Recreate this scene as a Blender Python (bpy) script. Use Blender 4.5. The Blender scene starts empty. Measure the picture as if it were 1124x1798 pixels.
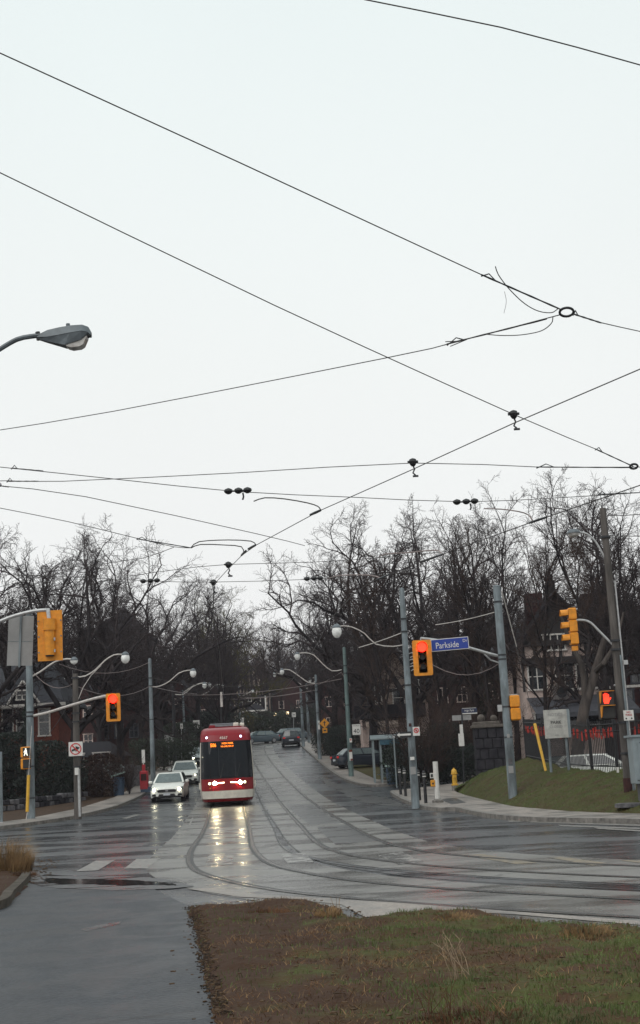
import bpy, bmesh, math, random
import numpy as np
from mathutils import Vector, Matrix
random.seed(7)
SC = bpy.context.scene
COL = SC.collection
R_ = math.radians

# ------------------------------------------------------------------ camera
F_PX = 2400.0; PW, PH = 1124.0, 1798.0
EYE = 1.6
TILT = math.atan(461 / F_PX); ROLL = R_(-3.1)
cam_d = bpy.data.cameras.new('camera'); cam = bpy.data.objects.new('camera', cam_d); COL.objects.link(cam)
cam_d.sensor_fit = 'VERTICAL'; cam_d.sensor_height = 36.0; cam_d.lens = F_PX / PH * 36.0
cam_d.clip_start = 0.1; cam_d.clip_end = 4000
CR = Matrix.Rotation(math.pi / 2 + TILT, 3, 'X') @ Matrix.Rotation(ROLL, 3, 'Z')
cam.matrix_world = Matrix.Translation((0, 0, EYE)) @ CR.to_4x4()
SC.camera = cam

# ------------------------------------------------------------------ world, sun, exposure
SUN_EL, SUN_AZ = 52, 215
world = bpy.data.worlds.new('World'); SC.world = world; world.use_nodes = True
nt = world.node_tree; nt.nodes.clear()
wo = nt.nodes.new('ShaderNodeOutputWorld'); bg = nt.nodes.new('ShaderNodeBackground')
sky = nt.nodes.new('ShaderNodeTexSky'); sky.sky_type = 'NISHITA'; sky.sun_disc = False
sky.sun_elevation = R_(SUN_EL); sky.sun_rotation = R_(SUN_AZ)
tc = nt.nodes.new('ShaderNodeTexCoord'); sep = nt.nodes.new('ShaderNodeSeparateXYZ')
rmp = nt.nodes.new('ShaderNodeValToRGB')
rmp.color_ramp.elements[0].position = 0.0; rmp.color_ramp.elements[0].color = (0.900, 0.888, 0.880, 1)
rmp.color_ramp.elements[1].position = 1.0; rmp.color_ramp.elements[1].color = (0.74, 0.83, 0.835, 1)
e = rmp.color_ramp.elements.new(0.28); e.color = (0.875, 0.90, 0.885, 1)
e = rmp.color_ramp.elements.new(0.55); e.color = (0.80, 0.875, 0.87, 1)
mul = nt.nodes.new('ShaderNodeVectorMath'); mul.operation = 'SCALE'; mul.inputs['Scale'].default_value = 10.7   # the cloud deck, at background strength 0.1
mix = nt.nodes.new('ShaderNodeMix'); mix.data_type = 'RGBA'; mix.inputs[0].default_value = 0.96
cn = nt.nodes.new('ShaderNodeTexNoise'); cn.inputs['Scale'].default_value = 1.6; cn.inputs['Detail'].default_value = 3
cm = nt.nodes.new('ShaderNodeMapRange'); cm.inputs[1].default_value = 0.2; cm.inputs[2].default_value = 0.8
cm.inputs[3].default_value = 0.95; cm.inputs[4].default_value = 1.03
m2 = nt.nodes.new('ShaderNodeVectorMath'); m2.operation = 'SCALE'
L = nt.links.new
L(tc.outputs['Generated'], sep.inputs[0]); L(sep.outputs['Z'], rmp.inputs[0]); L(rmp.outputs[0], mul.inputs[0])
L(tc.outputs['Generated'], cn.inputs['Vector']); L(cn.outputs[0], cm.inputs[0])
L(mul.outputs[0], m2.inputs[0]); L(cm.outputs[0], m2.inputs['Scale'])
L(sky.outputs[0], mix.inputs[6]); L(m2.outputs[0], mix.inputs[7]); L(mix.outputs[2], bg.inputs[0])
bg.inputs[1].default_value = 0.1; L(bg.outputs[0], wo.inputs[0])
sd = bpy.data.lights.new('sun', 'SUN'); sd.energy = 1.35; sd.angle = R_(45); sd.color = (1, .97, .93)
so = bpy.data.objects.new('sun', sd); COL.objects.link(so)
az = R_(SUN_AZ); sv = Vector((math.sin(az) * math.cos(R_(SUN_EL)), math.cos(az) * math.cos(R_(SUN_EL)), math.sin(R_(SUN_EL))))
so.rotation_euler = sv.to_track_quat('Z', 'Y').to_euler()
SC.view_settings.view_transform = 'Standard'; SC.view_settings.look = 'None'
SC.view_settings.exposure = 0.0; SC.view_settings.gamma = 1.0; SC.view_settings.use_curve_mapping = False
SC.render.engine = 'CYCLES'; SC.cycles.use_denoising = True; SC.cycles.max_bounces = 6
SC.cycles.sample_clamp_indirect = 25

# ------------------------------------------------------------------ terrain profile and placing
KN = [(-60, -.0), (40, 0), (50, .1), (60, .28), (70, .5), (80, .85), (90, 1.3), (100, 1.8), (110, 2.38), (120, 3.0), (135, 3.95), (150, 4.9),
      (165, 5.8), (180, 6.5), (210, 7.6), (250, 8.6), (320, 14), (480, 27), (700, 38), (1500, 45)]
KY = [k[0] for k in KN]; KZ = [k[1] for k in KN]
def P(y): return float(np.interp(y, KY, KZ))
def ray(px, py):
    d = CR @ Vector(((px - PW / 2) / F_PX, -(py - PH / 2) / F_PX, -1.0)); return d / d.y
def at(px, py, Y):                       # the point at distance Y seen at photo position px, py
    d = ray(px, py); return Vector((d.x * Y, Y, EYE + d.z * Y))
def AH(px, py, h):                       # the point at height h
    d = ray(px, py); return at(px, py, (h - EYE) / d.z)
def G(px, py, off=0.0):                  # the ground there
    d = ray(px, py); lo = 4.0
    Y = 4.0
    while Y < 400:
        if EYE + d.z * Y <= P(Y) + off:
            return Vector((d.x * Y, Y, P(Y) + off))
        Y += 0.04 if Y < 60 else 0.2
    return Vector((d.x * 170, 170, P(170) + off))
def hgt(px, py, Y, zb): return at(px, py, Y).z - zb

# ------------------------------------------------------------------ materials
MATS = {}
def mat(name, col, rough=0.6, metal=0.0, vary=0.15, scale=8.0, bump=0.0, col2=None, emit=None, es=0.0, spec=0.5, bscale=None, detail=6, stretch=None, lo=.35, hi=.65, trans=0.0):
    m = bpy.data.materials.new(name); m.use_nodes = True; n = m.node_tree; b = n.nodes['Principled BSDF']
    b.inputs['Roughness'].default_value = rough; b.inputs['Metallic'].default_value = metal
    b.inputs['Specular IOR Level'].default_value = spec if (rough < .75 or spec != .5) else .12
    if trans: b.inputs['Transmission Weight'].default_value = trans
    t = n.nodes.new('ShaderNodeTexCoord'); mp = n.nodes.new('ShaderNodeMapping'); n.links.new(t.outputs['Object'], mp.inputs[0])
    if stretch: mp.inputs['Scale'].default_value = stretch
    ns = n.nodes.new('ShaderNodeTexNoise'); ns.inputs['Scale'].default_value = scale; ns.inputs['Detail'].default_value = detail
    ns.inputs['Roughness'].default_value = 0.65
    n.links.new(mp.outputs[0], ns.inputs['Vector'])
    rp = n.nodes.new('ShaderNodeValToRGB')
    c2 = col2 if col2 else tuple(c * (1 - vary * 2) for c in col)
    c1 = tuple(min(1, c * (1 + vary)) for c in col) if not col2 else col
    rp.color_ramp.elements[0].position = lo; rp.color_ramp.elements[0].color = (*c2, 1)
    rp.color_ramp.elements[1].position = hi; rp.color_ramp.elements[1].color = (*c1, 1)
    n.links.new(ns.outputs[0], rp.inputs[0]); n.links.new(rp.outputs[0], b.inputs['Base Color'])
    if bump:
        bn = n.nodes.new('ShaderNodeBump'); bn.inputs['Strength'].default_value = bump; bn.inputs['Distance'].default_value = 0.02
        n2 = n.nodes.new('ShaderNodeTexNoise'); n2.inputs['Scale'].default_value = bscale or scale * 4; n2.inputs['Detail'].default_value = 4
        n.links.new(mp.outputs[0], n2.inputs['Vector']); n.links.new(n2.outputs[0], bn.inputs['Height']); n.links.new(bn.outputs[0], b.inputs['Normal'])
    if emit:
        b.inputs['Emission Color'].default_value = (*emit, 1); b.inputs['Emission Strength'].default_value = es
    MATS[name] = m; return m

def wet_mat(name, c_dry, c_wet, rough_wet, rough_dry, pscale, stretch, fine=60, seams=None, bump=.25, cov=(.42, .6), yaw=0.0, spec=.5):
    """wet paving: a film of water in the hollows, damp aggregate elsewhere"""
    m = bpy.data.materials.new(name); m.use_nodes = True; n = m.node_tree; b = n.nodes['Principled BSDF']; K = n.links.new
    t = n.nodes.new('ShaderNodeTexCoord'); mp = n.nodes.new('ShaderNodeMapping'); K(t.outputs['Object'], mp.inputs[0]); mp.inputs['Scale'].default_value = stretch
    mp.inputs['Rotation'].default_value = (0, 0, yaw)
    big = n.nodes.new('ShaderNodeTexNoise'); big.inputs['Scale'].default_value = pscale; big.inputs['Detail'].default_value = 7; big.inputs['Roughness'].default_value = .62
    big.inputs['Distortion'].default_value = .6; K(mp.outputs[0], big.inputs['Vector'])
    mr = n.nodes.new('ShaderNodeMapRange'); mr.inputs[1].default_value = cov[0]; mr.inputs[2].default_value = cov[1]; K(big.outputs[0], mr.inputs[0]); mr.interpolation_type = 'SMOOTHSTEP'
    fn = n.nodes.new('ShaderNodeTexNoise'); fn.inputs['Scale'].default_value = fine; fn.inputs['Detail'].default_value = 4; K(t.outputs['Object'], fn.inputs['Vector'])
    fr = n.nodes.new('ShaderNodeMapRange'); fr.inputs[1].default_value = .3; fr.inputs[2].default_value = .7; fr.inputs[3].default_value = .65; fr.inputs[4].default_value = 1.35; K(fn.outputs[0], fr.inputs[0])
    md = n.nodes.new('ShaderNodeTexNoise'); md.inputs['Scale'].default_value = .9; md.inputs['Detail'].default_value = 8; md.inputs['Roughness'].default_value = .7; K(t.outputs['Object'], md.inputs['Vector'])
    mdr = n.nodes.new('ShaderNodeMapRange'); mdr.inputs[1].default_value = .3; mdr.inputs[2].default_value = .7; mdr.inputs[3].default_value = .8; mdr.inputs[4].default_value = 1.2; K(md.outputs[0], mdr.inputs[0])
    mx = n.nodes.new('ShaderNodeMix'); mx.data_type = 'RGBA'; mx.inputs[6].default_value = (*c_wet, 1); mx.inputs[7].default_value = (*c_dry, 1); K(mr.outputs[0], mx.inputs[0])
    v1 = n.nodes.new('ShaderNodeVectorMath'); v1.operation = 'SCALE'; K(mx.outputs[2], v1.inputs[0]); K(fr.outputs[0], v1.inputs['Scale'])
    v2 = n.nodes.new('ShaderNodeVectorMath'); v2.operation = 'SCALE'; K(v1.outputs[0], v2.inputs[0]); K(mdr.outputs[0], v2.inputs['Scale'])
    last = v2.outputs[0]
    vo = n.nodes.new('ShaderNodeTexVoronoi'); vo.feature = 'DISTANCE_TO_EDGE'; vo.inputs['Scale'].default_value = .16
    wv = n.nodes.new('ShaderNodeVectorMath'); wv.operation = 'ADD'; K(t.outputs['Object'], wv.inputs[0]); K(md.outputs['Color'], wv.inputs[1]); K(wv.outputs[0], vo.inputs['Vector'])
    cr = n.nodes.new('ShaderNodeMapRange'); cr.inputs[1].default_value = .0; cr.inputs[2].default_value = .008; cr.inputs[3].default_value = .45; cr.inputs[4].default_value = 1; K(vo.outputs['Distance'], cr.inputs[0])
    v3 = n.nodes.new('ShaderNodeVectorMath'); v3.operation = 'SCALE'; K(last, v3.inputs[0]); K(cr.outputs[0], v3.inputs['Scale']); K(v3.outputs[0], b.inputs['Base Color'])
    rr = n.nodes.new('ShaderNodeMapRange'); rr.inputs[3].default_value = rough_wet; rr.inputs[4].default_value = rough_dry; K(mr.outputs[0], rr.inputs[0]); K(rr.outputs[0], b.inputs['Roughness'])
    bs = n.nodes.new('ShaderNodeMath'); bs.operation = 'MULTIPLY'; K(mr.outputs[0], bs.inputs[0]); bs.inputs[1].default_value = bump
    ba = n.nodes.new('ShaderNodeMath'); ba.operation = 'ADD'; K(bs.outputs[0], ba.inputs[0]); ba.inputs[1].default_value = .03
    bn = n.nodes.new('ShaderNodeBump'); bn.inputs['Distance'].default_value = .012; K(ba.outputs[0], bn.inputs['Strength']); K(fn.outputs[0], bn.inputs['Height']); K(bn.outputs[0], b.inputs['Normal'])
    b.inputs['Specular IOR Level'].default_value = spec
    MATS[name] = m; return m

wet_mat('asphalt', (.052, .055, .060), (.030, .032, .036), .18, .38, .50, (.34, .8, 1), cov=(.36, .68), yaw=.3, bump=.5, spec=.40)
wet_mat('asphalt_path', (.036, .040, .047), (.024, .027, .032), .36, .52, 1.3, (1, .8, 1), fine=24, cov=(.3, .7), bump=1.6, spec=.20)
wet_mat('track_concrete', (.160, .152, .140), (.090, .086, .080), .19, .42, .6, (.4, .8, 1), fine=40, cov=(.36, .66), yaw=.2, bump=.4, spec=.45)
wet_mat('patch_asphalt', (.050, .048, .048), (.032, .031, .032), .20, .38, .7, (.6, 1.2, 1), cov=(.3, .6))
wet_mat('sidewalk_concrete', (.25, .215, .19), (.15, .135, .122), .30, .6, .8, (1, 1, 1), fine=30, cov=(.35, .6))
mat('kerb_concrete', (.17, .155, .14), .6, vary=.3, scale=5, detail=9)
mat('kerb_old', (.10, .085, .07), .8, col2=(.04, .035, .028), scale=4, bump=.8, bscale=20)
wet_mat('seam_wet', (.036, .036, .040), (.018, .018, .02), .16, .40, 1.2, (.5, 1.4, 1), cov=(.35, .6), bump=.4)
mat('puddle', (.014, .014, .015), .10, vary=.1, bump=.05, bscale=3)
mat('worn_white', (.27, .25, .225), .42, scale=9, col2=(.07, .07, .07), lo=.40, hi=.60, detail=9)
mat('worn_yellow', (.22, .17, .10), .5, scale=4, col2=(.10, .09, .08), lo=.4, hi=.6)
mat('rail_steel', (.16, .14, .125), .25, metal=.9, vary=.3, scale=3)
mat('rail_groove', (.012, .012, .012), .5)
mat('soil', (.045, .028, .018), .8, col2=(.022, .015, .010), scale=1.6, bump=.6, bscale=12, lo=.35, hi=.62)
mat('lawn_soil', (.062, .066, .020), .85, col2=(.066, .036, .020), scale=1.9, bump=1, bscale=14, lo=.44, hi=.60, detail=12)
lm = MATS['lawn_soil']; n_ = lm.node_tree; b_ = n_.nodes['Principled BSDF']; src = b_.inputs['Base Color'].links[0].from_socket
g1 = n_.nodes.new('ShaderNodeNewGeometry'); g2 = n_.nodes.new('ShaderNodeSeparateXYZ'); n_.links.new(g1.outputs['Position'], g2.inputs[0])
n5 = n_.nodes.new('ShaderNodeTexNoise'); n5.inputs['Scale'].default_value = 1.6; n5.inputs['Detail'].default_value = 9; n_.links.new(g1.outputs['Position'], n5.inputs['Vector'])
ad = n_.nodes.new('ShaderNodeMath'); ad.operation = 'MULTIPLY_ADD'; n_.links.new(n5.outputs[0], ad.inputs[0]); ad.inputs[1].default_value = -5.0; n_.links.new(g2.outputs['X'], ad.inputs[2])
m7 = n_.nodes.new('ShaderNodeMapRange'); m7.inputs[1].default_value = -3.0; m7.inputs[2].default_value = -1.6; m7.interpolation_type = 'SMOOTHSTEP'; n_.links.new(ad.outputs[0], m7.inputs[0])
mx_ = n_.nodes.new('ShaderNodeMix'); mx_.data_type = 'RGBA'; mx_.inputs[6].default_value = (.050, .027, .017, 1); n_.links.new(m7.outputs[0], mx_.inputs[0]); n_.links.new(src, mx_.inputs[7]); n_.links.new(mx_.outputs[2], b_.inputs['Base Color'])
mat('bank_grass', (.052, .062, .018), .85, col2=(.060, .036, .020), scale=1.7, bump=.8, bscale=14, detail=9)
mat('leaf_litter', (.075, .045, .028), .85, col2=(.03, .022, .016), scale=2.5, bump=.8, bscale=14)
mat('blade_green', (.085, .115, .026), .7, vary=.3, scale=2)
mat('blade_dry', (.27, .17, .085), .75, vary=.35, scale=2)
mat('stalk_pale', (.30, .215, .14), .7, vary=.2)
mat('blade_brown', (.12, .062, .034), .8, vary=.3, scale=2)
mat('bark', (.040, .033, .033), .85, col2=(.017, .015, .016), scale=5, stretch=(1, 1, .25))
mat('bark_pale', (.085, .070, .062), .85, col2=(.035, .03, .028), scale=5, stretch=(1, 1, .25))
mat('twigs', (.056, .045, .045), .85, vary=.2)
mat('twigs_brown', (.066, .045, .038), .85, vary=.2)
mat('twigs_bud', (.085, .075, .030), .85, vary=.2)
mat('evergreen', (.010, .020, .010), .7, col2=(.005, .009, .007), scale=3)
mat('hedge_green', (.022, .032, .012), .7, col2=(.010, .016, .008), scale=2)
mat('brush', (.050, .028, .020), .85, col2=(.025, .016, .014), scale=2)
mat('pole_grey', (.165, .195, .21), .6, vary=.33, scale=2.5, stretch=(1, 1, .3))
mat('pole_wood', (.135, .12, .11), .8, col2=(.05, .045, .042), scale=4, stretch=(1, 1, .15))
mat('pole_green', (.11, .16, .155), .55, vary=.22, scale=2.5, stretch=(1, 1, .3))
mat('galv', (.42, .42, .42), .4, metal=.3, vary=.12)
mat('arm_pale', (.50, .46, .43), .45, vary=.12)
mat('dark_metal', (.03, .032, .036), .45, metal=.3)
mat('black', (.012, .012, .013), .45)
mat('black_gloss', (.006, .007, .009), .08)
mat('wire', (.035, .030, .028), .6)
mat('wire_copper', (.09, .065, .045), .5)
mat('wire_pale', (.22, .17, .16), .5)  # on the pull off arms before the trees, this paleness is painted-in light
mat('signal_yellow', (.70, .255, .008), .48, vary=.12, scale=5)
mat('signal_dark', (.02, .018, .015), .5)
mat('red_on', (.8, .03, .01), .4, emit=(1, .006, .002), es=16)
mat('hand_on', (.8, .05, .01), .4, emit=(1, .03, .012), es=2.6)
mat('walk_on', (.8, .8, .7), .4, emit=(1, .95, .8), es=1.0)
mat('sign_blue', (.008, .036, .27), .4, vary=.05)
mat('sign_navy', (.012, .02, .06), .5, vary=.05)
mat('sign_white', (.62, .60, .57), .5, vary=.06)
mat('board_grey', (.40, .39, .36), .5, vary=.15, scale=4)
mat('sign_grey', (.26, .255, .25), .55, vary=.08)
mat('sign_back', (.27, .265, .26), .5, metal=.2, vary=.08, scale=2)
mat('sign_red', (.50, .02, .02), .5)
mat('sign_amber', (.65, .27, .01), .5)
mat('tram_red', (.20, .002, .008), .30, spec=.28, vary=.06, scale=1.5)
mat('tram_red_low', (.20, .002, .005), .32, spec=.28, vary=.08, scale=1.5)
mat('tram_white', (.66, .61, .53), .35, vary=.10, scale=3)
mat('tram_grey', (.13, .13, .14), .5)
mat('tram_glass', (.008, .010, .013), .06, spec=.6)
mat('tram_cab', (.09, .105, .12), .5, vary=.3)
mat('headlight', (1, .9, .6), .3, emit=(1, .85, .50), es=190)
mat('headlight_bar', (1, .9, .6), .3, emit=(1, .84, .46), es=6)
mat('car_light_on', (1, .95, .8), .3, emit=(1, .93, .66), es=22)
mat('car_light_low', (1, .95, .8), .3, emit=(1, .95, .72), es=2.0)
mat('marker_blue', (.6, .7, 1), .3, emit=(.62, .68, 1), es=4)
mat('led_amber', (1, .25, .01), .4, emit=(1, .20, .008), es=3.2)
mat('tail_red', (.3, .01, .01), .3, emit=(1, .03, .03), es=.25)
mat('car_white', (.74, .75, .70), .22, vary=.03)
mat('car_silver', (.42, .46, .46), .25, metal=.3, vary=.05)
mat('car_dark', (.022, .028, .038), .2, vary=.05)
mat('car_teal', (.045, .07, .085), .2, vary=.05)
mat('car_glass', (.10, .13, .13), .06, spec=.7)
mat('car_glass_dark', (.02, .026, .028), .06, spec=.7)
mat('tyre', (.014, .014, .015), .7)
mat('rim', (.28, .28, .29), .35, metal=.7)
mat('plate', (.55, .57, .6), .5)
mat('globe', (.72, .72, .70), .25, emit=(1, 1, .96), es=.06)
mat('lamp_grey', (.11, .13, .145), .5, vary=.12)
mat('lens_clear', (.30, .27, .25), .12, col2=(.6, .58, .55), scale=9)
mat('brick_red', (.19, .058, .038), .8, col2=(.11, .034, .026), scale=6)
mat('brick_dark', (.070, .030, .027), .8, col2=(.03, .017, .018), scale=5)
mat('roof_grey', (.060, .062, .075), .7, col2=(.035, .036, .045), scale=5)
mat('roof_dark', (.022, .020, .024), .75)
mat('shake_tan', (.42, .33, .28), .8, col2=(.24, .19, .16), scale=9, stretch=(1, 1, 3))
mat('stucco', (.62, .49, .44), .8, vary=.12, scale=3)
mat('stucco_pale', (.50, .40, .34), .8, vary=.12, scale=3)
mat('trim_white', (.66, .62, .58), .6, vary=.1)
mat('timber', (.022, .018, .018), .7)
mat('pane', (.018, .022, .026), .08, spec=.7)
mat('stone_wall', (.038, .036, .040), .85, col2=(.018, .017, .021), scale=4)
mat('stone_cap', (.115, .10, .088), .8, vary=.2, scale=4)
mat('stone_pale', (.12, .115, .12), .8, vary=.25, scale=5)
mat('iron', (.010, .010, .012), .5)
mat('red_plastic', (.45, .030, .018), .6, vary=.3, scale=6)
mat('box_red', (.36, .016, .025), .4, vary=.1)
mat('bin_blue', (.045, .075, .12), .5, vary=.15)
mat('lid_green', (.34, .46, .42), .4)
mat('cabinet', (.20, .235, .25), .5, vary=.08, scale=2)
mat('guard_yellow', (.62, .34, .02), .5, vary=.10)
mat('hydrant_yellow', (.55, .30, .025), .45, vary=.12, scale=5)
mat('bollard', (.010, .010, .012), .4)
mat('shelter_frame', (.20, .235, .245), .4, metal=.3, vary=.1)
mat('shelter_blue', (.02, .075, .11), .35)
mat('shelter_glass', (.07, .10, .10), .08, spec=.6)
mat('poster', (.16, .24, .17), .4, col2=(.02, .03, .03), scale=7, lo=.46, hi=.54)
mat('porch_lamp', (1, .8, .5), .4, emit=(1, .75, .42), es=3)
mat('ac_grey', (.16, .145, .14), .6)
mat('dead_leaf', (.10, .062, .036), .8, vary=.3)
M = MATS

# ------------------------------------------------------------------ mesh helpers
class MB:
    def __init__(s): s.v = []; s.f = []; s.m = []; s.mats = []; s.cur = 0
    def use(s, m):
        if m not in s.mats: s.mats.append(m)
        s.cur = s.mats.index(m); return s
    def add(s, vs, fs):
        o = len(s.v); s.v += [tuple(v) for v in vs]
        for f in fs: s.f.append([o + i for i in f]); s.m.append(s.cur)
        return s
    def box(s, c, d, rz=0.0, bev=0.0):
        x, y, z = d[0] / 2, d[1] / 2, d[2] / 2; cs, sn = math.cos(rz), math.sin(rz)
        if bev <= 0:
            vs = [(i * x, j * y, k * z) for i in (-1, 1) for j in (-1, 1) for k in (-1, 1)]
            fs = [(0, 1, 3, 2), (4, 6, 7, 5), (0, 4, 5, 1), (2, 3, 7, 6), (0, 2, 6, 4), (1, 5, 7, 3)]
        else:
            b = bev; ring = [(x - b, y), (x, y - b), (x, -y + b), (x - b, -y), (-x + b, -y), (-x, -y + b), (-x, y - b), (-x + b, y)]
            vs = []
            for zz, q in ((-z, 1 - b / max(x, y)), (-z + b, 1), (z - b, 1), (z, 1 - b / max(x, y))): vs += [(px * q, py * q, zz) for px, py in ring]
            fs = [tuple(range(7, -1, -1))[::-1], tuple(range(24, 32))[::-1]]
            for r in range(3):
                for i in range(8): fs.append((r * 8 + i, r * 8 + (i + 1) % 8, r * 8 + 8 + (i + 1) % 8, r * 8 + 8 + i))
        vs = [(c[0] + a * cs - b_ * sn, c[1] + a * sn + b_ * cs, c[2] + k) for a, b_, k in vs]
        return s.add(vs, fs)
    def tube(s, pts, r, n=8, cap=True):
        pts = [Vector(p) for p in pts]; K = len(pts)
        rs = r if isinstance(r, (list, tuple)) else [r] * K
        vs = []; ref = None
        for i, p in enumerate(pts):
            t = (pts[min(i + 1, K - 1)] - pts[max(i - 1, 0)])
            t = t.normalized() if t.length > 1e-9 else Vector((0, 0, 1))
            if ref is None: ref = Vector((1, 0, 0)) if abs(t.x) < .8 else Vector((0, 1, 0))
            u = (ref - t * ref.dot(t)).normalized(); w = t.cross(u); ref = u
            for k in range(n):
                a = 2 * math.pi * k / n; vs.append(p + (u * math.cos(a) + w * math.sin(a)) * rs[i])
        fs = [(i * n + k, i * n + (k + 1) % n, (i + 1) * n + (k + 1) % n, (i + 1) * n + k) for i in range(K - 1) for k in range(n)]
        if cap: fs += [tuple(range(n))[::-1], tuple(range((K - 1) * n, K * n))]
        return s.add(vs, fs)
    def cyl(s, p0, p1, r, n=12, r1=None): return s.tube([p0, p1], [r, r if r1 is None else r1], n)
    def lathe(s, prof, c=(0, 0, 0), n=14):
        vs = [(c[0] + r * math.cos(2 * math.pi * k / n), c[1] + r * math.sin(2 * math.pi * k / n), c[2] + z) for r, z in prof for k in range(n)]
        K = len(prof)
        fs = [(i * n + k, i * n + (k + 1) % n, (i + 1) * n + (k + 1) % n, (i + 1) * n + k) for i in range(K - 1) for k in range(n)]
        fs += [tuple(range(n))[::-1], tuple(range((K - 1) * n, K * n))]
        return s.add(vs, fs)
    def prism(s, poly, fr, th):
        """polygon in the plane of frame fr (origin, u, w), thickness th along u x w"""
        o, u, w = [Vector(a) for a in fr]; nn = u.cross(w).normalized(); K = len(poly)
        a = [o + u * x + w * y + nn * (th / 2) for x, y in poly]; b = [o + u * x + w * y - nn * (th / 2) for x, y in poly]
        return s.add(a + b, [tuple(range(K)), tuple(range(2 * K - 1, K - 1, -1))] + [(i, K + i, K + (i + 1) % K, (i + 1) % K) for i in range(K)])
    def grid(s, pts, flip=False):
        r, c = len(pts), len(pts[0]); vs = [p for row in pts for p in row]
        fs = [(i * c + j, i * c + j + 1, (i + 1) * c + j + 1, (i + 1) * c + j) for i in range(r - 1) for j in range(c - 1)]
        if flip: fs = [f[::-1] for f in fs]
        return s.add(vs, fs)
    def disc(s, c, nrm, r, n=16, th=.01):
        c = Vector(c); nrm = Vector(nrm).normalized(); return s.tube([c - nrm * th / 2, c + nrm * th / 2], r, n)
    def build(s, name, m=None, parent=None, smooth=False, loc=None, rz=None):
        me = bpy.data.meshes.new(name); me.from_pydata(s.v, [], s.f)
        ms = s.mats if s.mats else [m]
        for k in ms:
            if k: me.materials.append(M[k] if isinstance(k, str) else k)
        if s.mats: me.polygons.foreach_set('material_index', s.m)
        if smooth:
            me.polygons.foreach_set('use_smooth', [True] * len(me.polygons))
            try: me.set_sharp_from_angle(angle=R_(40))
            except Exception: pass
        me.update(); return link(name, me, parent, loc, rz)
def link(name, me, parent=None, loc=None, rz=None):
    o = bpy.data.objects.new(name, me); COL.objects.link(o)
    if parent: o.parent = parent
    if loc is not None: o.location = loc
    if rz is not None: o.rotation_euler = (0, 0, rz)
    return o
def tag(o, label=None, cat=None, group=None, kind=None):
    if label: o['label'] = label
    if cat: o['category'] = cat
    if group: o['group'] = group
    if kind: o['kind'] = kind
    return o
def thing(name, label, cat, loc=(0, 0, 0), rz=0, group=None):
    o = bpy.data.objects.new(name, None); COL.objects.link(o); o.location = loc; o.rotation_euler = (0, 0, rz); o.empty_display_size = .2
    return tag(o, label, cat, group)
def kids(o): return [c for c in o.children]
def dup(o, parent=None):
    c = o.copy(); COL.objects.link(c)
    if parent: c.parent = parent
    for k in kids(o): dup(k, c)
    return c
def text_mesh(txt, size, m, name, parent, loc, rot, th=.004, align='CENTER', xs=1.0):
    cu = bpy.data.curves.new('txt', 'FONT'); cu.body = txt; cu.size = size; cu.extrude = th; cu.align_x = align; cu.align_y = 'CENTER'; cu.resolution_u = 3
    t = bpy.data.objects.new('txt', cu); COL.objects.link(t); dg = bpy.context.evaluated_depsgraph_get()
    me = bpy.data.meshes.new_from_object(t.evaluated_get(dg)); bpy.data.objects.remove(t); bpy.data.curves.remove(cu)
    me.materials.clear(); me.materials.append(M[m]); o = link(name, me, parent); o.location = loc; o.rotation_euler = rot; o.scale = (xs, 1, 1); return o
def smooth_line(pts, step=.5):
    """Catmull-Rom through 2D/3D points"""
    pts = [Vector(p) for p in pts]; out = []
    Q = [2 * pts[0] - pts[1]] + pts + [2 * pts[-1] - pts[-2]]
    for i in range(1, len(Q) - 2):
        a, b, c, d = Q[i - 1:i + 3]; n = max(2, int((c - b).length / step))
        for k in range(n):
            t = k / n
            out.append(.5 * ((2 * b) + (c - a) * t + (2 * a - 5 * b + 4 * c - d) * t * t + (3 * b - a - 3 * c + d) * t ** 3))
    out.append(pts[-1]); return out
def drape(name, poly, off, m, parent=None, kind='structure', side=0.0, cutx=None):
    """a flat polygon laid on the terrain; side > 0 adds a skirt down"""
    bm = bmesh.new(); vs = [bm.verts.new((p[0], p[1], 0)) for p in poly]
    try: f = bm.faces.new(vs)
    except ValueError: return None
    bm.normal_update()
    if f.normal.z < 0: f.normal_flip()
    bmesh.ops.triangulate(bm, faces=bm.faces[:])
    ys = [p[1] for p in poly]
    for ky in KY:
        if min(ys) < ky < max(ys):
            bmesh.ops.bisect_plane(bm, geom=bm.verts[:] + bm.edges[:] + bm.faces[:], plane_co=(0, ky, 0), plane_no=(0, 1, 0))
    if side:
        be = [e_ for e_ in bm.edges if len(e_.link_faces) == 1]
        r = bmesh.ops.extrude_edge_only(bm, edges=be)
        low = set(v for v in r['geom'] if isinstance(v, bmesh.types.BMVert))
    else: low = set()
    for v in bm.verts: v.co.z = P(v.co.y) + off - (side if v in low else 0)
    me = bpy.data.meshes.new(name); bm.to_mesh(me); bm.free(); me.materials.append(M[m]); o = link(name, me, parent)
    if kind: o['kind'] = kind
    return o
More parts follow.
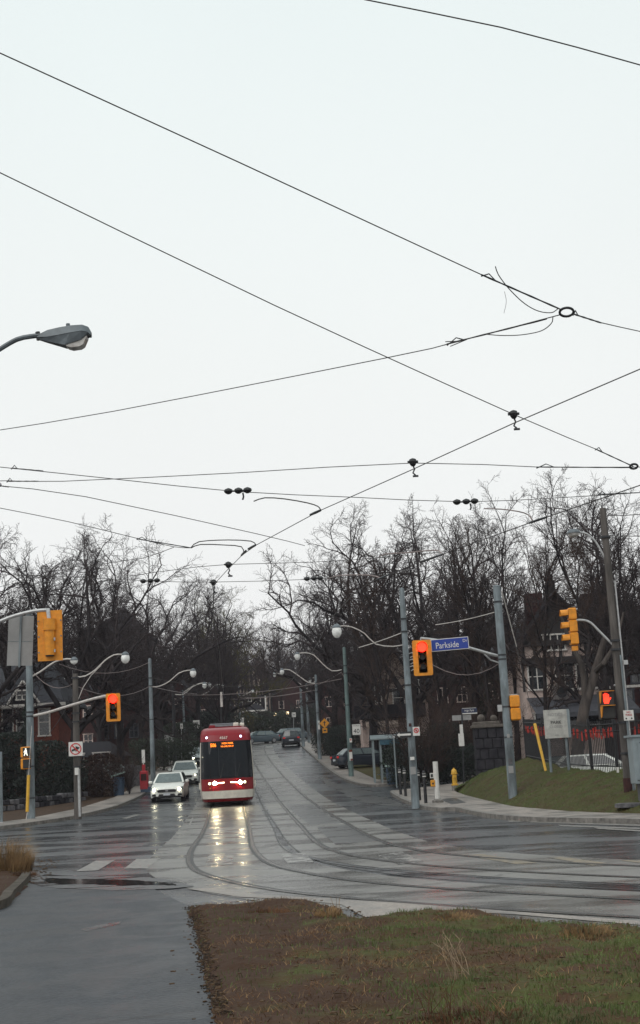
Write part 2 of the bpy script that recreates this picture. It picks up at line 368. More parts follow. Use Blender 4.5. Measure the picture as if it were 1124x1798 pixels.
def ribbon(name, line, a, b, off, m, parent=None, kind='structure', th=0.0):
    """strip between offsets a and b to the side of a 2D line"""
    pts = []
    L_ = [Vector((p[0], p[1], 0)) for p in line]
    fine = []
    for i in range(len(L_) - 1):
        fine.append(L_[i]); y0, y1 = L_[i].y, L_[i + 1].y
        ks = sorted([k for k in KY if min(y0, y1) + 1e-3 < k < max(y0, y1) - 1e-3], reverse=y1 < y0)
        for k in ks: fine.append(L_[i].lerp(L_[i + 1], (k - y0) / (y1 - y0)))
    fine.append(L_[-1])
    mb = MB(); A = []; B = []
    for i, p in enumerate(fine):
        t = (fine[min(i + 1, len(fine) - 1)] - fine[max(i - 1, 0)]).normalized(); nn = Vector((t.y, -t.x, 0))
        qa = p + nn * a; qb = p + nn * b
        A.append((qa.x, qa.y, P(qa.y) + off)); B.append((qb.x, qb.y, P(qb.y) + off))
    rows = [A, B]
    if th: rows = [[(x, y, z - th) for x, y, z in A], A, B, [(x, y, z - th) for x, y, z in B]]
    mb.grid(rows); o = mb.build(name, m, parent)
    if kind: o['kind'] = kind
    return o
def gp(L_, off=0.0): return [(lambda v: (v.x, v.y))(G(a, b, off)) for a, b in L_]

# ================================================================== THE SETTING
drape('ground', [(-420, -58), (420, -58), (420, 640), (-420, 640)], -.06, 'leaf_litter')
drape('road', [(-70, 3), (45, 3), (45, 260), (-70, 260)], 0, 'asphalt')
# tracks ------------------------------------------------------------
CB = smooth_line([(60, 196), (34, 193), (14, 187), (1, 177), (-5.6, 166), (-7.9, 154), (-7.75, 143), (-6.3, 122), (-4.5, 100), (-2.9, 80), (-1.55, 61), (-.45, 45), (.15, 35), (.55, 30.5), (1.25, 26.8), (2.3, 23.8), (3.7, 21.1), (5.6, 18.3), (9, 14), (14, 8)], .6)
CA = smooth_line([(60, 199.4), (34, 196.4), (12, 190), (-2.5, 180), (-8.8, 168), (-11.3, 154), (-11.0, 143), (-9.5, 122), (-7.7, 100), (-6.15, 80), (-4.75, 61), (-3.55, 45), (-2.95, 36), (-2.6, 31.5), (-2.2, 27.8), (-1.75, 25.2), (-1.0, 22.6), (-.1, 20.3), (1.0, 18.4), (2.4, 16.4), (4.6, 13.7), (9, 8.5)], .6)
bedB = ribbon('track_bed', CB, -1.62, 1.45, .004, 'track_concrete')
bedA = ribbon('track_bed', CA, -1.45, 1.58, .0045, 'track_concrete')
for nm, ln in (('rail', CA), ('rail', CB)):
    for s in (-.7475, .7475):
        ribbon('rail', ln, s - .036, s + .036, .0125, 'rail_steel')
        g_ = 1 if s < 0 else -1
        ribbon('rail_groove', ln, s + g_ * .036 if g_ > 0 else s - .036 - .07, s + .036 + .07 if g_ > 0 else s - .036, .0120, 'rail_groove')
        ribbon('rail_groove', ln, s - g_ * .036 - (0.02 if g_ > 0 else 0), s - g_ * .036 + (0.02 if g_ < 0 else 0), .0120, 'rail_groove')
for ln, s in ((CA, -1.62), (CB, 1.62)): ribbon('joint', ln, s - .02, s + .02, .0085, 'rail_groove')
# dark patches between the rails
for (L_) in ([(500, 1412), (548, 1412), (600, 1445), (545, 1449)], [(556, 1452), (612, 1449), (665, 1476), (590, 1484)],
             [(368, 1424), (434, 1424), (440, 1452), (357, 1452)], [(560, 1362), (596, 1378), (660, 1392), (612, 1396), (575, 1380)],
             [(600, 1395), (680, 1400), (720, 1418), (650, 1412)]):
    drape('road_patch', gp(L_), .0065, 'patch_asphalt')
# crossing marks, worn
wet_mat('faint_white', (.26, .25, .23), (.14, .135, .13), .2, .4, 2.5, (1, 1, 1), cov=(.45, .62))
for (L_) in ([(133, 1531), (168, 1512), (202, 1511), (172, 1529)], [(218, 1526), (240, 1509), (281, 1508), (258, 1526)],
             [(360, 1519), (367, 1503), (409, 1502), (409, 1518)], [(492, 1501), (535, 1498), (552, 1515), (505, 1517)],
             [(664, 1503), (705, 1496), (745, 1514), (700, 1519)]):
    drape('crossing_mark', gp(L_), .009, 'worn_white' if L_[0][0] < 300 else 'faint_white')
for (L_) in ([(805, 1501), (850, 1501), (945, 1516), (905, 1518)], [(960, 1506), (985, 1505), (1085, 1519), (1040, 1521)], [(1090, 1512), (1124, 1511), (1200, 1520), (1180, 1523)]):
    drape('crossing_mark', gp(L_), .009, 'worn_yellow')
for (L_) in ([(893, 1441), (925, 1440), (925, 1443), (893, 1444)], [(930, 1442), (1240, 1452), (1240, 1455), (930, 1444.5)], [(980, 1449), (1240, 1458), (1240, 1461), (985, 1451.5)],
             [(1040, 1453), (1240, 1465), (1240, 1468), (1050, 1456)], [(214, 1437), (240, 1430), (246, 1431), (222, 1438)], [(341, 1421), (346, 1409), (349, 1409), (345, 1421)], [(330, 1452), (337, 1436), (340, 1436), (333, 1452)],
             [(322, 1350), (328, 1341), (330, 1341), (325, 1350)]):
    drape('lane_mark', gp(L_), .009, 'worn_white')
# kerbs, pavements and verges ---------------------------------------
KL = [(-300, 1497), (-120, 1474), (0, 1457), (100, 1443), (170, 1429), (215, 1415), (245, 1402), (263, 1388), (290, 1365), (320, 1336), (336, 1321), (349, 1309)]
kl = gp(KL, .0); kl += [(-15.6, 156), (-14.6, 168), (-10.5, 180), (-2, 190), (12, 198.5), (34, 204), (62, 208)]
KLs = [(p.x, p.y) for p in smooth_line([Vector((a, b)) for a, b in kl], 2.0)]
INL = gp([(-300, 1476), (-120, 1457), (0, 1443), (50, 1437), (130, 1421), (200, 1400), (232, 1384), (255, 1366), (280, 1348), (312, 1325), (330, 1310)], .13)
inl = INL + [(-18.6, 156), (-17.4, 170), (-12.8, 182.5), (-3.6, 192.6), (12, 201), (34, 206.6), (62, 210.6)]
drape('verge', KLs[:] + [(62, 260), (-160, 260), (-160, 40)], .085, 'leaf_litter')
drape('sidewalk', KLs + inl[::-1], .125, 'sidewalk_concrete')
ribbon('kerb', KLs, -.16, .02, .135, 'kerb_concrete', th=.16)
# right side, beyond the side street
kr1 = [(62, 191), (36, 188), (16, 182), (4, 172), (-1.6, 162), (-3.4, 152)] + gp([(529, 1311), (548, 1328), (572, 1349), (606, 1371), (640, 1381), (668, 1381.5), (720, 1378), (850, 1366), (1000, 1352)])
KR1 = [(p.x, p.y) for p in smooth_line([Vector((a, b)) for a, b in kr1], 2.0)]
inr1 = [(62, 188), (36, 185), (17.5, 178.6), (6.4, 169.6), (1.0, 160), (-.9, 151)] + gp([(560, 1311), (590, 1334), (625, 1352), (660, 1368), (700, 1372), (760, 1368), (850, 1359.5), (1000, 1346)], .13)
drape('verge', KR1 + [(KR1[-1][0] + 4, KR1[-1][1]), (160, KR1[-1][1]), (160, 191)], .085, 'leaf_litter')
drape('sidewalk', KR1 + inr1[::-1], .125, 'sidewalk_concrete')
ribbon('kerb', KR1, -.16, .02, .135, 'kerb_concrete', th=.16)
drape('lawn', gp([(600, 1341), (640, 1343), (700, 1352), (700, 1364), (664, 1369), (632, 1355)], .14), .14, 'bank_grass')
# right corner
kr2 = gp([(830, 1372.5), (790, 1381), (740, 1387), (700, 1392), (686, 1394), (700, 1404), (722, 1414), (742, 1421), (775, 1425), (800, 1424), (830, 1431), (880, 1439), (960, 1444), (1124, 1448), (1400, 1458)])
in2 = gp([(1400, 1437), (1124, 1428), (1000, 1424), (905, 1416), (850, 1404), (803, 1391), (795, 1385), (840, 1376)], .13)
KR2 = [(p.x, p.y) for p in smooth_line([Vector((a, b)) for a, b in kr2], 1.0)]
drape('sidewalk', KR2 + in2, .125, 'sidewalk_concrete')
ribbon('kerb', KR2, -.16, .02, .135, 'kerb_concrete', th=.16)
drape('pavement_plate', gp([(775, 1404), (800, 1401), (818, 1409), (793, 1412)], .13), .131, 'patch_asphalt')
ribbon('kerb', gp([(690, 1401), (712, 1411), (738, 1421)]), -.9, -.1, .03, 'brick_dark', th=.03)

# ------------------------------------------------------------------ foreground lawn, path and near left verge
def seg_dist(px_, poly):
    d = np.full(len(px_), 1e9)
    for i in range(len(poly)):
        a = np.array(poly[i]); b = np.array(poly[(i + 1) % len(poly)]); ab = b - a
        t = np.clip(((px_ - a) @ ab) / max(ab @ ab, 1e-9), 0, 1); q = a + t[:, None] * ab
        d = np.minimum(d, np.linalg.norm(px_ - q, axis=1))
    return d
def inside(pt, poly):
    x, y = pt[:, 0], pt[:, 1]; c = np.zeros(len(pt), bool); n = len(poly)
    for i in range(n):
        x0, y0 = poly[i]; x1, y1 = poly[(i + 1) % n]
        with np.errstate(divide='ignore', invalid='ignore'):
            k = ((y0 > y) != (y1 > y)) & (x < (x1 - x0) * (y - y0) / (y1 - y0 + 1e-12) + x0)
        c ^= k
    return c
from mathutils import noise as mn
def nz(x, y, s, o=0.0): return mn.noise(Vector((x * s, y * s, o)))
def lawn_z(x, y, d, h, ramp):
    k = min(1, max(0, d) / ramp); k = math.sqrt(k)
    return P(y) + h * k + (.07 * nz(x, y, .9) + .05 * nz(x, y, 2.6, 5) + .022 * nz(x, y, 8, 9)) * k
def turf(name, poly, h, ramp, m, cell=.16):
    bm = bmesh.new(); vs = [bm.verts.new((p[0], p[1], 0)) for p in poly]; f = bm.faces.new(vs); bm.normal_update()
    if f.normal.z < 0: f.normal_flip()
    bmesh.ops.triangulate(bm, faces=bm.faces[:])
    xs = [p[0] for p in poly]; ys = [p[1] for p in poly]
    for ax, lo, hi in ((0, min(xs), max(xs)), (1, min(ys), max(ys))):
        q = lo + cell
        while q < hi:
            bmesh.ops.bisect_plane(bm, geom=bm.verts[:] + bm.edges[:] + bm.faces[:], plane_co=(q, 0, 0) if ax == 0 else (0, q, 0), plane_no=(1, 0, 0) if ax == 0 else (0, 1, 0)); q += cell
    pt = np.array([(v.co.x, v.co.y) for v in bm.verts]); d = seg_dist(pt, poly)
    for v, dd in zip(bm.verts, d): v.co.z = lawn_z(v.co.x, v.co.y, dd, h, ramp) if dd > 1e-3 else P(v.co.y) - .02
    me = bpy.data.meshes.new(name); bm.to_mesh(me); bm.free(); me.materials.append(M[m])
    me.polygons.foreach_set('use_smooth', [True] * len(me.polygons)); o = link(name, me); o['kind'] = 'structure'; return o
LP0 = gp([(331, 1594), (340, 1630), (350, 1668), (357, 1710), (372, 1762), (386, 1805), (410, 1900), (1500, 1900), (1500, 1668), (1250, 1643), (1124, 1632), (1060, 1628), (1000, 1624), (930, 1615), (870, 1609), (800, 1603), (760, 1602), (700, 1607), (650, 1620), (618, 1614), (604, 1597), (575, 1588), (520, 1583), (470, 1580), (440, 1586), (410, 1594), (370, 1590)], .04)
def ragged(poly, step, amp, seed):
    r = random.Random(seed); out = []
    for i in range(len(poly)):
        a = Vector(poly[i]); b_ = Vector(poly[(i + 1) % len(poly)]); n = max(1, min(60, int((b_ - a).length / step)))
        for k in range(n):
            p = a.lerp(b_, k / n); j = amp if p.y > 8.5 and abs(p.x) < 8 else 0
            out.append((p.x + r.uniform(-j, j), p.y + r.uniform(-j, j)))
    return out
LP = ragged(LP0, .17, .045, 3)
turf('lawn', LP, .10, .30, 'lawn_soil', .10)
PP = gp([(-300, 1640), (-60, 1600), (0, 1585), (40, 1556), (62, 1546), (120, 1548), (250, 1552), (330, 1592), (342, 1630), (352, 1668), (359, 1710), (374, 1762), (388, 1805), (440, 2100), (-900, 2100)])
drape('path', PP, .0105, 'asphalt_path')
drape('wet_seam', ragged(gp([(48, 1546), (80, 1536), (150, 1540), (240, 1540), (300, 1547), (345, 1558), (300, 1562), (200, 1565), (110, 1562), (66, 1556)]), .25, .05, 8), .0145, 'seam_wet')
drape('gutter_puddle', ragged(gp([(72, 1547), (88, 1543.5), (140, 1545.5), (210, 1546), (260, 1549), (300, 1553), (318, 1556.5), (270, 1556), (220, 1557), (150, 1554), (110, 1555), (84, 1551)]), .10, .05, 5), .0185, 'puddle')
drape('concrete_apron', gp([(330, 1562), (420, 1576), (520, 1581), (600, 1590), (640, 1612), (760, 1601), (900, 1607), (1124, 1626), (1124, 1619), (900, 1602), (760, 1591), (600, 1580), (450, 1572), (380, 1560)]), .0105, 'sidewalk_concrete')
NL = gp([(-400, 1640), (-60, 1612), (0, 1590), (30, 1566), (50, 1548), (52, 1536), (40, 1524), (0, 1508), (-80, 1500), (-400, 1500)], .1)
turf('verge', NL, .12, .35, 'lawn_soil', .22)
ribbon('kerb', [(p.x, p.y) for p in smooth_line([Vector(q) for q in gp([(-200, 1640), (0, 1592), (28, 1570), (48, 1550), (56, 1538)], .06)], .4)], -.17, -.02, .13, 'kerb_old', th=.16)

# blades of grass: one mesh each for green, straw and brown
rng = np.random.default_rng(3)
def scatter(name, poly, n, h, ramp, mname, hl, wd, patch, seed, lean=.5, ymax=99, label=None, lift=0.0):
    r = np.random.default_rng(seed); po = np.array(poly); lo = po.min(0); hi = po.max(0)
    lo[0] = max(lo[0], -9); hi[0] = min(hi[0], 6.5); lo[1] = max(lo[1], 8.2); hi[1] = min(hi[1], ymax)
    # denser near the camera
    pt = np.stack([r.uniform(lo[0], hi[0], n), lo[1] + (hi[1] - lo[1]) * r.uniform(0, 1, n) ** 1.25], 1)
    pt = pt[inside(pt, poly)]; d = seg_dist(pt, poly); V = []; Fc = []
    for (x, y), dd in zip(pt, d):
        q = nz(x, y, .8, 3.3) * .7 + nz(x, y, 3.2, 7.7) * .5 + nz(x, y, .25, 1.7) * .4
        if x < .9 and patch >= 0 and r.uniform() < .85 * min(1, (.9 - x) / 1.4): continue
        if patch * q < r.uniform(-.12, .35) - (.28 if patch == 0 else 0): continue
        z = lawn_z(x, y, dd, h, ramp) - .006 + lift; a = r.uniform(0, 6.283); L_ = hl * r.uniform(.35, 1.25); w = wd * r.uniform(.6, 1.3)
        la = r.uniform(0, 6.283); ln = L_ * lean * r.uniform(.2, 1.6); cx, sx = math.cos(a) * w, math.sin(a) * w
        tx, ty = math.cos(la) * ln, math.sin(la) * ln; o = len(V)
        V += [(x - cx, y - sx, z), (x + cx, y + sx, z), (x + tx * .4 + cx * .6, y + ty * .4 + sx * .6, z + L_ * .6), (x + tx * .4 - cx * .6, y + ty * .4 - sx * .6, z + L_ * .6), (x + tx, y + ty, z + L_ * .9)]
        Fc += [(o, o + 1, o + 2, o + 3), (o + 3, o + 2, o + 4)]
    mb = MB(); mb.v = V; mb.f = Fc; mb.m = [0] * len(Fc); o = mb.build(name, mname); tag(o, label, 'grass', kind='stuff'); return o
scatter('green_grass', LP, 95000, .10, .30, 'blade_green', .045, .0035, 1, 1, label='green grass blades growing in patches on the foreground verge')
scatter('dry_grass', LP, 42000, .10, .30, 'blade_brown', .042, .003, -1, 2, lean=1.6, label='brown dead grass lying over the foreground verge')
scatter('straw_grass', LP, 34000, .10, .30, 'blade_dry', .048, .0026, -.5, 4, lean=1.5, label='straw coloured grass among the green on the foreground verge')
scatter('green_grass', NL, 6000, .12, .35, 'blade_green', .07, .004, 0, 5, label='green grass behind the kerb at the left edge')
def tuft(px, py, r, n, hh, mname, label, name='grass_tuft', off=.1, cat='grass tuft', lean=.8):
    c = G(px, py, off); mb = MB(); rr = random.Random(px * 7 + py)
    for _ in range(n):
        a = rr.uniform(0, 6.28); q = r * math.sqrt(rr.random()) ; x, y = c.x + q * math.cos(a), c.y + q * math.sin(a); z = c.z - .03
        h_ = hh * rr.uniform(.4, 1.1) * (1 - .55 * (q / r) ** 2); b = a + rr.uniform(-.8, .8); ln = h_ * lean * rr.uniform(.1, 1); w = .004
        t = Vector((x + math.cos(b) * ln, y + math.sin(b) * ln, z + h_ * (1 - .3 * ln / h_))); m_ = Vector((x + math.cos(b) * ln * .3, y + math.sin(b) * ln * .3, z + h_ * .65))
        e_ = Vector((-math.sin(b + 1), math.cos(b + 1), 0)) * w; p = Vector((x, y, z))
        mb.add([p - e_, p + e_, m_ + e_ * .8, m_ - e_ * .8, t], [(0, 1, 2, 3), (3, 2, 4)])
    o = mb.build(name, mname); return tag(o, label, cat, kind='stuff')
tuft(6, 1530, .55, 1500, .85, 'blade_dry', 'large clump of flopped straw grass at the left edge above the kerb', lean=.9)
tuft(44, 1536, .25, 220, .14, 'blade_brown', 'low brown weeds at the tip of the left kerb', lean=1.4)
tuft(575, 1606, .14, 260, .16, 'blade_dry', 'straw tuft on the notch of the verge below the tracks')
tuft(470, 1600, .25, 320, .09, 'blade_brown', 'brown tuft on the far edge of the verge beside the path corner')
tuft(790, 1612, .3, 420, .11, 'blade_dry', 'dry tuft on the middle of the verge edge facing the tracks')
tuft(590, 1590, .05, 5, .3, 'blade_dry', 'few thin straw stalks standing at the verge notch')
tuft(1030, 1640, .25, 340, .17, 'blade_dry', 'reddish straw tuft at the right end of the verge edge')
tuft(920, 1632, .25, 260, .10, 'blade_brown', 'small brown tuft between two straw tufts on the verge edge')
tuft(430, 1612, .35, 420, .07, 'blade_green', 'low green tuft beside the path corner of the verge')
tuft(660, 1630, .4, 420, .08, 'blade_green', 'low green tuft behind the middle of the verge')
def stalks(px, py, n, h, spread, label, seed, m='stalk_pale'):
    c = G(px, py, .1); t = thing('weed_stalk', label, 'weed', c); rr = random.Random(seed)
    for i in range(n):
        mb = MB(); a = rr.uniform(-1, 1) * spread; hh = h * rr.uniform(.55, 1.0); x0 = rr.uniform(-.1, .1); dy = rr.uniform(-.1, .1); pts = []
        for k in range(6):
            s = k / 5; pts.append((x0 * (1 - .6 * s) + a * hh * s * (.5 + .5 * s) + .006 * math.sin(k * 1.7 + i), dy * s * 2, hh * s - .02))
        mb.tube(pts, [.0032 - .0015 * k / 5 for k in range(6)], 4)
        for k in range(3, 6):
            q = Vector(pts[k]); mb.tube([q, q + Vector((rr.uniform(-.05, .05), rr.uniform(-.03, .03), .05))], [.0022, .001], 3)
        mb.build('stem', m, t)
def litter(name, m, n, L_, smin, smax, label, seed, off=.1):
    r = random.Random(seed); mb = MB()
    for _ in range(n):
        i = r.randrange(len(L_) - 1); f = r.random(); q = (L_[i][0] + (L_[i + 1][0] - L_[i][0]) * f, L_[i][1] + (L_[i + 1][1] - L_[i][1]) * f)
        p = G(q[0], q[1], .0); x, y = p.x + r.gauss(.03, .035), p.y + r.gauss(0, .10); ins = inside(np.array([[x, y]]), LP)[0]
        z = (lawn_z(x, y, .12, .10, .30) if ins else P(y) + .013); sz = r.uniform(smin, smax); mb.box((x, y, z + sz * .2), (sz * 2, sz * 1.3, sz * .7), r.uniform(0, 6.28))
    tag(mb.build(name, m), label, 'debris', kind='stuff')
EDGE = [(331, 1594), (340, 1630), (350, 1668), (357, 1710), (372, 1762), (386, 1800)]
litter('soil_crumbs', 'soil', 900, EDGE, .003, .011, 'dark soil crumbs spilling from the verge onto the path edge', 4)
litter('edge_litter', 'dead_leaf', 220, EDGE, .006, .016, 'leaf scraps along the edge between path and verge', 6)
litter('soil_litter', 'dead_leaf', 700, [(345, 1600), (365, 1640), (390, 1690), (420, 1740), (470, 1790), (520, 1700), (430, 1620)], .006, .018, 'brown leaf litter on the bare soil beside the path', 17)
litter('kerb_litter', 'dead_leaf', 200, [(331, 1594), (470, 1581), (604, 1597), (640, 1616), (760, 1604), (1000, 1624), (1124, 1632)], .006, .016, 'leaf scraps along the far edge of the verge', 7)
BK = [(803, 1393), (850, 1405), (905, 1416), (1000, 1424.5), (1124, 1428.5)]
litter('bank_litter', 'dead_leaf', 500, BK, .012, .035, 'leaf scraps and soil along the foot of the right bank', 9)
drape('path_stain', ragged(gp([(140, 1634), (170, 1627), (212, 1620), (214, 1624), (176, 1632), (150, 1638)]), .08, .015, 2), .0125, 'seam_wet')
stalks(808, 1718, 10, .40, .85, 'pale dead weed stalks fanning out on the right of the foreground verge', 4)
stalks(770, 1790, 9, .24, .9, 'low dead weeds at the bottom edge of the verge, reddish twigs below', 8, 'blade_brown')
stalks(880, 1796, 8, .16, 1.2, 'tangle of dead twigs at the bottom right of the verge', 12, 'blade_dry')
tuft(840, 1800, .45, 1100, .16, 'blade_brown', 'rusty dead weeds lying at the bottom edge of the verge', lean=1.6)
mb = MB(); rr = random.Random(5)
for _ in range(260):
    p = G(rr.uniform(0, 70) + abs(rr.gauss(0, 22)), rr.uniform(1506, 1552), .02); p.z = P(p.y) + .016 + (.11 if inside(np.array([[p.x, p.y]]), NL)[0] else 0); s = rr.uniform(.008, .028); a = rr.uniform(0, 6.28)
    mb.box((p.x, p.y, p.z), (s * 2, s, s * .6), a)
tag(mb.build('leaf_debris', 'dead_leaf'), 'scattered leaf and twig debris washed along the left kerb', 'debris', kind='stuff')
mb = MB()
for _ in range(260):
    p = G(rr.uniform(300, 1124), rr.uniform(1625, 1798), .13); s = rr.uniform(.006, .018); mb.box((p.x, p.y, p.z + .0), (s * 2.4, s * 1.4, s * .5), rr.uniform(0, 6.28))
tag(mb.build('fallen_leaves', 'dead_leaf'), 'fallen leaf scraps strewn over the foreground verge', 'leaves', kind='stuff')

# ------------------------------------------------------------------ right bank
bot = [(795, 1386), (815, 1396), (850, 1405), (905, 1416), (1000, 1424.5), (1124, 1428.5), (1300, 1434)]
topL = [(802, 1384, 64), (860, 1352, 62), (925, 1331, 59), (1000, 1349, 51), (1060, 1354, 47), (1124, 1351, 45), (1300, 1340, 42)]
rows = []
NB = 110
def lerp_list(Ls, t):
    q = t * (len(Ls) - 1); i = min(int(q), len(Ls) - 2); f = q - i; return Ls[i].lerp(Ls[i + 1], f)
Bp = [G(a, b, .12) for a, b in bot]; Tp = [at(a, b, c) for a, b, c in topL]
for r in range(25):
    v = r / 24; row = []
    for k in range(NB):
        t = k / (NB - 1); a = lerp_list(Bp, t); b = lerp_list(Tp, t); p = a.lerp(b, v); p.z = a.z + (b.z - a.z) * (math.sin(v * math.pi / 2) * .5 + .5 * v) + (.10 * nz(p.x, p.y, 1.0) + .05 * nz(p.x, p.y, 3.0, 4)) * min(1, 4 * v) - (.03 if r == 0 else 0)
        row.append(p)
    rows.append(row)
for r in range(1, 7):
    rows.append([Vector((lerp_list(Tp, k / (NB - 1)).x + (r - 1) * 3.2, lerp_list(Tp, k / (NB - 1)).y + (r - 1) * 9 + 1.6, lerp_list(Tp, k / (NB - 1)).z - 1.0)) for k in range(NB)])
mb = MB(); mb.grid(rows); o = mb.build('grass_bank', 'bank_grass', smooth=True); o['kind'] = 'structure'
def bank_pt(t, v):
    a = lerp_list(Bp, t); b = lerp_list(Tp, t); p = a.lerp(b, v); p.z = a.z + (b.z - a.z) * (math.sin(v * math.pi / 2) * .5 + .5 * v) + (.10 * nz(p.x, p.y, 1.0) + .05 * nz(p.x, p.y, 3.0, 4)) * min(1, 4 * v); return p
mb = MB()
for _ in range(26000):
    t = rr.random(); v = rr.random(); p = bank_pt(t, v); a = rr.uniform(0, 6.28); w = .007; h_ = rr.uniform(.02, .065)
    mb.add([(p.x - w * math.cos(a), p.y - w * math.sin(a), p.z), (p.x + w * math.cos(a), p.y + w * math.sin(a), p.z), (p.x + rr.uniform(-.05, .05), p.y, p.z + h_)], [(0, 1, 2)])
tag(mb.build('bank_tufts', 'blade_green'), 'short green grass covering the bank on the right', 'grass', kind='stuff')
c = bank_pt(.81, .12); mb = MB(); mb.lathe([(.42, -.05), (.42, .05), (.36, .06), (.0, .06)], (c.x, c.y, c.z + .02), 20)
tag(mb.build('manhole_cover', 'stone_pale'), 'round concrete manhole cover in the grass beside the timber pole', 'manhole cover')

# ================================================================== TREES
def grow(seed, H, style):
    """branches level by level; returns (trunk mesh data, crown mesh data)"""
    r = np.random.default_rng(seed); trunkV = []; crownV = []
    S = {'vase':  dict(n=[1, 7, 9, 9, 11], K=[8, 9, 7, 4, 3], ln=[.34, 1.55, .44, .46, .46], ang=[0, .50, .66, .75, .80], up=[0, .05, .045, .02, .0], wob=[.05, .09, .14, .18, .22], t0=[0, .40, .22, .15, .12], r=[.0120, .56, .46, .36, .52]),
         'oak':   dict(n=[1, 8, 8, 9, 10], K=[6, 10, 8, 5, 3], ln=[.32, 1.45, .48, .48, .46], ang=[0, .95, .82, .80, .85], up=[0, .06, .03, .01, .0], wob=[.08, .22, .23, .24, .26], t0=[0, .45, .2, .15, .12], r=[.0145, .54, .47, .38, .52]),
         'lean':  dict(n=[1, 12, 8, 7, 7], K=[9, 7, 6, 4, 3], ln=[.80, .36, .48, .50, .55], ang=[0, .55, .62, .7, .8], up=[0, .10, .06, .03, .02], wob=[.05, .10, .14, .18, .22], t0=[0, .25, .2, .15, .12], r=[.0085, .42, .45, .5, .6]),
         'brush': dict(n=[1, 16, 10, 8], K=[3, 7, 5, 3], ln=[.10, 7.0, .42, .42], ang=[0, .50, .55, .6], up=[0, .05, .03, .02], wob=[.05, .10, .16, .2], t0=[0, .1, .1, .15], r=[.012, .35, .5, .55])}[style]
    P0 = np.zeros((1, 3)); D = np.array([[0, 0, 1.]]); Ln = np.array([H * S['ln'][0]]); Rr = np.array([H * S['r'][0]])
    for lv in range(len(S['n'])):
        if lv and style != 'brush':
            cz, rx, rz_ = {'vase': (.57, .41, .43), 'oak': (.50, .56, .45), 'lean': (.62, .24, .40)}[style]
            for _ in range(2):
                end = P0 + D * Ln[:, None]; f = np.sqrt((end[:, 0] ** 2 + end[:, 1] ** 2) / (rx * H) ** 2 + ((end[:, 2] - cz * H) / (rz_ * H)) ** 2); Ln = np.where(f > 1, Ln / f ** 2.0, Ln)
        K = S['K'][lv]; N = len(P0); pts = np.zeros((N, K + 1, 3)); pts[:, 0] = P0; dr = D.copy(); dirs = np.zeros((N, K + 1, 3)); dirs[:, 0] = dr
        for k in range(K):
            dr = dr + r.normal(0, S['wob'][lv], (N, 3)) * (1 if lv else .6) + np.array([0, 0, S['up'][lv]]); dr /= np.linalg.norm(dr, axis=1)[:, None]
            pts[:, k + 1] = pts[:, k] + dr * (Ln / K)[:, None]; dirs[:, k + 1] = dr
        endf = .45 if lv == 0 else .22
        rad = Rr[:, None] * np.linspace(1, endf, K + 1)[None, :]
        if lv == 0: rad[:, 0] *= 1.35
        rad = np.maximum(rad, .0065)
        sides = [9, 6, 4, 3, 3][lv]
        # tubes
        ref = r.normal(0, 1, (N, 3)); U = np.cross(dirs, ref[:, None, :]); U /= np.linalg.norm(U, axis=2)[:, :, None] + 1e-9; W = np.cross(dirs, U)
        an = np.arange(sides) * 2 * math.pi / sides
        ring = pts[:, :, None, :] + (U[:, :, None, :] * np.cos(an)[None, None, :, None] + W[:, :, None, :] * np.sin(an)[None, None, :, None]) * rad[:, :, None, None]
        V = ring.reshape(-1, 3)
        b = (np.arange(N)[:, None, None] * (K + 1) + np.arange(K)[None, :, None]) * sides; j = np.arange(sides)[None, None, :]; j2 = (j + 1) % sides
        Fq = np.stack([b + j, b + j2, b + sides + j2, b + sides + j], -1).reshape(-1, 4)
        (trunkV if lv <= 1 else crownV).append((V, Fq))
        if lv + 1 == len(S['n']): break
        n = S['n'][lv + 1]; t0 = S['t0'][lv + 1]
        tt = np.tile(np.linspace(t0, .98, n)[None], (N, 1)) + r.uniform(-.05, .05, (N, n)); tt = np.clip(tt, .02, .999)
        if lv >= 1: tt[:, -1] = .995
        fi = tt * K; i0 = np.minimum(fi.astype(int), K - 1); fr = (fi - i0)[..., None]; ar = np.arange(N)[:, None]
        cp = pts[ar, i0] * (1 - fr) + pts[ar, i0 + 1] * fr; cd = dirs[ar, i0 + 1]
        cr = np.take_along_axis(rad, i0, 1)
        rv = r.normal(0, 1, cd.shape); pp = np.cross(cd, rv); pp /= np.linalg.norm(pp, axis=2)[..., None] + 1e-9
        if lv == 0:
            az = (np.arange(n) * 2.399 + r.uniform(0, 6))[None, :]; pp = np.stack([np.cos(az), np.sin(az), 0 * az], -1) + 0 * pp
        a = S['ang'][lv + 1] * r.uniform(.55, 1.25, (N, n))[..., None]
        if lv == 0: a[:, -1] *= .25
        nd = cd * np.cos(a) + pp * np.sin(a)
        nl = Ln[:, None] * S['ln'][lv + 1] * r.uniform(.65, 1.2, (N, n)) * (1.15 - .55 * tt if lv else 1.1 - .25 * tt)
        nr = np.minimum(cr * .8, Rr[:, None] * S['r'][lv + 1] * 1.1)
        P0 = cp.reshape(-1, 3); D = nd.reshape(-1, 3); D /= np.linalg.norm(D, axis=1)[:, None]; Ln = nl.reshape(-1); Rr = nr.reshape(-1)
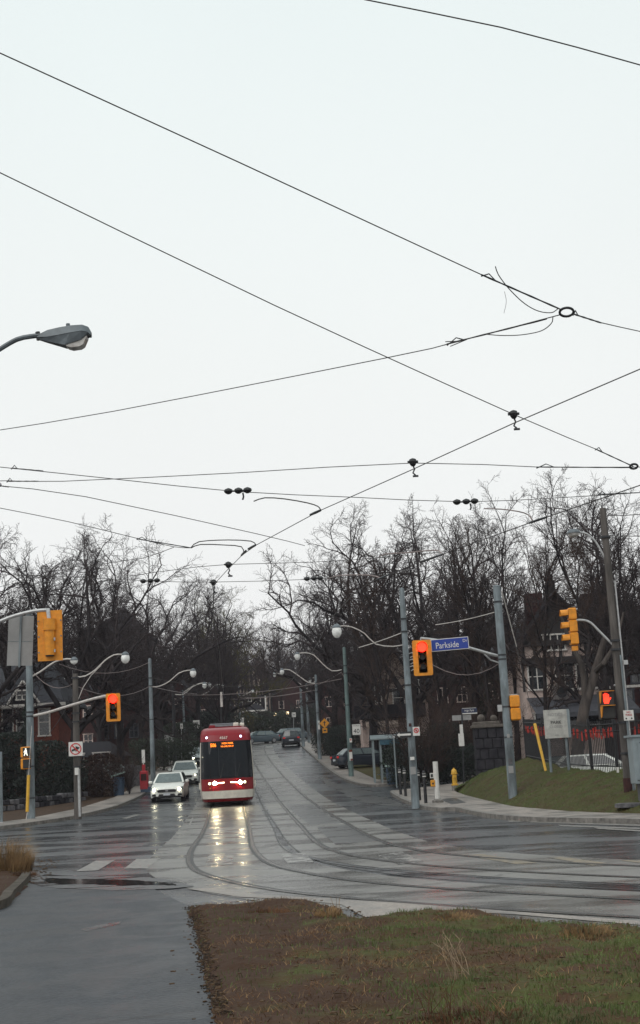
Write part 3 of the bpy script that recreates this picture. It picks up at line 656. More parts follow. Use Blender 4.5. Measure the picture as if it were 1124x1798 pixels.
    def mk(L_, nm, m):
        o = 0; Vs = []; Fs = []
        for V, F_ in L_: Vs.append(V); Fs.append(F_ + o); o += len(V)
        V = np.concatenate(Vs); F_ = np.concatenate(Fs); me = bpy.data.meshes.new(nm)
        me.vertices.add(len(V)); me.vertices.foreach_set('co', V.astype(np.float32).ravel()); me.loops.add(len(F_) * 4); me.loops.foreach_set('vertex_index', F_.astype(np.int32).ravel())
        me.polygons.add(len(F_)); me.polygons.foreach_set('loop_start', np.arange(0, len(F_) * 4, 4, dtype=np.int32)); me.polygons.foreach_set('use_smooth', np.ones(len(F_), bool))
        me.update(calc_edges=True); me.materials.append(M[m]); return me, V[:, 2].max()
    tw = {'vase': 'twigs', 'oak': 'twigs', 'lean': 'twigs_brown', 'brush': 'twigs_brown'}[style]
    a, _ = mk(trunkV, 'trunk', 'bark'); c, top = mk(crownV, 'crown', tw); return a, c, top
PROTO = {}
for nm, sty, sd_ in (('vase1', 'vase', 11), ('vase2', 'vase', 12), ('vase3', 'vase', 13), ('oak1', 'oak', 21), ('oak2', 'oak', 22), ('oak3', 'oak', 25), ('lean1', 'lean', 31), ('lean2', 'lean', 32), ('brush1', 'brush', 41), ('brush2', 'brush', 42)):
    PROTO[nm] = grow(sd_, 18 if sty != 'brush' else 6, sty)
def tree(kind, px, pyb, Y, pyt, rz, label, group=None, name='bare_tree', cat='tree', crown_m=None, sx=1.0, zb=None):
    tr, cr, top = PROTO[kind]; b = at(px, pyb, Y)
    z0 = P(Y) + .02 if zb is None else zb
    if zb == 'ray': z0 = b.z
    hh = at(px, pyt, Y).z - z0; s = hh / top
    t = thing(name, label, cat, (b.x, Y, z0 - .05), rz, group); t.scale = (s * sx, s * sx, s)
    link('trunk', tr, t)
    me = cr
    if crown_m:
        key = kind + crown_m
        if key not in PROTO: m2_ = cr.copy(); m2_.materials.clear(); m2_.materials.append(M[crown_m]); PROTO[key] = m2_
        me = PROTO[key]
    link('crown', me, t); return t
TL = [  # kind, px, base, Y, top, rot, label
    ('oak1', 128, 1402, 88, 925, .3, 'largest dark bare tree on the left, forking behind the timber pole with the ban sign'),
    ('oak2', 22, 1402, 92, 938, 2.1, 'spreading bare tree above the grey roof of the brick house at the left edge'),
    ('oak3', 212, 1385, 98, 948, 4.0, 'bare tree with straight dark trunk behind the left hanging red signal'),
    ('oak2', -70, 1405, 84, 905, 5.0, 'bare tree cut by the left edge, reaching over the grey sign back'),
    ('vase2', 178, 1392, 118, 985, 1.0, 'slimmer bare tree behind the brick block left of the blue bin'),
    ('oak1', 290, 1365, 118, 1012, 2.6, 'wide bare tree over the left pavement behind the tall grey pole'),
    ('oak3', 352, 1345, 142, 1022, .8, 'bare tree left of the streetcar roof with low drooping twigs'),
    ('oak2', 398, 1335, 165, 1046, 3.3, 'bare tree with faintly olive buds above the streetcar', ),
    ('vase1', 250, 1380, 130, 1040, 3.0, 'thin bare tree between the two widest bare trees on the left'),
    ('vase3', 560, 1330, 150, 1032, .4, 'leftmost bare tree of the right hand row, low over the road bend'),
    ('oak3', 592, 1340, 122, 955, 1.4, 'bare tree rising behind the green concrete pole with the 40 sign'),
    ('oak2', 655, 1350, 104, 882, 2.2, 'tall bare tree left of the tall lamp pole, branching above the shingled gable'),
    ('oak1', 728, 1350, 98, 872, .2, 'tall bare tree behind the signal with the red light by the blue street sign'),
    ('lean1', 688, 1352, 88, 960, 1.0, 'slender bare tree standing over the bus shelter'),
    ('vase3', 790, 1345, 92, 888, 5.1, 'bare tree in the row behind the small dark blade sign'),
    ('vase1', 835, 1340, 86, 880, 3.9, 'bare tree rising behind the stone gate pillar'),
    ('lean2', 872, 1335, 80, 900, 2.0, 'bare tree just behind the blue street sign mast pole'),
    ('vase2', 908, 1335, 82, 862, 4.4, 'bare tree in front of the half timbered house, left of its upper window'),
    ('lean1', 962, 1335, 66, 930, 3.0, 'thin forked bare tree rising beside the white notice board'),
    ('oak3', 1074, 1345, 76, 826, 1.2, 'tallest bare tree on the right, its fan of branches right of the side facing signal'),
    ('vase1', 1105, 1345, 66, 832, .6, 'tall bare tree behind the timber pole at the right edge'),
    ('vase2', 1180, 1345, 70, 850, 2.7, 'bare tree cut by the right edge of the picture'),
]
for a in TL: tree(*a[:4], a[4] - (24 if a[1] < 540 else 8), *a[5:7], zb=(.45 if a[1] > 850 else None), crown_m={398: 'twigs_bud', 688: 'twigs_brown', 560: 'twigs'}.get(a[1]))
# the pale leaning trunk by the half timbered house
b = at(1012, 1335, 62); mb = MB(); mb.tube([b - Vector((.1, 0, 1.4)), b, at(1018, 1290, 62), at(1028, 1235, 62), at(1045, 1180, 62), at(1062, 1120, 62)], [.36, .30, .27, .24, .19, .13], 10)
mb.tube([at(1028, 1235, 62), at(1026, 1190, 62), at(1020, 1165, 62), at(998, 1120, 62), at(985, 1080, 62)], [.17, .15, .13, .09, .05], 8)
mb.tube([at(1045, 1180, 62), at(1060, 1165, 61), at(1082, 1130, 61), at(1095, 1075, 61)], [.14, .12, .09, .04], 8)
b.z = b.z - 0.0
t = thing('bare_tree', 'pale thick leaning trunk with a sawn fork in front of the half timbered house', 'tree', b)
o = mb.build('trunk', 'bark_pale', t, smooth=True); o.location = -b
o = link('crown', PROTO['lean1'][1], t); o.scale = (.42, .42, .42); o.location = (1.2, 0, 3.5)
# second rows
rr = random.Random(77); kinds = ['vase1', 'vase2', 'vase3', 'oak1', 'oak2', 'lean1', 'lean2']
ORD = ['first', 'second', 'third', 'fourth', 'fifth', 'sixth', 'seventh', 'eighth', 'ninth', 'tenth', 'eleventh', 'twelfth', 'thirteenth', 'fourteenth', 'fifteenth', 'sixteenth']
def back(px0, px1, n, Y0, Y1, top, jit, group, label):
    for i in range(n):
        px = px0 + (px1 - px0) * (i + rr.uniform(.1, .9)) / n; Y = rr.uniform(Y0, Y1)
        tree(rr.choice(kinds), px, 1350, Y, top(px) + rr.uniform(-jit, jit), rr.uniform(0, 6.28), label + ', ' + ORD[i] + ' from the left', group, crown_m=rr.choice([None, None, 'twigs_brown']))
back(-60, 420, 12, 125, 175, lambda x: 1060 + .05 * x, 30, 'bare trees behind the houses on the left', 'dark bare tree in the row behind the left houses')
back(560, 1180, 16, 118, 150, lambda x: 1075 - .12 * (x - 560), 30, 'bare trees behind the houses on the right', 'dark bare tree in the row behind the right houses')
back(380, 640, 12, 205, 260, lambda x: 1108 + .0 * x, 25, 'bare trees round the bend of the road', 'dark bare tree on the slope beyond the road bend')
back(330, 700, 14, 270, 330, lambda x: 1110, 26, 'bare trees on the far hillside', 'small dark bare tree on the far hillside')
back(-80, 380, 10, 190, 260, lambda x: 1090, 26, 'bare trees far behind the left houses', 'small dark bare tree far behind the left houses')
back(640, 1200, 10, 160, 230, lambda x: 1060, 26, 'bare trees far behind the right houses', 'small dark bare tree far behind the right houses')
# brush under the trees
def shrub(kind, px, py, Y, w, h, label, m='twigs_brown', grp=None, n=None, name='shrub', cat='shrub', zb=None):
    b = at(px, py, Y); z = P(Y) if zb is None else zb; tr, cr, top = PROTO[kind]; t = thing(name, label, cat, (b.x, Y, z), rr.uniform(0, 6), grp); s = h / top
    t.scale = (s * w, s * w, s); link('stem', tr, t); link('twig', PROTO.setdefault(kind + m, None) or mkm(kind, m), t); return t
def mkm(kind, m):
    m2_ = PROTO[kind][1].copy(); m2_.materials.clear(); m2_.materials.append(M[m]); PROTO[kind + m] = m2_; return m2_
for i in range(9): shrub(rr.choice(['brush1', 'brush2']), 20 + 26 * i, 1400, rr.uniform(80, 92), .9, rr.uniform(2.2, 4.0), 'leafless brown shrub in the thicket behind the left pavement, ' + ORD[i] + ' from the left', grp='brown shrubs of the left thicket')
for i in range(9): shrub(rr.choice(['brush1', 'brush2']), 722 + 20 * i, 1350, rr.uniform(74, 86), .9, rr.uniform(4.0, 7.5), 'tall leafless shrub in the thicket behind the stone wall, ' + ORD[i] + ' from the left', grp='tall shrubs of the right thicket')
for i in range(8): shrub(rr.choice(['brush1', 'brush2']), 560 + 14 * i, 1350, rr.uniform(120, 150), 1, rr.uniform(3, 6), 'leafless shrub beyond the right pavement near the bend, ' + ORD[i] + ' from the left', grp='shrubs right of the bend')
def leafmass(name, c, dims, n, m, label, cat, seed, leaf=.09, kind=None, core='evergreen', group=None):
    """evergreen bulk: stem, leaves through the volume"""
    r = random.Random(seed); t = thing(name, label, cat, c, 0, group)
    mb = MB(); lumps = [(r.uniform(-.5, .5) * dims[0], r.uniform(-.5, .5) * dims[1], r.uniform(.15, 1) * dims[2], r.uniform(.25, .5)) for _ in range(12)]
    for _ in range(n):
        a = r.uniform(0, 6.28); q = r.random() ** .4; v = r.random()
        if kind == 'cone': rad = (1 - v) ** .8 * (.75 + .25 * math.sin(v * 40)); z = v * dims[2]
        elif kind == 'round': v = math.acos(1 - 2 * v * .98) / math.pi; rad = math.sin(v * math.pi) ** .7; z = (1 - math.cos(v * math.pi)) * .5 * dims[2]
        else: rad = 1; z = v * dims[2]
        if kind is None: x, y = (r.uniform(-.5, .5)) * dims[0], (r.uniform(-.5, .5)) * dims[1]; z = dims[2] * (v ** .6) * (1 + .22 * mn.noise(Vector((x * .8 + seed, y * .8, 0))))
        else: x, y = math.cos(a) * q * rad * dims[0] / 2, math.sin(a) * q * rad * dims[1] / 2; f = 1 + .35 * mn.noise(Vector((math.cos(a) * 1.5 + seed, math.sin(a) * 1.5, z * .9))); x *= f; y *= f
        s = leaf * r.uniform(.5, 1.5); u = Vector((r.gauss(0, 1), r.gauss(0, 1), r.gauss(0, 1))).normalized() * s; w = Vector((r.gauss(0, 1), r.gauss(0, 1), r.gauss(0, .6))).normalized() * s; p = Vector((x, y, z))
        mb.add([p - u * .5, p + w * .45, p + u, p - w * .45], [(0, 1, 2, 3)])
    mb.build('foliage', m, t)
    mb = MB(); mb.tube([(0, 0, -.1), (0, 0, dims[2] * .8)], [.09, .03], 6)
    for k in range(5): mb.tube([(0, 0, dims[2] * (.15 + .12 * k)), (dims[0] * .3 * math.cos(k * 2.3), dims[1] * .3 * math.sin(k * 2.3), dims[2] * (.3 + .12 * k))], [.04, .015], 4)
    mb.build('stem', 'bark', t); return t
def LM(name, px, py, Y, w, d, h, n, m, label, cat, seed, **k):
    b = at(px, py, Y); return leafmass(name, (b.x, Y, P(Y) if Y > 70 or b.x < 0 else b.z), (w, d, h), n, m, label, cat, seed, **k)
LM('cedar_shrub', 24, 1410, 79, 3.0, 2.4, 4.2, 9000, 'evergreen', 'dark cedar mass at the left edge in front of the brick house', 'shrub', 1, kind='round')
LM('cedar_shrub', 50, 1405, 78, 2.0, 1.8, 6.2, 7000, 'evergreen', 'tallest narrow dark cedar behind the grey signal pole on the left', 'shrub', 2, kind='cone')
LM('cedar_shrub', 84, 1405, 77.5, 3.2, 2.0, 3.6, 9000, 'evergreen', 'broad dark cedar between the signal pole and the timber pole', 'shrub', 3, kind='round')
LM('cedar_shrub', -20, 1410, 79, 3.2, 2.0, 4.0, 6000, 'evergreen', 'dark cedar cut by the left edge', 'shrub', 4, kind='round')
LM('cedar_shrub', 118, 1405, 80, 2.6, 2.0, 2.9, 5000, 'evergreen', 'lower dark cedar just behind the timber pole with the ban sign', 'shrub', 5, kind='round')
LM('brown_bush', 180, 1400, 82, 3.0, 2.0, 2.6, 5000, 'brush', 'rusty brown bush between the timber pole and the blue bin', 'shrub', 6, kind='round', leaf=.07)
LM('brown_bush', 152, 1400, 84, 2.6, 2.0, 2.3, 4000, 'brush', 'low rusty brown bush right of the timber pole', 'shrub', 7, kind='round', leaf=.07)
LM('yew_hedge', 288, 1350, 112, 5.5, 3, 2.6, 9000, 'hedge_green', 'dark clipped yew hedge behind the tall pole on the left pavement', 'hedge', 8)
LM('yew_hedge', 322, 1340, 128, 5.0, 3, 3.6, 7000, 'hedge_green', 'dark evergreen hedge left of the streetcar roof', 'hedge', 9, kind='round', leaf=.13)
LM('yew_hedge', 372, 1330, 150, 7.0, 4, 4.2, 9000, 'evergreen', 'tall dark evergreen behind the streetcar roof', 'hedge', 10, kind='round', leaf=.15)
LM('yew_hedge', 440, 1308, 186, 11.0, 3, 3.4, 9000, 'hedge_green', 'green hedge behind the first far car on the bend', 'hedge', 11, leaf=.15)
LM('yew_hedge', 505, 1300, 200, 12.0, 3, 3.6, 9000, 'hedge_green', 'green hedge behind the two overlapping cars on the bend', 'hedge', 12, leaf=.15)
LM('yew_hedge', 580, 1300, 200, 11.0, 3, 4.2, 8000, 'evergreen', 'dark hedge behind the amber warning sign', 'hedge', 13, leaf=.15)
LM('yew_bush', 583, 1335, 122, 3.4, 3, 2.6, 6000, 'evergreen', 'dark round yew beside the right pavement below the amber sign', 'shrub', 14, kind='round')
LM('yew_bush', 603, 1345, 112, 3.0, 3, 3.0, 6000, 'evergreen', 'dark yew just left of the pole with the 40 sign', 'shrub', 15, kind='round')
LM('yew_bush', 762, 1372, 76, 5.0, 2, 2.0, 8000, 'evergreen', 'dark low evergreen hedge behind the yellow hydrant', 'hedge', 16)
LM('yew_bush', 722, 1372, 80, 3.4, 2, 2.8, 6000, 'evergreen', 'dark evergreen bush right behind the bus shelter', 'shrub', 17, kind='round')
LM('yew_bush', 790, 1360, 80, 3.0, 2.4, 3.4, 7000, 'evergreen', 'dark evergreen bush beside the stone gate pillar', 'shrub', 18, kind='round')
LM('spruce', 992, 1330, 92, 6.0, 6.0, 12.6, 16000, 'evergreen', 'dark conifer rising behind the half timbered house', 'tree', 19, kind='cone', leaf=.2)
LM('spruce', 900, 1340, 90, 4.0, 4.0, 7.0, 9000, 'evergreen', 'dark evergreen between the mast pole and the half timbered house', 'tree', 20, kind='round', leaf=.14)
# far wood: the mass beyond, one object
mb = MB(); r2 = random.Random(9)
for _ in range(15000):
    Y = r2.uniform(285, 420); px = r2.uniform(-150, 1300); b = at(px, 1200, Y); x, z = b.x, P(Y) - .3; h_ = r2.uniform(7, 14); w = r2.uniform(.05, .11)
    if r2.random() < .4: mb.tube([(x, Y, z), (x + r2.uniform(-.5, .5), Y, z + h_)], [w * 1.8, w * .4], 3, cap=False)
    else:
        z1 = z + r2.uniform(1, h_); dx = r2.uniform(-2.5, 2.5); mb.tube([(x, Y, z1), (x + dx, Y + r2.uniform(-1, 1), z1 + r2.uniform(.6, 3))], [w, w * .3], 3, cap=False)
tag(mb.build('far_wood', 'twigs'), 'far wooded hillside closing the end of the street', 'wood', kind='stuff')

# ================================================================== BUILDINGS
def window(parent, c, w, h, fm='trim_white', dark='pane', bars=1, u=Vector((1, 0, 0)), name='window', fw=.09):
    """window standing proud of a wall facing the camera side; c on the wall face"""
    c = Vector(c); z = Vector((0, 0, 1)); n_ = u.cross(z); mb = MB()
    for s in (-1, 1): mb.prism([(s * w / 2 - fw / 2, -h / 2), (s * w / 2 + fw / 2, -h / 2), (s * w / 2 + fw / 2, h / 2), (s * w / 2 - fw / 2, h / 2)], (c + n_ * .03, u, z), .10)
    for s in (-1, 1): mb.prism([(-w / 2 - fw, s * h / 2 - fw / 2), (w / 2 + fw, s * h / 2 - fw / 2), (w / 2 + fw, s * h / 2 + fw / 2), (-w / 2 - fw, s * h / 2 + fw / 2)], (c + n_ * .035, u, z), .12)
    for k in range(bars):
        x = -w / 2 + w * (k + 1) / (bars + 1); mb.prism([(x - .03, -h / 2), (x + .03, -h / 2), (x + .03, h / 2), (x - .03, h / 2)], (c + n_ * .03, u, z), .07)
    mb.prism([(-w / 2, -.025), (w / 2, -.025), (w / 2, .025), (-w / 2, .025)], (c + n_ * .03, u, z), .075)
    f = mb.build(name, fm, parent)
    mb = MB(); mb.prism([(-w / 2, -h / 2), (w / 2, -h / 2), (w / 2, h / 2), (-w / 2, h / 2)], (c + n_ * .012, u, z), .02); mb.build('pane', dark, f); return f
U0 = Vector((1, 0, 0)); Z0 = Vector((0, 0, 1))
def pw(px, py, Y, oy=0): v = at(px, py, Y); return Vector((v.x, Y - oy, v.z))
# left brick house -------------------------------------------------
Y = 90.0; h = thing('brick_house', 'red brick house with grey roof and small white trimmed gable at the left edge', 'house')
x0, x1 = at(-90, 1300, Y).x, at(104, 1300, Y).x; zb, ze = P(Y) - .3, at(40, 1238, Y).z
mb = MB(); mb.box(((x0 + x1) / 2, Y + 4, (zb + ze) / 2), (x1 - x0, 8, ze - zb)); mb.build('wall', 'brick_red', h)
mb = MB(); zr = at(60, 1166, Y + 4).z
mb.add([(x0 - .5, Y - .5, ze - .02), (x1 + .5, Y - .5, ze - .02), (x1 - 1.2, Y + 4, zr), (x0, Y + 4, zr), (x1 + .5, Y + 8.5, ze - .02), (x0 - .5, Y + 8.5, ze - .02)], [(0, 1, 2, 3), (3, 2, 4, 5), (1, 4, 2), (0, 3, 5), (0, 5, 4, 1)]); rf = mb.build('roof', 'roof_grey', h)
mb = MB(); mb.box(((x0 + x1) / 2, Y - .46, ze - .08), (x1 - x0 + 1.1, .16, .22)); mb.build('gutter', 'trim_white', h)
ax, az_ = at(43, 1196, Y).x, at(43, 1196, Y - .4).z; gx0, gx1 = at(16, 1238, Y).x, at(72, 1238, Y).x
d = None; mb = MB(); mb.add([(gx0, Y - .42, ze + .05), (gx1, Y - .42, ze + .05), (ax, Y - .42, az_), (gx0, Y + 3, ze + .05), (gx1, Y + 3, ze + .05), (ax, Y + 3, az_)], [(0, 1, 2), (0, 2, 5, 3), (1, 4, 5, 2)]); d = mb.build('dormer', 'roof_dark', h)
mb = MB(); mb.tube([(gx0, Y - .5, ze + .06), (ax, Y - .5, az_ + .02)], .075, 4); mb.tube([(gx1, Y - .5, ze + .06), (ax, Y - .5, az_ + .02)], .075, 4); mb.build('bargeboard', 'trim_white', d)
w_ = window(h, (ax - .05, Y - .43, ze + .62), .75, .6, bars=1)
for px in (14, 39): window(h, (at(px, 1270, Y).x, Y, at(px, 1268, Y).z), .72, 1.75, bars=0)
window(h, (at(78, 1270, Y).x, Y, at(78, 1268, Y).z), .72, 1.75, bars=0)
window(h, (at(-40, 1270, Y).x, Y, at(-40, 1272, Y).z), 1.4, 1.75, bars=1)
mb = MB(); mb.box((x0 + .9, Y + 3, zr + .2), (.9, .9, 1.8)); mb.build('chimney', 'brick_dark', rf)
# left brick block among trees
Y = 132.0; h = thing('apartment_block', 'dark brick block half hidden by bare trees behind the left signal', 'building')
x0, x1 = at(168, 1200, Y).x, at(246, 1200, Y).x; zt = at(205, 1108, Y).z; zb = P(Y) - .5
mb = MB(); mb.box(((x0 + x1) / 2, Y + 6, (zb + zt) / 2), (x1 - x0, 12, zt - zb)); mb.build('wall', 'brick_dark', h)
mb = MB(); mb.add([(x0 - .4, Y - .4, zt), (x1 + .4, Y - .4, zt), ((x0 + x1) / 2, Y + 6, zt + 3), (x1 + .4, Y + 12.4, zt), (x0 - .4, Y + 12.4, zt)], [(0, 1, 2), (1, 3, 2), (3, 4, 2), (4, 0, 2), (0, 4, 3, 1)]); mb.build('roof', 'roof_dark', h)
for i in range(3):
    for j in range(4): window(h, (x0 + (i + .5) * (x1 - x0) / 3, Y, zt - 1.5 - j * 2.7), .8, 1.3, fm='roof_grey')
# low blue-grey roofs behind the brown bush
Y = 104; h = thing('low_house', 'low house with dark roof behind the brown bush left of the blue bin', 'house')
x0, x1 = at(95, 1330, Y).x, at(205, 1330, Y).x; zb = P(Y) - .3; ze = at(140, 1330, Y).z; zr = at(140, 1302, Y).z
mb = MB(); mb.box(((x0 + x1) / 2, Y + 3, (zb + ze) / 2), (x1 - x0, 6, ze - zb)); mb.build('wall', 'brick_dark', h)
mb = MB(); mb.add([(x0 - .4, Y - .4, ze), (x1 + .4, Y - .4, ze), (x1 - 1, Y + 3, zr), (x0 + 1, Y + 3, zr), (x1 + .4, Y + 6.4, ze), (x0 - .4, Y + 6.4, ze)], [(0, 1, 2, 3), (3, 2, 4, 5), (1, 4, 2), (0, 3, 5), (0, 5, 4, 1)]); mb.build('roof', 'roof_dark', h)
window(h, ((x0 + x1) / 2 - .7, Y, zb + 1.9), 1.2, 1.0); window(h, ((x0 + x1) / 2 + 1.2, Y, zb + 1.9), 1.2, 1.0)
# far half timbered house
def gable_house(name, label, Y, pxs, py_base_z, py_eave, apex, wall, roof, depth=9, over=.4, gable_m=None):
    h = thing(name, label, 'house'); x0, x1 = at(pxs[0], py_eave, Y).x, at(pxs[1], py_eave, Y).x; ze = at(sum(pxs) / 2, py_eave, Y).z; a = at(apex[0], apex[1], Y); zb = py_base_z
    mb = MB(); mb.box(((x0 + x1) / 2, Y + depth / 2, (zb + ze) / 2), (x1 - x0, depth, ze - zb)); mb.build('wall', wall, h)
    mb = MB(); mb.add([(x0, Y, ze), (x1, Y, ze), (a.x, Y, a.z), (x0, Y + .2, ze), (x1, Y + .2, ze), (a.x, Y + .2, a.z)], [(0, 1, 2), (5, 4, 3), (0, 2, 5, 3), (1, 4, 5, 2)]); mb.build('gable', gable_m or wall, h)
    mb = MB()
    for xe, s in ((x0, -1), (x1, 1)):
        dx, dz = xe - a.x, ze - a.z; ln = math.hypot(dx, dz); ex, ez = dx / ln * over, dz / ln * over
        q = [(a.x, Y - over, a.z + .1), (xe + ex, Y - over, ze + ez + .1), (xe + ex, Y + depth + over, ze + ez + .1), (a.x, Y + depth + over, a.z + .1)]
        mb.add(q + [(x, y, z + .16) for x, y, z in q], [(0, 1, 2, 3), (7, 6, 5, 4), (0, 4, 5, 1), (1, 5, 6, 2), (2, 6, 7, 3)])
    rf = mb.build('roof', roof, h); return h, x0, x1, ze, a, rf
Y = 225
h, x0, x1, ze, a, rf = gable_house('far_house', 'far half timbered house facing down the street above the hedge', Y, (408, 470), P(225) - .5, 1206, (440, 1172), 'stucco_pale', 'roof_dark', gable_m='stucco_pale')
mb = MB()
for k in range(12):
    x = x0 + (x1 - x0) * k / 11; mb.box((x, Y - .05, ze - 2.2), (.30, .1, 4.4))
for zz in (ze - .1, ze - 1.6, ze - 3.2, ze - 4.3): mb.box(((x0 + x1) / 2, Y - .11, zz), (x1 - x0, .1, .35))
for k in range(-3, 4): mb.box((a.x + k * .8, Y - .05, ze + (a.z - ze) * (.45 - abs(k) * .1)), (.28, .1, (a.z - ze) * (.9 - abs(k) * .22)))
mb.build('timber_frame', 'timber', h)
for px in (420, 436, 452): window(h, (at(px, 1224, Y).x, Y - .17, ze - 2.4), 1.0, 1.2, dark='pane')
h2 = thing('porch_house', 'small gabled cottage with one pale window just above the streetcar', 'house'); Y = 205
x0, x1 = at(430, 1250, Y).x, at(466, 1250, Y).x; zb = P(Y) - .3; ze = at(448, 1248, Y).z; ax = at(446, 1232, Y)
mb = MB(); mb.box(((x0 + x1) / 2, Y + 3, (zb + ze) / 2), (x1 - x0, 6, ze - zb)); mb.build('wall', 'brick_dark', h2)
mb = MB(); mb.add([(x0 - .3, Y - .3, ze), (x1 + .3, Y - .3, ze), (ax.x, Y + 3, ax.z), (x1 + .3, Y + 6, ze), (x0 - .3, Y + 6, ze)], [(0, 1, 2), (1, 3, 2), (3, 4, 2), (4, 0, 2), (0, 4, 3, 1)]); mb.build('roof', 'roof_dark', h2)
mb = MB(); mb.box(((x0 + x1) / 2, Y - .34, ze - .02), (x1 - x0 + .7, .12, .22)); mb.build('gutter', 'trim_white', h2)
window(h2, (at(444, 1260, Y).x, Y, at(444, 1259, Y).z), 1.3, 1.2)
mb = MB(); mb.box((x1 + .1, Y - .2, (ze + at(455, 1220, Y).z) / 2), (.18, .18, at(455, 1220, Y).z - ze)); mb.build('downpipe', 'trim_white', h2)
# shingled gable house behind the shelter
Y = 108
h, x0, x1, ze, a, rf = gable_house('shingled_house', 'house with tan shingled gable and pink garage wall behind the bus shelter', Y, (634, 752), P(Y) - .5, 1238, (688, 1140), 'stucco', 'roof_dark', gable_m='shake_tan', over=.5)
for px, py, w, hh in ((664, 1217, .5, 1.5), (729, 1207, .6, 2.2), (700, 1225, .9, 1.4)): window(h, (at(px, py, Y).x, Y, at(px, py, Y).z), w, hh, bars=0)
zp = at(680, 1240, Y - 2).z; zq = at(680, 1262, Y - 2.5).z
mb = MB(); mb.box(((x0 + x1) / 2 - .5, Y - 1.4, (zp + zq) / 2 + .1), (x1 - x0 + .2, 2.6, zp - zq)); mb.build('porch', 'roof_dark', h)
mb = MB(); mb.add([(x0 + .2, Y - 4.2, zq - .55), (x1 - 2.6, Y - 4.2, zq - .55), (x1 - 2.6, Y - 1.5, zq + .1), (x0 + .2, Y - 1.5, zq + .1), (x0 + .2, Y - 4.2, zq - .75), (x1 - 2.6, Y - 4.2, zq - .75)], [(0, 1, 2, 3), (4, 5, 1, 0)]); mb.build('porch_roof', 'shake_tan', h)
mb = MB(); mb.box(((x0 + x1) / 2 - 1.2, Y - 3.9, (P(Y) - .3 + zq - .8) / 2), (x1 - x0 - 3.0, .3, zq - .8 - P(Y) + .3)); mb.build('garage_wall', 'stucco', h)
mb = MB(); mb.box((at(676, 1300, Y - 4).x, Y - 4.09, P(Y) + 1.0), (2.3, .08, 2.2)); g = mb.build('garage_door', 'roof_dark', h)
# half timbered house on the right
Y = 78; 
h, x0, x1, ze, a, rf = gable_house('half_timbered_house', 'half timbered house with pink stucco and dark bands behind the iron fence on the right', Y, (916, 1048), .2, 1128, (972, 1046), 'stucco', 'roof_dark', gable_m='timber', over=.6)  # gable coloured timber dark throughout, shade on its stucco put into the colour
z1 = at(980, 1160, Y).z; z2 = at(980, 1206, Y).z
mb = MB(); mb.box(((x0 + x1) / 2, Y - .12, z1), (x1 - x0 + .3, .24, .42)); mb.box(((x0 + x1) / 2, Y - .12, ze + .0), (x1 - x0 + .3, .2, .3))
for px in (918, 934, 968, 978, 1004, 1016, 1030, 1044): mb.box((at(px, 1180, Y).x, Y - .05, (z1 + z2) / 2 + .0), (.13, .1, z1 - z2 + .4))
for px in (918, 938, 962, 984, 1006, 1028, 1044): mb.box((at(px, 1140, Y).x, Y - .05, (z1 + ze) / 2), (.15, .1, ze - z1))
mb.tube([(x0 + .3, Y - .06, z1), (x0 + 1.5, Y - .06, ze)], .07, 4); mb.tube([(x1 - .3, Y - .06, z1), (x1 - 1.5, Y - .06, ze)], .07, 4)
mb.build('timber_frame', 'timber', h)
for px, py, w, hh, b_ in ((943, 1188, 1.0, 1.5, 1), (991, 1186, .95, 1.6, 1), (973, 1128, 1.2, .9, 2), (1020, 1188, .5, 1.4, 0)): window(h, (at(px, py, Y).x, Y - .02, at(px, py, Y).z), w, hh, bars=b_)
mb = MB(); zq = at(980, 1252, Y - 3).z; zr_ = at(980, 1222, Y - .5).z
xa, xb = at(925, 1240, Y).x, at(1100, 1240, Y).x
mb.add([(xa, Y - 3.4, zq), (xb, Y - 3.4, zq), (xb, Y - .05, zr_), (xa, Y - .05, zr_), (xa, Y - 3.4, zq - .25), (xb, Y - 3.4, zq - .25)], [(0, 1, 2, 3), (4, 5, 1, 0)]); mb.build('porch_roof', 'roof_grey', h)
mb = MB(); mb.box((at(1060, 1205, Y).x, Y - .3, at(1060, 1208, Y).z), (5.0, .12, .14)); mb.build('gutter', 'trim_white', h)
for px, py, w, hh in ((957, 1270, 1.1, 1.2), (1010, 1272, 1.2, 1.1), (1043, 1272, 1.2, 1.1)): window(h, (at(px, py, Y).x, Y - .02, at(px, py, Y).z), w, hh, bars=0)
c = at(995, 1222, Y - 1.0); mb = MB(); mb.box((c.x - .3, Y - 1.0, zr_ + .15), (.9, .5, .8), bev=.04); o = mb.build('air_conditioner', 'ac_grey', h)
mb = MB(); mb.disc((c.x - .3, Y - 1.27, zr_ + .15), (0, 1, 0), .3, 16, .03); mb.build('fan_grille', 'dark_metal', o)
for px, wd_ in ((935, .5), (1035, .6)):
    c = at(px, 1040, Y + 3); mb = MB(); mb.box((c.x, Y + 3, c.z - 1.6), (wd_ + .5, .8, 3.0)); mb.build('chimney', 'brick_dark', rf)
Y = 82; h, x0, x1, ze, a, rf = gable_house('dark_brick_house', 'dark brick house behind the timber pole at the right edge', Y, (1046, 1190), .2, 1150, (1100, 1062), 'brick_dark', 'roof_dark', over=.5, gable_m='timber')
for px, py in ((1100, 1230), (1140, 1230), (1080, 1180), (1120, 1180)): window(h, (at(px, py, Y).x, Y, at(px, py, Y).z), .9, 1.3, fm='roof_grey')
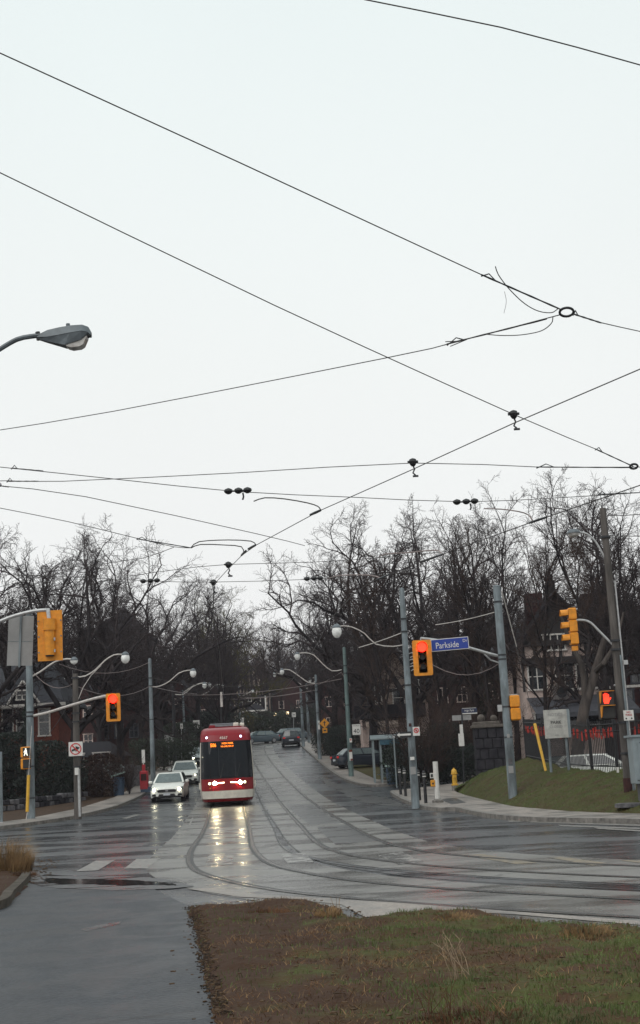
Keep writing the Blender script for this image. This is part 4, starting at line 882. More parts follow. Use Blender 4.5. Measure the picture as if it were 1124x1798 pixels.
# hidden houses between, seen as slivers through the branches
for (px0, px1, Y, ez, ap, wl, rfm, lb) in ((758, 826, 112, 1190, (790, 1140), 'brick_dark', 'roof_dark', 'dark brick house hidden behind the thicket near the gate pillar'), (848, 905, 104, 1180, (878, 1128), 'brick_dark', 'roof_grey', 'dark house glimpsed behind the street sign mast pole'),
                                     (560, 625, 175, 1212, (590, 1178), 'brick_dark', 'roof_dark', 'dark house among the trees right of the bend'), (255, 330, 150, 1215, (290, 1170), 'brick_dark', 'roof_dark', 'dark brick house behind the yew hedge on the left'),
                                     (340, 398, 190, 1235, (370, 1195), 'brick_dark', 'roof_grey', 'dark house behind the evergreen above the streetcar'), (478, 540, 232, 1222, (508, 1185), 'brick_dark', 'roof_dark', 'dark house on the slope behind the far cars'), (104, 170, 128, 1225, (135, 1180), 'brick_dark', 'roof_grey', 'dark house behind the largest bare tree on the left')):
    h, x0, x1, ze, a, rf = gable_house('dark_house', lb, Y, (px0, px1), P(Y) - .5, ez, ap, wl, rfm)
    for i in range(2):
        for j in range(2): window(h, (x0 + (i + .5) * (x1 - x0) / 2, Y, ze - 1.4 - 2.6 * j), .8, 1.2, fm='stucco')
for px, py in ((483, 1257), (505, 1255)):
    c = at(px, py, 197); t = thing('porch_lamp', 'small lit yellowish lamp above the hedge, %s of the two' % ('left' if px < 490 else 'right'), 'lamp', (c.x, c.y, P(197)))
    hz = c.z - P(197); mb = MB(); mb.cyl((0, 0, 0), (0, 0, hz), .05, 6); mb.build('post', 'dark_metal', t); mb = MB(); mb.lathe([(.05, 0), (.2, .1), (.22, .3), (.1, .45)], (0, 0, hz), 8); mb.build('globe', 'porch_lamp', t)

# ================================================================== POLES, LAMPS, SIGNALS
def zg(p): return Vector((p[0], p[1], P(p[1])))
def pole_at(px, py, zoff=.12):
    return G(px, py, zoff)
def col(b, top, r0, r1, m, parent, name='pole', n=10):
    mb = MB(); K = 6
    mb.tube([(0, 0, -.1 + (top + .1) * k / K) for k in range(K + 1)], [r0 + (r1 - r0) * k / K for k in range(K + 1)], n); return mb.build(name, m, parent, smooth=n > 8)
def rel(p, b): return Vector(p) - Vector(b)
def base_flange(parent, r, m='galv'):
    mb = MB(); mb.lathe([(r * 1.5, -.02), (r * 1.5, .05), (r * 1.1, .12)], (0, 0, 0), 10); mb.build('base_plate', m, parent)
def bands(parent, zs, r, m='dark_metal'):
    for z in zs: mb = MB(); mb.lathe([(r, z - .03), (r + .012, z - .03), (r + .012, z + .03), (r, z + .03)], (0, 0, 0), 10); mb.build('band', m, parent)
def lamp_pole(px, pyb, ptop, m, r, label, arms, extra=None, off=.13, arm_m='arm_pale', group=None):
    """arms: list of photo polylines for a curved bracket with an acorn globe at its end"""
    b = G(px, pyb, off); t = thing('street_lamp', label, 'street lamp', b, 0, group); top = at(ptop[0], ptop[1], b.y).z - b.z
    col(b, top, r, r * .62, m, t); bands(t, [top * .55, top * .8, top * .86], r * .82)
    mb = MB(); mb.lathe([(r * .62, top - .01), (r * .5, top + .05), (.01, top + .07)], (0, 0, 0), 8); mb.build('cap', m, t)
    for L_ in arms:
        pts = smooth_line([rel(at(a, c, b.y), b) for a, c in L_], .3); mb = MB(); mb.tube(pts, max(.022, .00040 * b.y), 6); am = mb.build('arm', arm_m, t)
        e_ = pts[-1]; mb = MB(); mb.lathe([(.05, .12), (.13, .06), (.17, .0), (.17, -.04)][::-1], e_, 10); mb.build('lamp_hood', 'lamp_grey', am)
        mb = MB(); mb.lathe([(.02, -.42), (.10, -.39), (.17, -.28), (.19, -.16), (.16, -.03)], e_, 12); mb.build('lamp_globe', 'globe', am, smooth=True)
    return t, b, top
# right side, near to far
RP, rb, rtop = lamp_pole(730, 1415, (705, 1035), 'pole_grey', .155, 'tall grey pole with curved lamp arm reaching left, right behind the black bollards', [[(709, 1132), (690, 1135), (660, 1131), (640, 1112), (618, 1101), (600, 1099), (591, 1101)]])
lamp_pole(617, 1363, (601, 1138), 'pole_green', .17, 'green grey concrete pole with the 40 sign, lamp arm reaching left', [[(600, 1176), (583, 1178), (566, 1165), (551, 1150), (535, 1146), (522, 1148)]])
lamp_pole(562, 1333, (553, 1186), 'pole_grey', .16, 'slim grey lamp pole just left of the amber warning sign', [[(553, 1200), (541, 1198), (525, 1187), (508, 1176), (495, 1176)]])
lamp_pole(543, 1304, (536, 1200), 'pole_grey', .17, 'far grey lamp pole, right one of the close pair at the bend', [[(536, 1204), (525, 1200), (512, 1190), (496, 1184), (482, 1182)]])
lamp_pole(533, 1311, (529, 1206), 'pole_grey', .17, 'far grey lamp pole, left one of the close pair at the bend', [[(529, 1212), (545, 1206), (556, 1190), (544, 1192)]])
# left side
lamp_pole(270, 1395, (262, 1158), 'pole_grey', .155, 'tall grey lamp pole beside the red box on the left pavement', [[(265, 1206), (280, 1205), (298, 1196), (314, 1182), (330, 1177), (339, 1177)]])
lamp_pole(308, 1348, (301, 1206), 'dark_metal', .17, 'dark pole holding a pale square panel behind the two white cars', [[(303, 1219), (322, 1219), (338, 1206), (352, 1200), (359, 1200)]])
lamp_pole(325, 1326, (322, 1213), 'pole_grey', .15, 'grey lamp pole at the kerb above the third white car', [[(322, 1216), (338, 1205), (356, 1199), (368, 1200)]])
lamp_pole(353, 1312, (350, 1204), 'pole_grey', .15, 'grey lamp pole just above the left edge of the streetcar roof', [[(350, 1222), (364, 1216), (378, 1203), (392, 1202)]])
lamp_pole(423, 1296, (418, 1205), 'pole_grey', .17, 'far grey pole rising right above the streetcar roof', [[(418, 1222), (430, 1220), (444, 1212)]], group=None)
# timber pole left with lamp arm and ban sign
b = G(137, 1434, .13); t = thing('timber_pole', 'weathered timber pole with curved lamp arm, left of the hanging red signal', 'utility pole', b); top = at(130, 1183, b.y).z - b.z
col(b, top, .165, .12, 'pole_wood', t); mb = MB(); mb.tube([(.1, -.13, 0), (.09, -.14, 2.0)], .06, 6); mb.build('cable_guard', 'galv', t)
bands(t, [top * .97, top * .72, top * .66, 2.1], .165)
pts = smooth_line([rel(at(a, c, b.y), b) for a, c in [(133, 1189), (150, 1187), (168, 1176), (184, 1160), (200, 1150), (214, 1149), (220, 1149)]], .2)
mb = MB(); mb.tube(pts, .032, 6); am = mb.build('arm', 'arm_pale', t); e_ = pts[-1]
mb = MB(); mb.lathe([(.17, -.04), (.17, 0), (.13, .06), (.05, .12)], e_, 10); mb.build('lamp_hood', 'lamp_grey', am); mb = MB(); mb.lathe([(.02, -.40), (.11, -.37), (.18, -.26), (.19, -.14), (.16, -.03)], e_, 12); mb.build('lamp_globe', 'globe', am, smooth=True)
mb = MB(); mb.tube([rel(at(136, 1232, b.y), b), rel(at(146, 1207, b.y), b), rel(at(160, 1186, b.y), b), rel(at(178, 1168, b.y), b)], .018, 5); mb.build('brace', 'arm_pale', t)
mb = MB(); mb.box((0.02, -.18, 1.9), (.16, .1, .3)); mb.build('notice', 'sign_white', t)

def signal_head(parent, c, u, n_, w=.60, h=1.16, on='red', back=True, name='signal_head', visors=True, sections=3, scale=1.0):
    """u: to the right seen from its front, n_: facing direction"""
    u = Vector(u).normalized(); n_ = Vector(n_).normalized(); z = Vector((0, 0, 1)); c = Vector(c)
    mb = MB()
    if back:
        bw = w; mb.prism([(-bw / 2, -h / 2 + .04), (-bw / 2 + .04, -h / 2), (bw / 2 - .04, -h / 2), (bw / 2, -h / 2 + .04), (bw / 2, h / 2 - .04), (bw / 2 - .04, h / 2), (-bw / 2 + .04, h / 2), (-bw / 2, h / 2 - .04)], (c, u, z), .02)
    sh = (h - .16) / 3; hw = .30 * scale
    mb.prism([(-hw / 2, -h / 2 + .1), (hw / 2, -h / 2 + .1), (hw / 2, h / 2 - .1), (-hw / 2, h / 2 - .1)], (c - n_ * .09, u, z), .2)
    hd = mb.build(name, 'signal_yellow', parent)
    for i in range(3):
        zc = h * .30 - i * h * .27
        r_ = (.17 if i == 0 else .105) * scale; lc = c + z * zc + n_ * .02
        mb = MB(); mb.tube([lc, lc + n_ * .02], [r_, r_], 14); mb.build('lens', ('red_on' if (on == 'red' and i == 0) else 'signal_dark'), hd)
        if visors:
            mb = MB(); mb2 = []
            K = 9; a0 = -.3; a1 = math.pi + .3
            inner = [[lc + u * math.cos(a0 + (a1 - a0) * k / K) * (r_ + .012) + z * math.sin(a0 + (a1 - a0) * k / K) * (r_ + .012) + n_ * d for k in range(K + 1)] for d in (0, .20)]
            mb.grid(inner); inner2 = [[lc + u * math.cos(a0 + (a1 - a0) * k / K) * (r_ + .02) + z * math.sin(a0 + (a1 - a0) * k / K) * (r_ + .02) + n_ * d for k in range(K + 1)] for d in (.2, 0)]; mb.grid(inner2)
            mb.build('visor', 'signal_yellow', hd)
    return hd
# right mast pole with arm, signal and two heads -------------------
b = G(902, 1411, .12); MP = thing('signal_mast', 'grey mast pole on the right bank with long arm carrying the red signal', 'signal pole', b); top = at(873, 1031, b.y).z - b.z
col(b, top, .165, .14, 'pole_grey', MP, n=12); bands(MP, [top * .68, top * .66, top * .44, top * .30, top * .93], .152)
mb = MB(); mb.lathe([(.14, top), (.15, top + .03), (.12, top + .06), (.01, top + .08)], (0, 0, 0), 10); mb.build('cap', 'pole_grey', MP)
SY = b.y - 1.2
def arm_pts(L_, Y0, Y1, b): return [rel(at(p[0], p[1], Y0 + (Y1 - Y0) * i / (len(L_) - 1)), b) for i, p in enumerate(L_)]
mb = MB(); A_ = arm_pts([(884, 1154), (860, 1148), (822, 1137), (790, 1129), (765, 1124), (739, 1121)], b.y + .1, SY + .1, b); mb.tube(smooth_line(A_, .4), .055, 8); mb.build('mast_arm', 'galv', MP)
mb = MB(); mb.tube([rel(at(884, 1166, b.y), b), rel(at(862, 1159, b.y), b), rel(at(850, 1148, b.y), b)], .03, 6); mb.build('brace', 'galv', MP)
mb = MB(); mb.tube([A_[-1], A_[-1] - Vector((0, 0, .22))], .035, 6); mb.build('hanger', 'galv', MP)
signal_head(MP, rel(at(742, 1155, SY), b) , (1, 0, 0), (0, -1, 0), w=.68, h=1.27, on='red')
mb = MB(); mb.box(rel(at(868, 1225 + 0, b.y), b) * 0 + Vector((-.23, -.02, top * .435)), (.16, .14, .24)); mb.build('control_box', 'galv', MP)
# pedestrian head seen from behind on the mast
c = rel(at(904, 1243, b.y), b); mb = MB()
for k in (-1, 1): mb.box((c.x, 0, c.z + k * .23), (.36, .42, .44), bev=.04)
ph = mb.build('pedestrian_head', 'signal_yellow', MP); mb = MB(); mb.box((c.x - .02, 0, c.z + .48), (.3, .1, .04)); mb.build('bracket', 'galv', ph)
t2 = thing('guy_wire', 'loose pale guy wire slanting down from the top of the grey mast pole', 'wire', at(881, 1038, b.y)); mb = MB(); mb.tube([(0, 0, 0), rel(at(907, 1135, b.y + 1), at(881, 1038, b.y))], .02, 5); mb.build('strand', 'arm_pale', t2)
# street sign on arm
def sign_board(name, label, cat, c, w, h, m, border=None, tilt=0.0, th=.012, yaw=0.0, pole=None, back='sign_back'):
    t = thing(name, label, cat, c); t.rotation_euler = (0, tilt, yaw)
    mb = MB(); mb.box((0, .004, 0), (w, th, h)); mb.build('plate', border or m, t)
    if border: mb = MB(); mb.box((0, -th / 2 - .001, 0), (w - .05, .01, h - .05)); mb.build('face', m, t)
    return t
c = at(790, 1131, b.y - 1.05); s_ = sign_board('street_name_sign', 'blue street name sign with white lettering hanging on the signal mast arm', 'street sign', c, 1.36, .44, 'sign_blue', 'sign_white', tilt=-.035, yaw=0)
text_mesh('Parkside', .31, 'sign_white', 'lettering', s_, (-.10, -.016, -.03), (math.pi / 2, 0, 0), xs=.80); text_mesh('Dr', .15, 'sign_white', 'lettering', s_, (.55, -.016, .08), (math.pi / 2, 0, 0))
# left mast pole ------------------------------------------------------
b = G(55, 1439, .09); LPo = thing('signal_mast', 'grey mast pole on the left whose arm carries the hanging red signal', 'signal pole', b); top = at(47, 1075, b.y).z - b.z
col(b, top, .18, .14, 'pole_grey', LPo, n=12); bands(LPo, [top * .49, top * .51, top * .25, top * .1], .172)
SY = b.y - 3
A_ = arm_pts([(58, 1257), (85, 1251), (110, 1243), (140, 1234), (168, 1226), (188, 1222), (199, 1222)], b.y, SY, b); mb = MB(); mb.tube(smooth_line(A_, .4), .06, 8); mb.build('mast_arm', 'arm_pale', LPo)
signal_head(LPo, rel(at(199, 1242, SY), b), (1, 0, 0), (0, -1, 0), w=.60, h=1.16, on='red'); mb = MB(); mb.tube([A_[-1], A_[-1] - Vector((0, 0, .2))], .03, 6); mb.build('hanger', 'galv', LPo)
pts = smooth_line([rel(at(a, c, b.y), b) for a, c in [(52, 1190), (70, 1180), (90, 1166), (102, 1160), (118, 1157), (130, 1158)]], .2); mb = MB(); mb.tube(pts, .04, 6); am = mb.build('arm', 'arm_pale', LPo)
mb = MB(); mb.lathe([(.17, -.04), (.17, 0), (.13, .06), (.05, .12)], pts[-1], 10); mb.build('lamp_hood', 'lamp_grey', am); mb = MB(); mb.lathe([(.02, -.22), (.14, -.16), (.18, -.05)], pts[-1], 10); mb.build('lamp_globe', 'globe', am)
# pedestrian signal with walking figure
c = rel(at(47, 1331, b.y), b); mb = MB()
for k in (-1, 1): mb.box((c.x, -.05, c.z + k * .25), (.44, .36, .46), bev=.03)
ph = mb.build('pedestrian_head', 'signal_yellow', LPo)
for k in (-1, 1): mb = MB(); mb.box((c.x + .06, -.24, c.z + k * .25), (.34, .03, .38)); mb.build('lens', 'black', ph)
mb = MB(); fz = c.z + .25; fx = c.x + .02; fy = -.262
mb.disc((fx, fy, fz + .13), (0, 1, 0), .035, 8, .012); mb.prism([(-.05, -.03), (.05, -.03), (.045, .09), (-.04, .09)], ((fx, fy, fz), U0, Z0), .012)
mb.prism([(-.05, -.03), (0, -.03), (-.05, -.16), (-.09, -.15)], ((fx, fy, fz), U0, Z0), .012); mb.prism([(0, -.03), (.05, -.03), (.09, -.15), (.05, -.16)], ((fx, fy, fz), U0, Z0), .012); mb.prism([(-.04, .08), (-.10, .0), (-.08, -.02), (-.03, .04)], ((fx, fy, fz), U0, Z0), .012)
mb.build('walking_figure', 'walk_on', ph)
g = G(48, 1440, .09); t = thing('guy_guard', 'yellow plastic guy wire guard beside the left grey mast pole', 'guy guard', (g.x, g.y, g.z)); mb = MB(); mb.tube([(0, 0, .35), (.06, .1, at(48, 1361, g.y).z - g.z)], .07, 6); mb.build('sleeve', 'guard_yellow', t)
mb = MB(); mb.tube([(-.05, -.05, -.05), (.02, 0, .4)], .02, 5); mb.tube([(.06, .1, at(48, 1361, g.y).z - g.z), (.2, .2, 4)], .012, 4); mb.build('guy_wire', 'arm_pale', t)
b2 = G(3, 1446, .09); t = thing('post', 'thin grey post at the very left edge of the pavement', 'post', b2); col(b2, at(1, 1320, b2.y).z - b2.z, .06, .05, 'pole_grey', t, name='shaft', n=8); mb = MB(); mb.lathe([(.07, -.02), (.07, .06)], (0, 0, 0), 8); mb.build('foot', 'galv', t)
# near left: signal seen from behind and grey sign back, hung on an arm from a pole outside the frame
Yn = 33.0; pb = Vector((at(-60, 1100, Yn).x, Yn, P(Yn))); NP = thing('signal_mast', 'arm from the left edge with a signal seen from behind', 'signal pole', pb)
col(pb, 6.6, .15, .12, 'pole_grey', NP, n=10)
A_ = arm_pts([(-62, 1118), (-30, 1106), (0, 1091), (30, 1080), (60, 1073), (84, 1071)], Yn, Yn, pb); mb = MB(); mb.tube(smooth_line(A_, .2), .045, 8); mb.build('mast_arm', 'galv', NP)
hd = rel(at(88, 1116, Yn), pb); mb = MB(); w, h_ = .60, 1.22
mb.prism([(-w / 2, -h_ / 2), (w / 2, -h_ / 2), (w / 2, h_ / 2), (-w / 2, h_ / 2)], (hd, U0, Z0), .025); hb = mb.build('backboard', 'signal_yellow', NP)
mb = MB(); mb.tube([hd + Vector((0, -.06, -.48)), hd + Vector((0, -.06, .12))], .125, 12); mb.tube([hd + Vector((0, -.06, .12)), hd + Vector((0, -.06, .40))], .155, 12); mb.build('housing', 'signal_yellow', hb, smooth=True)
mb = MB(); mb.tube([A_[-1] + Vector((0, 0, .03)), hd + Vector((0, -.07, .38))], .05, 8); mb.build('hanger', 'galv', NP)
for z in (-.40, -.02, .36):
    for x in (-.27, .27): mb = MB(); mb.box(hd + Vector((x, -.02, z)), (.03, .025, .03)); mb.build('bolt', 'pole_grey', hb)
for z in (-.1, -.38): mb = MB(); mb.box(hd + Vector((.13, -.10, z)), (.03, .06, .07)); mb.build('latch', 'galv', hb)
mb = MB(); mb.disc(hd + Vector((0, -.06, -.49)), (0, 0, 1), .10, 12, .03); mb.build('visor', 'signal_dark', hb)
c = at(36, 1125, Yn + .4); t = thing('square_sign', 'grey back of a square sign hanging beside the signal seen from behind', 'sign', c); t.rotation_euler = (0, .05, 0)
mb = MB(); mb.box((0, 0, 0), (.62, .012, .66 * 2 - .10)); mb.build('plate', 'sign_back', t)
mb = MB(); mb.box((0, -.03, 0), (.045, .04, 1.30), 0); mb.build('strut', 'pole_grey', t); mb = MB(); mb.box((0, -.008, -.02), (.61, .006, .012)); mb.build('seam', 'pole_grey', t)
# right edge timber pole with side signal, hand, cobra lamp ------------
b = G(1108, 1421, .12); TP = thing('timber_pole', 'tall weathered timber pole at the right edge with conduits and a curved lamp arm', 'utility pole', b); top = at(1066, 892, b.y).z - b.z
col(b, top, .145, .10, 'pole_wood', TP, n=12); mb = MB(); mb.tube([(.16, -.10, 0), (.14, -.10, top * .75)], .025, 6); mb.build('conduit', 'galv', TP); mb = MB(); mb.tube([(.10, -.16, 0), (.09, -.15, top * .5)], .03, 6); mb.build('conduit', 'pole_grey', TP)
bands(TP, [top * .55, top * .52, top * .28, top * .18, top * .9], .155); mb = MB(); mb.box((.22, -.16, top * .475), (.12, .10, .13)); mb.build('junction_box', 'galv', TP)
mb = MB(); mb.lathe([(.15, .02), (.16, .02), (.155, .9), (.14, .9)], (0, 0, 0), 12); mb.build('rust_sleeve', 'brick_dark', TP)
pts = smooth_line([rel(at(a, c, b.y), b) for a, c in [(1071, 996), (1060, 975), (1045, 950), (1030, 937), (1014, 934)]], .1); mb = MB(); mb.tube(pts, .03, 6); am = mb.build('arm', 'galv', TP)
mb = MB(); e_ = pts[-1]; mb.lathe([(.03, .12), (.13, .10), (.20, .02), (.21, -.02)][::-1], e_ + Vector((-.12, 0, -.02)), 12); mb.build('lamp_hood', 'lamp_grey', am); mb = MB(); mb.lathe([(.05, -.16), (.14, -.12), (.18, -.04)], e_ + Vector((-.12, 0, 0)), 12); mb.build('lamp_globe', 'lens_clear', am)
# signal facing left
pts = smooth_line([rel(at(a, c, b.y), b) for a, c in [(1084, 1140), (1066, 1122), (1050, 1106), (1038, 1094), (1026, 1089), (1012, 1089)]], .1); mb = MB(); mb.tube(pts, .035, 6); mb.build('mast_arm', 'galv', TP)
hc = rel(at(1006, 1100, b.y), b); mb = MB(); h_ = 1.22
for k in range(3): mb.box((hc.x, hc.y, hc.z + .37 - .37 * k), (.24, .34, .36), bev=.03)
mb.box((hc.x, hc.y, hc.z - .66), (.17, .2, .14)); hb = mb.build('signal_head', 'signal_yellow', TP)
for k in range(3):
    lc = Vector((hc.x - .13, hc.y, hc.z + .37 - .37 * k)); mb = MB(); K = 8
    ring = lambda d, r_: [lc + Vector((-d, 0, 0)) + Vector((0, math.cos(-.2 + (math.pi + .4) * j / K) * r_, math.sin(-.2 + (math.pi + .4) * j / K) * r_)) for j in range(K + 1)]
    mb.grid([ring(0, .15), ring(.22, .14)]); mb.grid([ring(.22, .13), ring(0, .14)]); mb.build('visor', 'signal_yellow', hb)
    mb = MB(); mb.disc(lc, (1, 0, 0), .13, 12, .02); mb.build('lens', 'signal_dark', hb)
# pedestrian signal with red hand
hc = rel(at(1063, 1238, b.y), b); mb = MB()
mb.box((hc.x, -.1, hc.z), (.44, .34, .84), bev=.03); ph = mb.build('pedestrian_head', 'signal_dark', TP)
for k in (0, 1):
    mb = MB(); zc = hc.z + .20 - .42 * k; q = [(hc.x - .21, -.275, zc - .17), (hc.x - .21, -.275, zc + .17), (hc.x - .17, -.46, zc + .18), (hc.x - .19, -.33, zc - .12)]; mb.add(q + [(x + .015, y, z) for x, y, z in q], [(0, 1, 2, 3), (7, 6, 5, 4)]); mb.box((hc.x, -.36, zc + .19), (.42, .2, .015)); mb.build('visor', 'signal_yellow', ph)
mb = MB(); hx, hz = hc.x - .01, hc.z + .17; mb.prism([(-.07, -.14), (.06, -.14), (.09, -.02), (.08, .04), (-.08, .04), (-.09, -.02)], ((hx, -.285, hz), U0, Z0), .02)
for k, (dx, hh) in enumerate(((-.068, .10), (-.024, .13), (.020, .12), (.064, .09))): mb.box((hx + dx, -.285, hz + .04 + hh / 2), (.034, .02, hh))
mb.prism([(.085, -.06), (.145, .02), (.125, .04), (.08, -.01)], ((hx, -.285, hz), U0, Z0), .02); mb.build('hand_symbol', 'hand_on', ph)
mb = MB(); mb.tube([rel(at(1078, 1203, b.y), b), rel(at(1094, 1205, b.y), b)], .03, 6); mb.build('bracket', 'galv', TP)
t = sign_board('regulatory_sign', 'small white sign with red print on the timber pole at the right edge', 'sign', at(1104, 1256, b.y - .2), .30, .30, 'sign_white', None)
text_mesh('NO', .075, 'sign_red', 'lettering', t, (0, -.008, .09), (math.pi / 2, 0, 0)); text_mesh('TURNS', .075, 'sign_red', 'lettering', t, (0, -.008, .01), (math.pi / 2, 0, 0), xs=.8)
mb = MB(); mb.disc((-.08, -.006, -.09), (0, 1, 0), .025, 8, .01); mb.disc((.08, -.006, -.09), (0, 1, 0), .025, 8, .01); mb.build('symbol', 'black', t)
# near cobra head lamp, top left ------------------------------------
Yc = 15.0; pb = Vector((at(-190, 700, Yc).x, Yc, P(Yc))); t = thing('street_lamp', 'large grey cobra head street lamp on a curved arm high at the left', 'street lamp', pb)
col(pb, at(-190, 760, Yc).z, .10, .07, 'galv', t)
pts = smooth_line([rel(at(a, c, Yc), pb) for a, c in [(-188, 760), (-110, 690), (-40, 640), (0, 613), (30, 596), (52, 591), (70, 589)]], .05); mb = MB(); mb.tube(pts, .030, 8); mb.build('arm', 'lamp_grey', t, smooth=True)
def hp(px, py, dy=0): return rel(at(px, py, Yc), pb) + Vector((0, dy, 0))
top_l = [(66, 588, .035), (84, 580, .06), (104, 576, .085), (126, 573, .11), (146, 572, .115), (156, 575, .09), (160.5, 583, .04)]
bot_l = [(66, 593, .03), (84, 594, .06), (104, 592, .085), (126, 589, .11), (146, 586, .115), (156, 587, .09), (160.5, 590, .04)]
low_l = [(66, 596, .02), (84, 601, .05), (104, 606, .075), (116, 609, .10), (144, 600, .105), (155, 590, .085), (160.5, 592, .03)]
mb = MB(); mb.grid([[hp(a, c, -w_) * 1 for a, c, w_ in bot_l], [hp(a, c + 1, -w_ * .55) for a, c, w_ in top_l], [hp(a, c, 0) for a, c, w_ in top_l], [hp(a, c + 1, w_ * .55) for a, c, w_ in top_l], [hp(a, c, w_) for a, c, w_ in bot_l]]); hd = mb.build('lamp_hood', 'lamp_grey', t, smooth=True)
mb = MB(); mb.grid([[hp(a, c + .6, -w_ * .97) for a, c, w_ in bot_l], [hp(a, c, -w_ * .8) for a, c, w_ in low_l], [hp(a, c, w_ * .8) for a, c, w_ in low_l], [hp(a, c + .6, w_ * .97) for a, c, w_ in bot_l]], flip=True); mb.build('door_frame', 'lamp_grey', t, smooth=False)
mb = MB(); mb.grid([[hp(116, 608, d), hp(120, 611, d), hp(128, 613, d), hp(142, 611, d), hp(148, 607, d), hp(154, 593, d)] for d in (-.07, -.035, 0, .035, .07)]); mb.grid([[hp(116, 607.5, d), hp(120, 610, d), hp(128, 612, d), hp(142, 610, d), hp(148, 606, d), hp(154, 593, d)] for d in (.07, -.07)]); mb.grid([[hp(116, 608, -.07), hp(120, 611, -.07), hp(128, 613, -.07), hp(142, 611, -.07), hp(148, 607, -.07), hp(154, 593, -.07)], [hp(116, 606, -.07), hp(120, 605, -.07), hp(128, 603, -.07), hp(142, 600, -.07), hp(148, 597, -.07), hp(154, 592, -.07)]])
mb.build('lens', 'lens_clear', t, smooth=True)
mb = MB(); c = hp(119.5, 571); mb.lathe([(.022, -.03), (.024, .012), (.022, .018)], c, 10); mb.build('photocell', 'lamp_grey', t)
mb = MB(); mb.tube([hp(66, 583), hp(68.5, 597)], .028, 6); mb.build('clamp', 'dark_metal', t)

for par, r_, L_ in ((RP, .150, ((1.3, 'sign_back', .2, .28), (1.75, 'sign_white', .16, .12), (3.0, 'brick_dark', .10, .12))), (MP, .162, ((1.2, 'sign_back', .18, .26), (1.5, 'stone_pale', .14, .20), (2.4, 'sign_back', .10, .14)))):
    for z, m_, w_, h_ in L_: mb = MB(); mb.box((-.02, -r_ - .004, z), (w_, .01, h_)); mb.build('paper_scrap', m_, par)
# ------------------------------------------------------------------ signs
def post_sign(px, pyb, py, w, h, m, label, post_top=None, border=None, pm='galv', off=.13, r=.03, cat='sign', name='sign', Y=None):
    b = G(px, pyb, off) if Y is None else Vector((at(px, pyb, Y).x, Y, P(Y) + off)); c = at(px, py, b.y); zc = c.z - b.z
    t = thing(name, label, cat, b); b_x = c.x - b.x
    mb = MB(); mb.tube([(0, 0, -.05), (b_x, 0, zc + h / 2 if post_top is None else post_top)], r, 6); mb.build('post', pm, t)
    mb = MB(); mb.box((b_x, -r - .012, zc), (w, .012, h)); f = mb.build('plate', border or m, t)
    if border: mb = MB(); mb.box((b_x, -r - .021, zc), (w - .05, .008, h - .05)); mb.build('face', m, t)
    return t, b, Vector((b_x, -r - .028, zc))
# ban sign on timber pole
b = G(137, 1434, .13); c = at(133, 1315, b.y - .2); t = sign_board('ban_sign', 'white square sign with a red ring and black arrow on the left timber pole', 'road sign', c, .60, .60, 'sign_white')
mb = MB(); K = 24
ring = lambda r_: [(r_ * math.cos(2 * math.pi * k / K), -.012, r_ * math.sin(2 * math.pi * k / K)) for k in range(K + 1)]
mb.grid([ring(.25), ring(.205)]); mb.prism([(-.165, .13), (-.13, .165), (.165, -.13), (.13, -.165)], ((0, -.018, 0), U0, Z0), .006); mb.build('ring', 'sign_red', t)
mb = MB(); mb.prism([(-.17, -.02), (-.17, -.10), (.03, -.05), (.03, .04)], ((0, -.013, 0), U0, Z0), .006); mb.prism([(.0, .12), (.0, -.12), (.18, .05)], ((0, -.013, 0), U0, Z0), .006); mb.build('arrow', 'black', t)
# 40 sign
b = G(617, 1363, .13); c = at(626, 1281, b.y - .25); t = sign_board('speed_sign', 'white speed limit sign reading 40 on the green grey pole', 'road sign', c, .58, .72, 'sign_white', 'black'); t.rotation_euler = (0, 0, 0)
text_mesh('40', .40, 'black', 'lettering', t, (0, -.020, -.11), (math.pi / 2, 0, 0)); text_mesh('MAXIMUM', .10, 'black', 'lettering', t, (0, -.020, .24), (math.pi / 2, 0, 0), xs=.85)
t = sign_board('notice_plate', 'small white plate below the 40 sign on the green grey pole', 'sign', at(616, 1300, b.y - .2), .16, .26, 'sign_white'); mb = MB(); mb.disc((0, -.01, .04), (0, 1, 0), .05, 10, .008); mb.build('symbol', 'sign_red', t)
t = sign_board('sticker_panel', 'white wrapped notices with red spots low on the green grey pole', 'notice', at(616, 1326, b.y - .18), .2, .7, 'sign_white'); mb = MB(); mb.box((0, -.01, .28), (.2, .01, .14)); mb.box((.05, -.01, -.28), (.16, .01, .12)); mb.build('red_patch', 'brick_red', t)
# amber diamond
b = G(562, 1333, .13); c = at(570, 1270, b.y - .2); t = sign_board('warning_sign', 'amber diamond warning sign with black arrow on the slim grey lamp pole', 'road sign', c, .02, .02, 'sign_amber')
mb = MB(); mb.prism([(-.42, 0), (0, -.42), (.42, 0), (0, .42)], ((0, 0, 0), U0, Z0), .014); mb.build('diamond', 'sign_amber', t); mb = MB(); mb.box((0, 0, -.60), (.40, .012, .40)); mb.build('tab', 'sign_amber', t)
mb = MB(); mb.prism([(-.05, -.2), (.03, -.2), (.03, .02), (.12, .02), (.02, .2), (-.12, .06), (-.05, .04)], ((0, -.012, 0), U0, Z0), .008); mb.box((0, -.01, -.6), (.22, .01, .12)); mb.build('arrow', 'black', t)
t = sign_board('notice_plate', 'pale narrow plate left of the amber warning sign', 'sign', at(560, 1273, b.y - .2), .16, .72, 'sign_white'); mb = MB(); mb.box((0, -.012, .1), (.1, .006, .2)); mb.build('print', 'sign_grey', t)
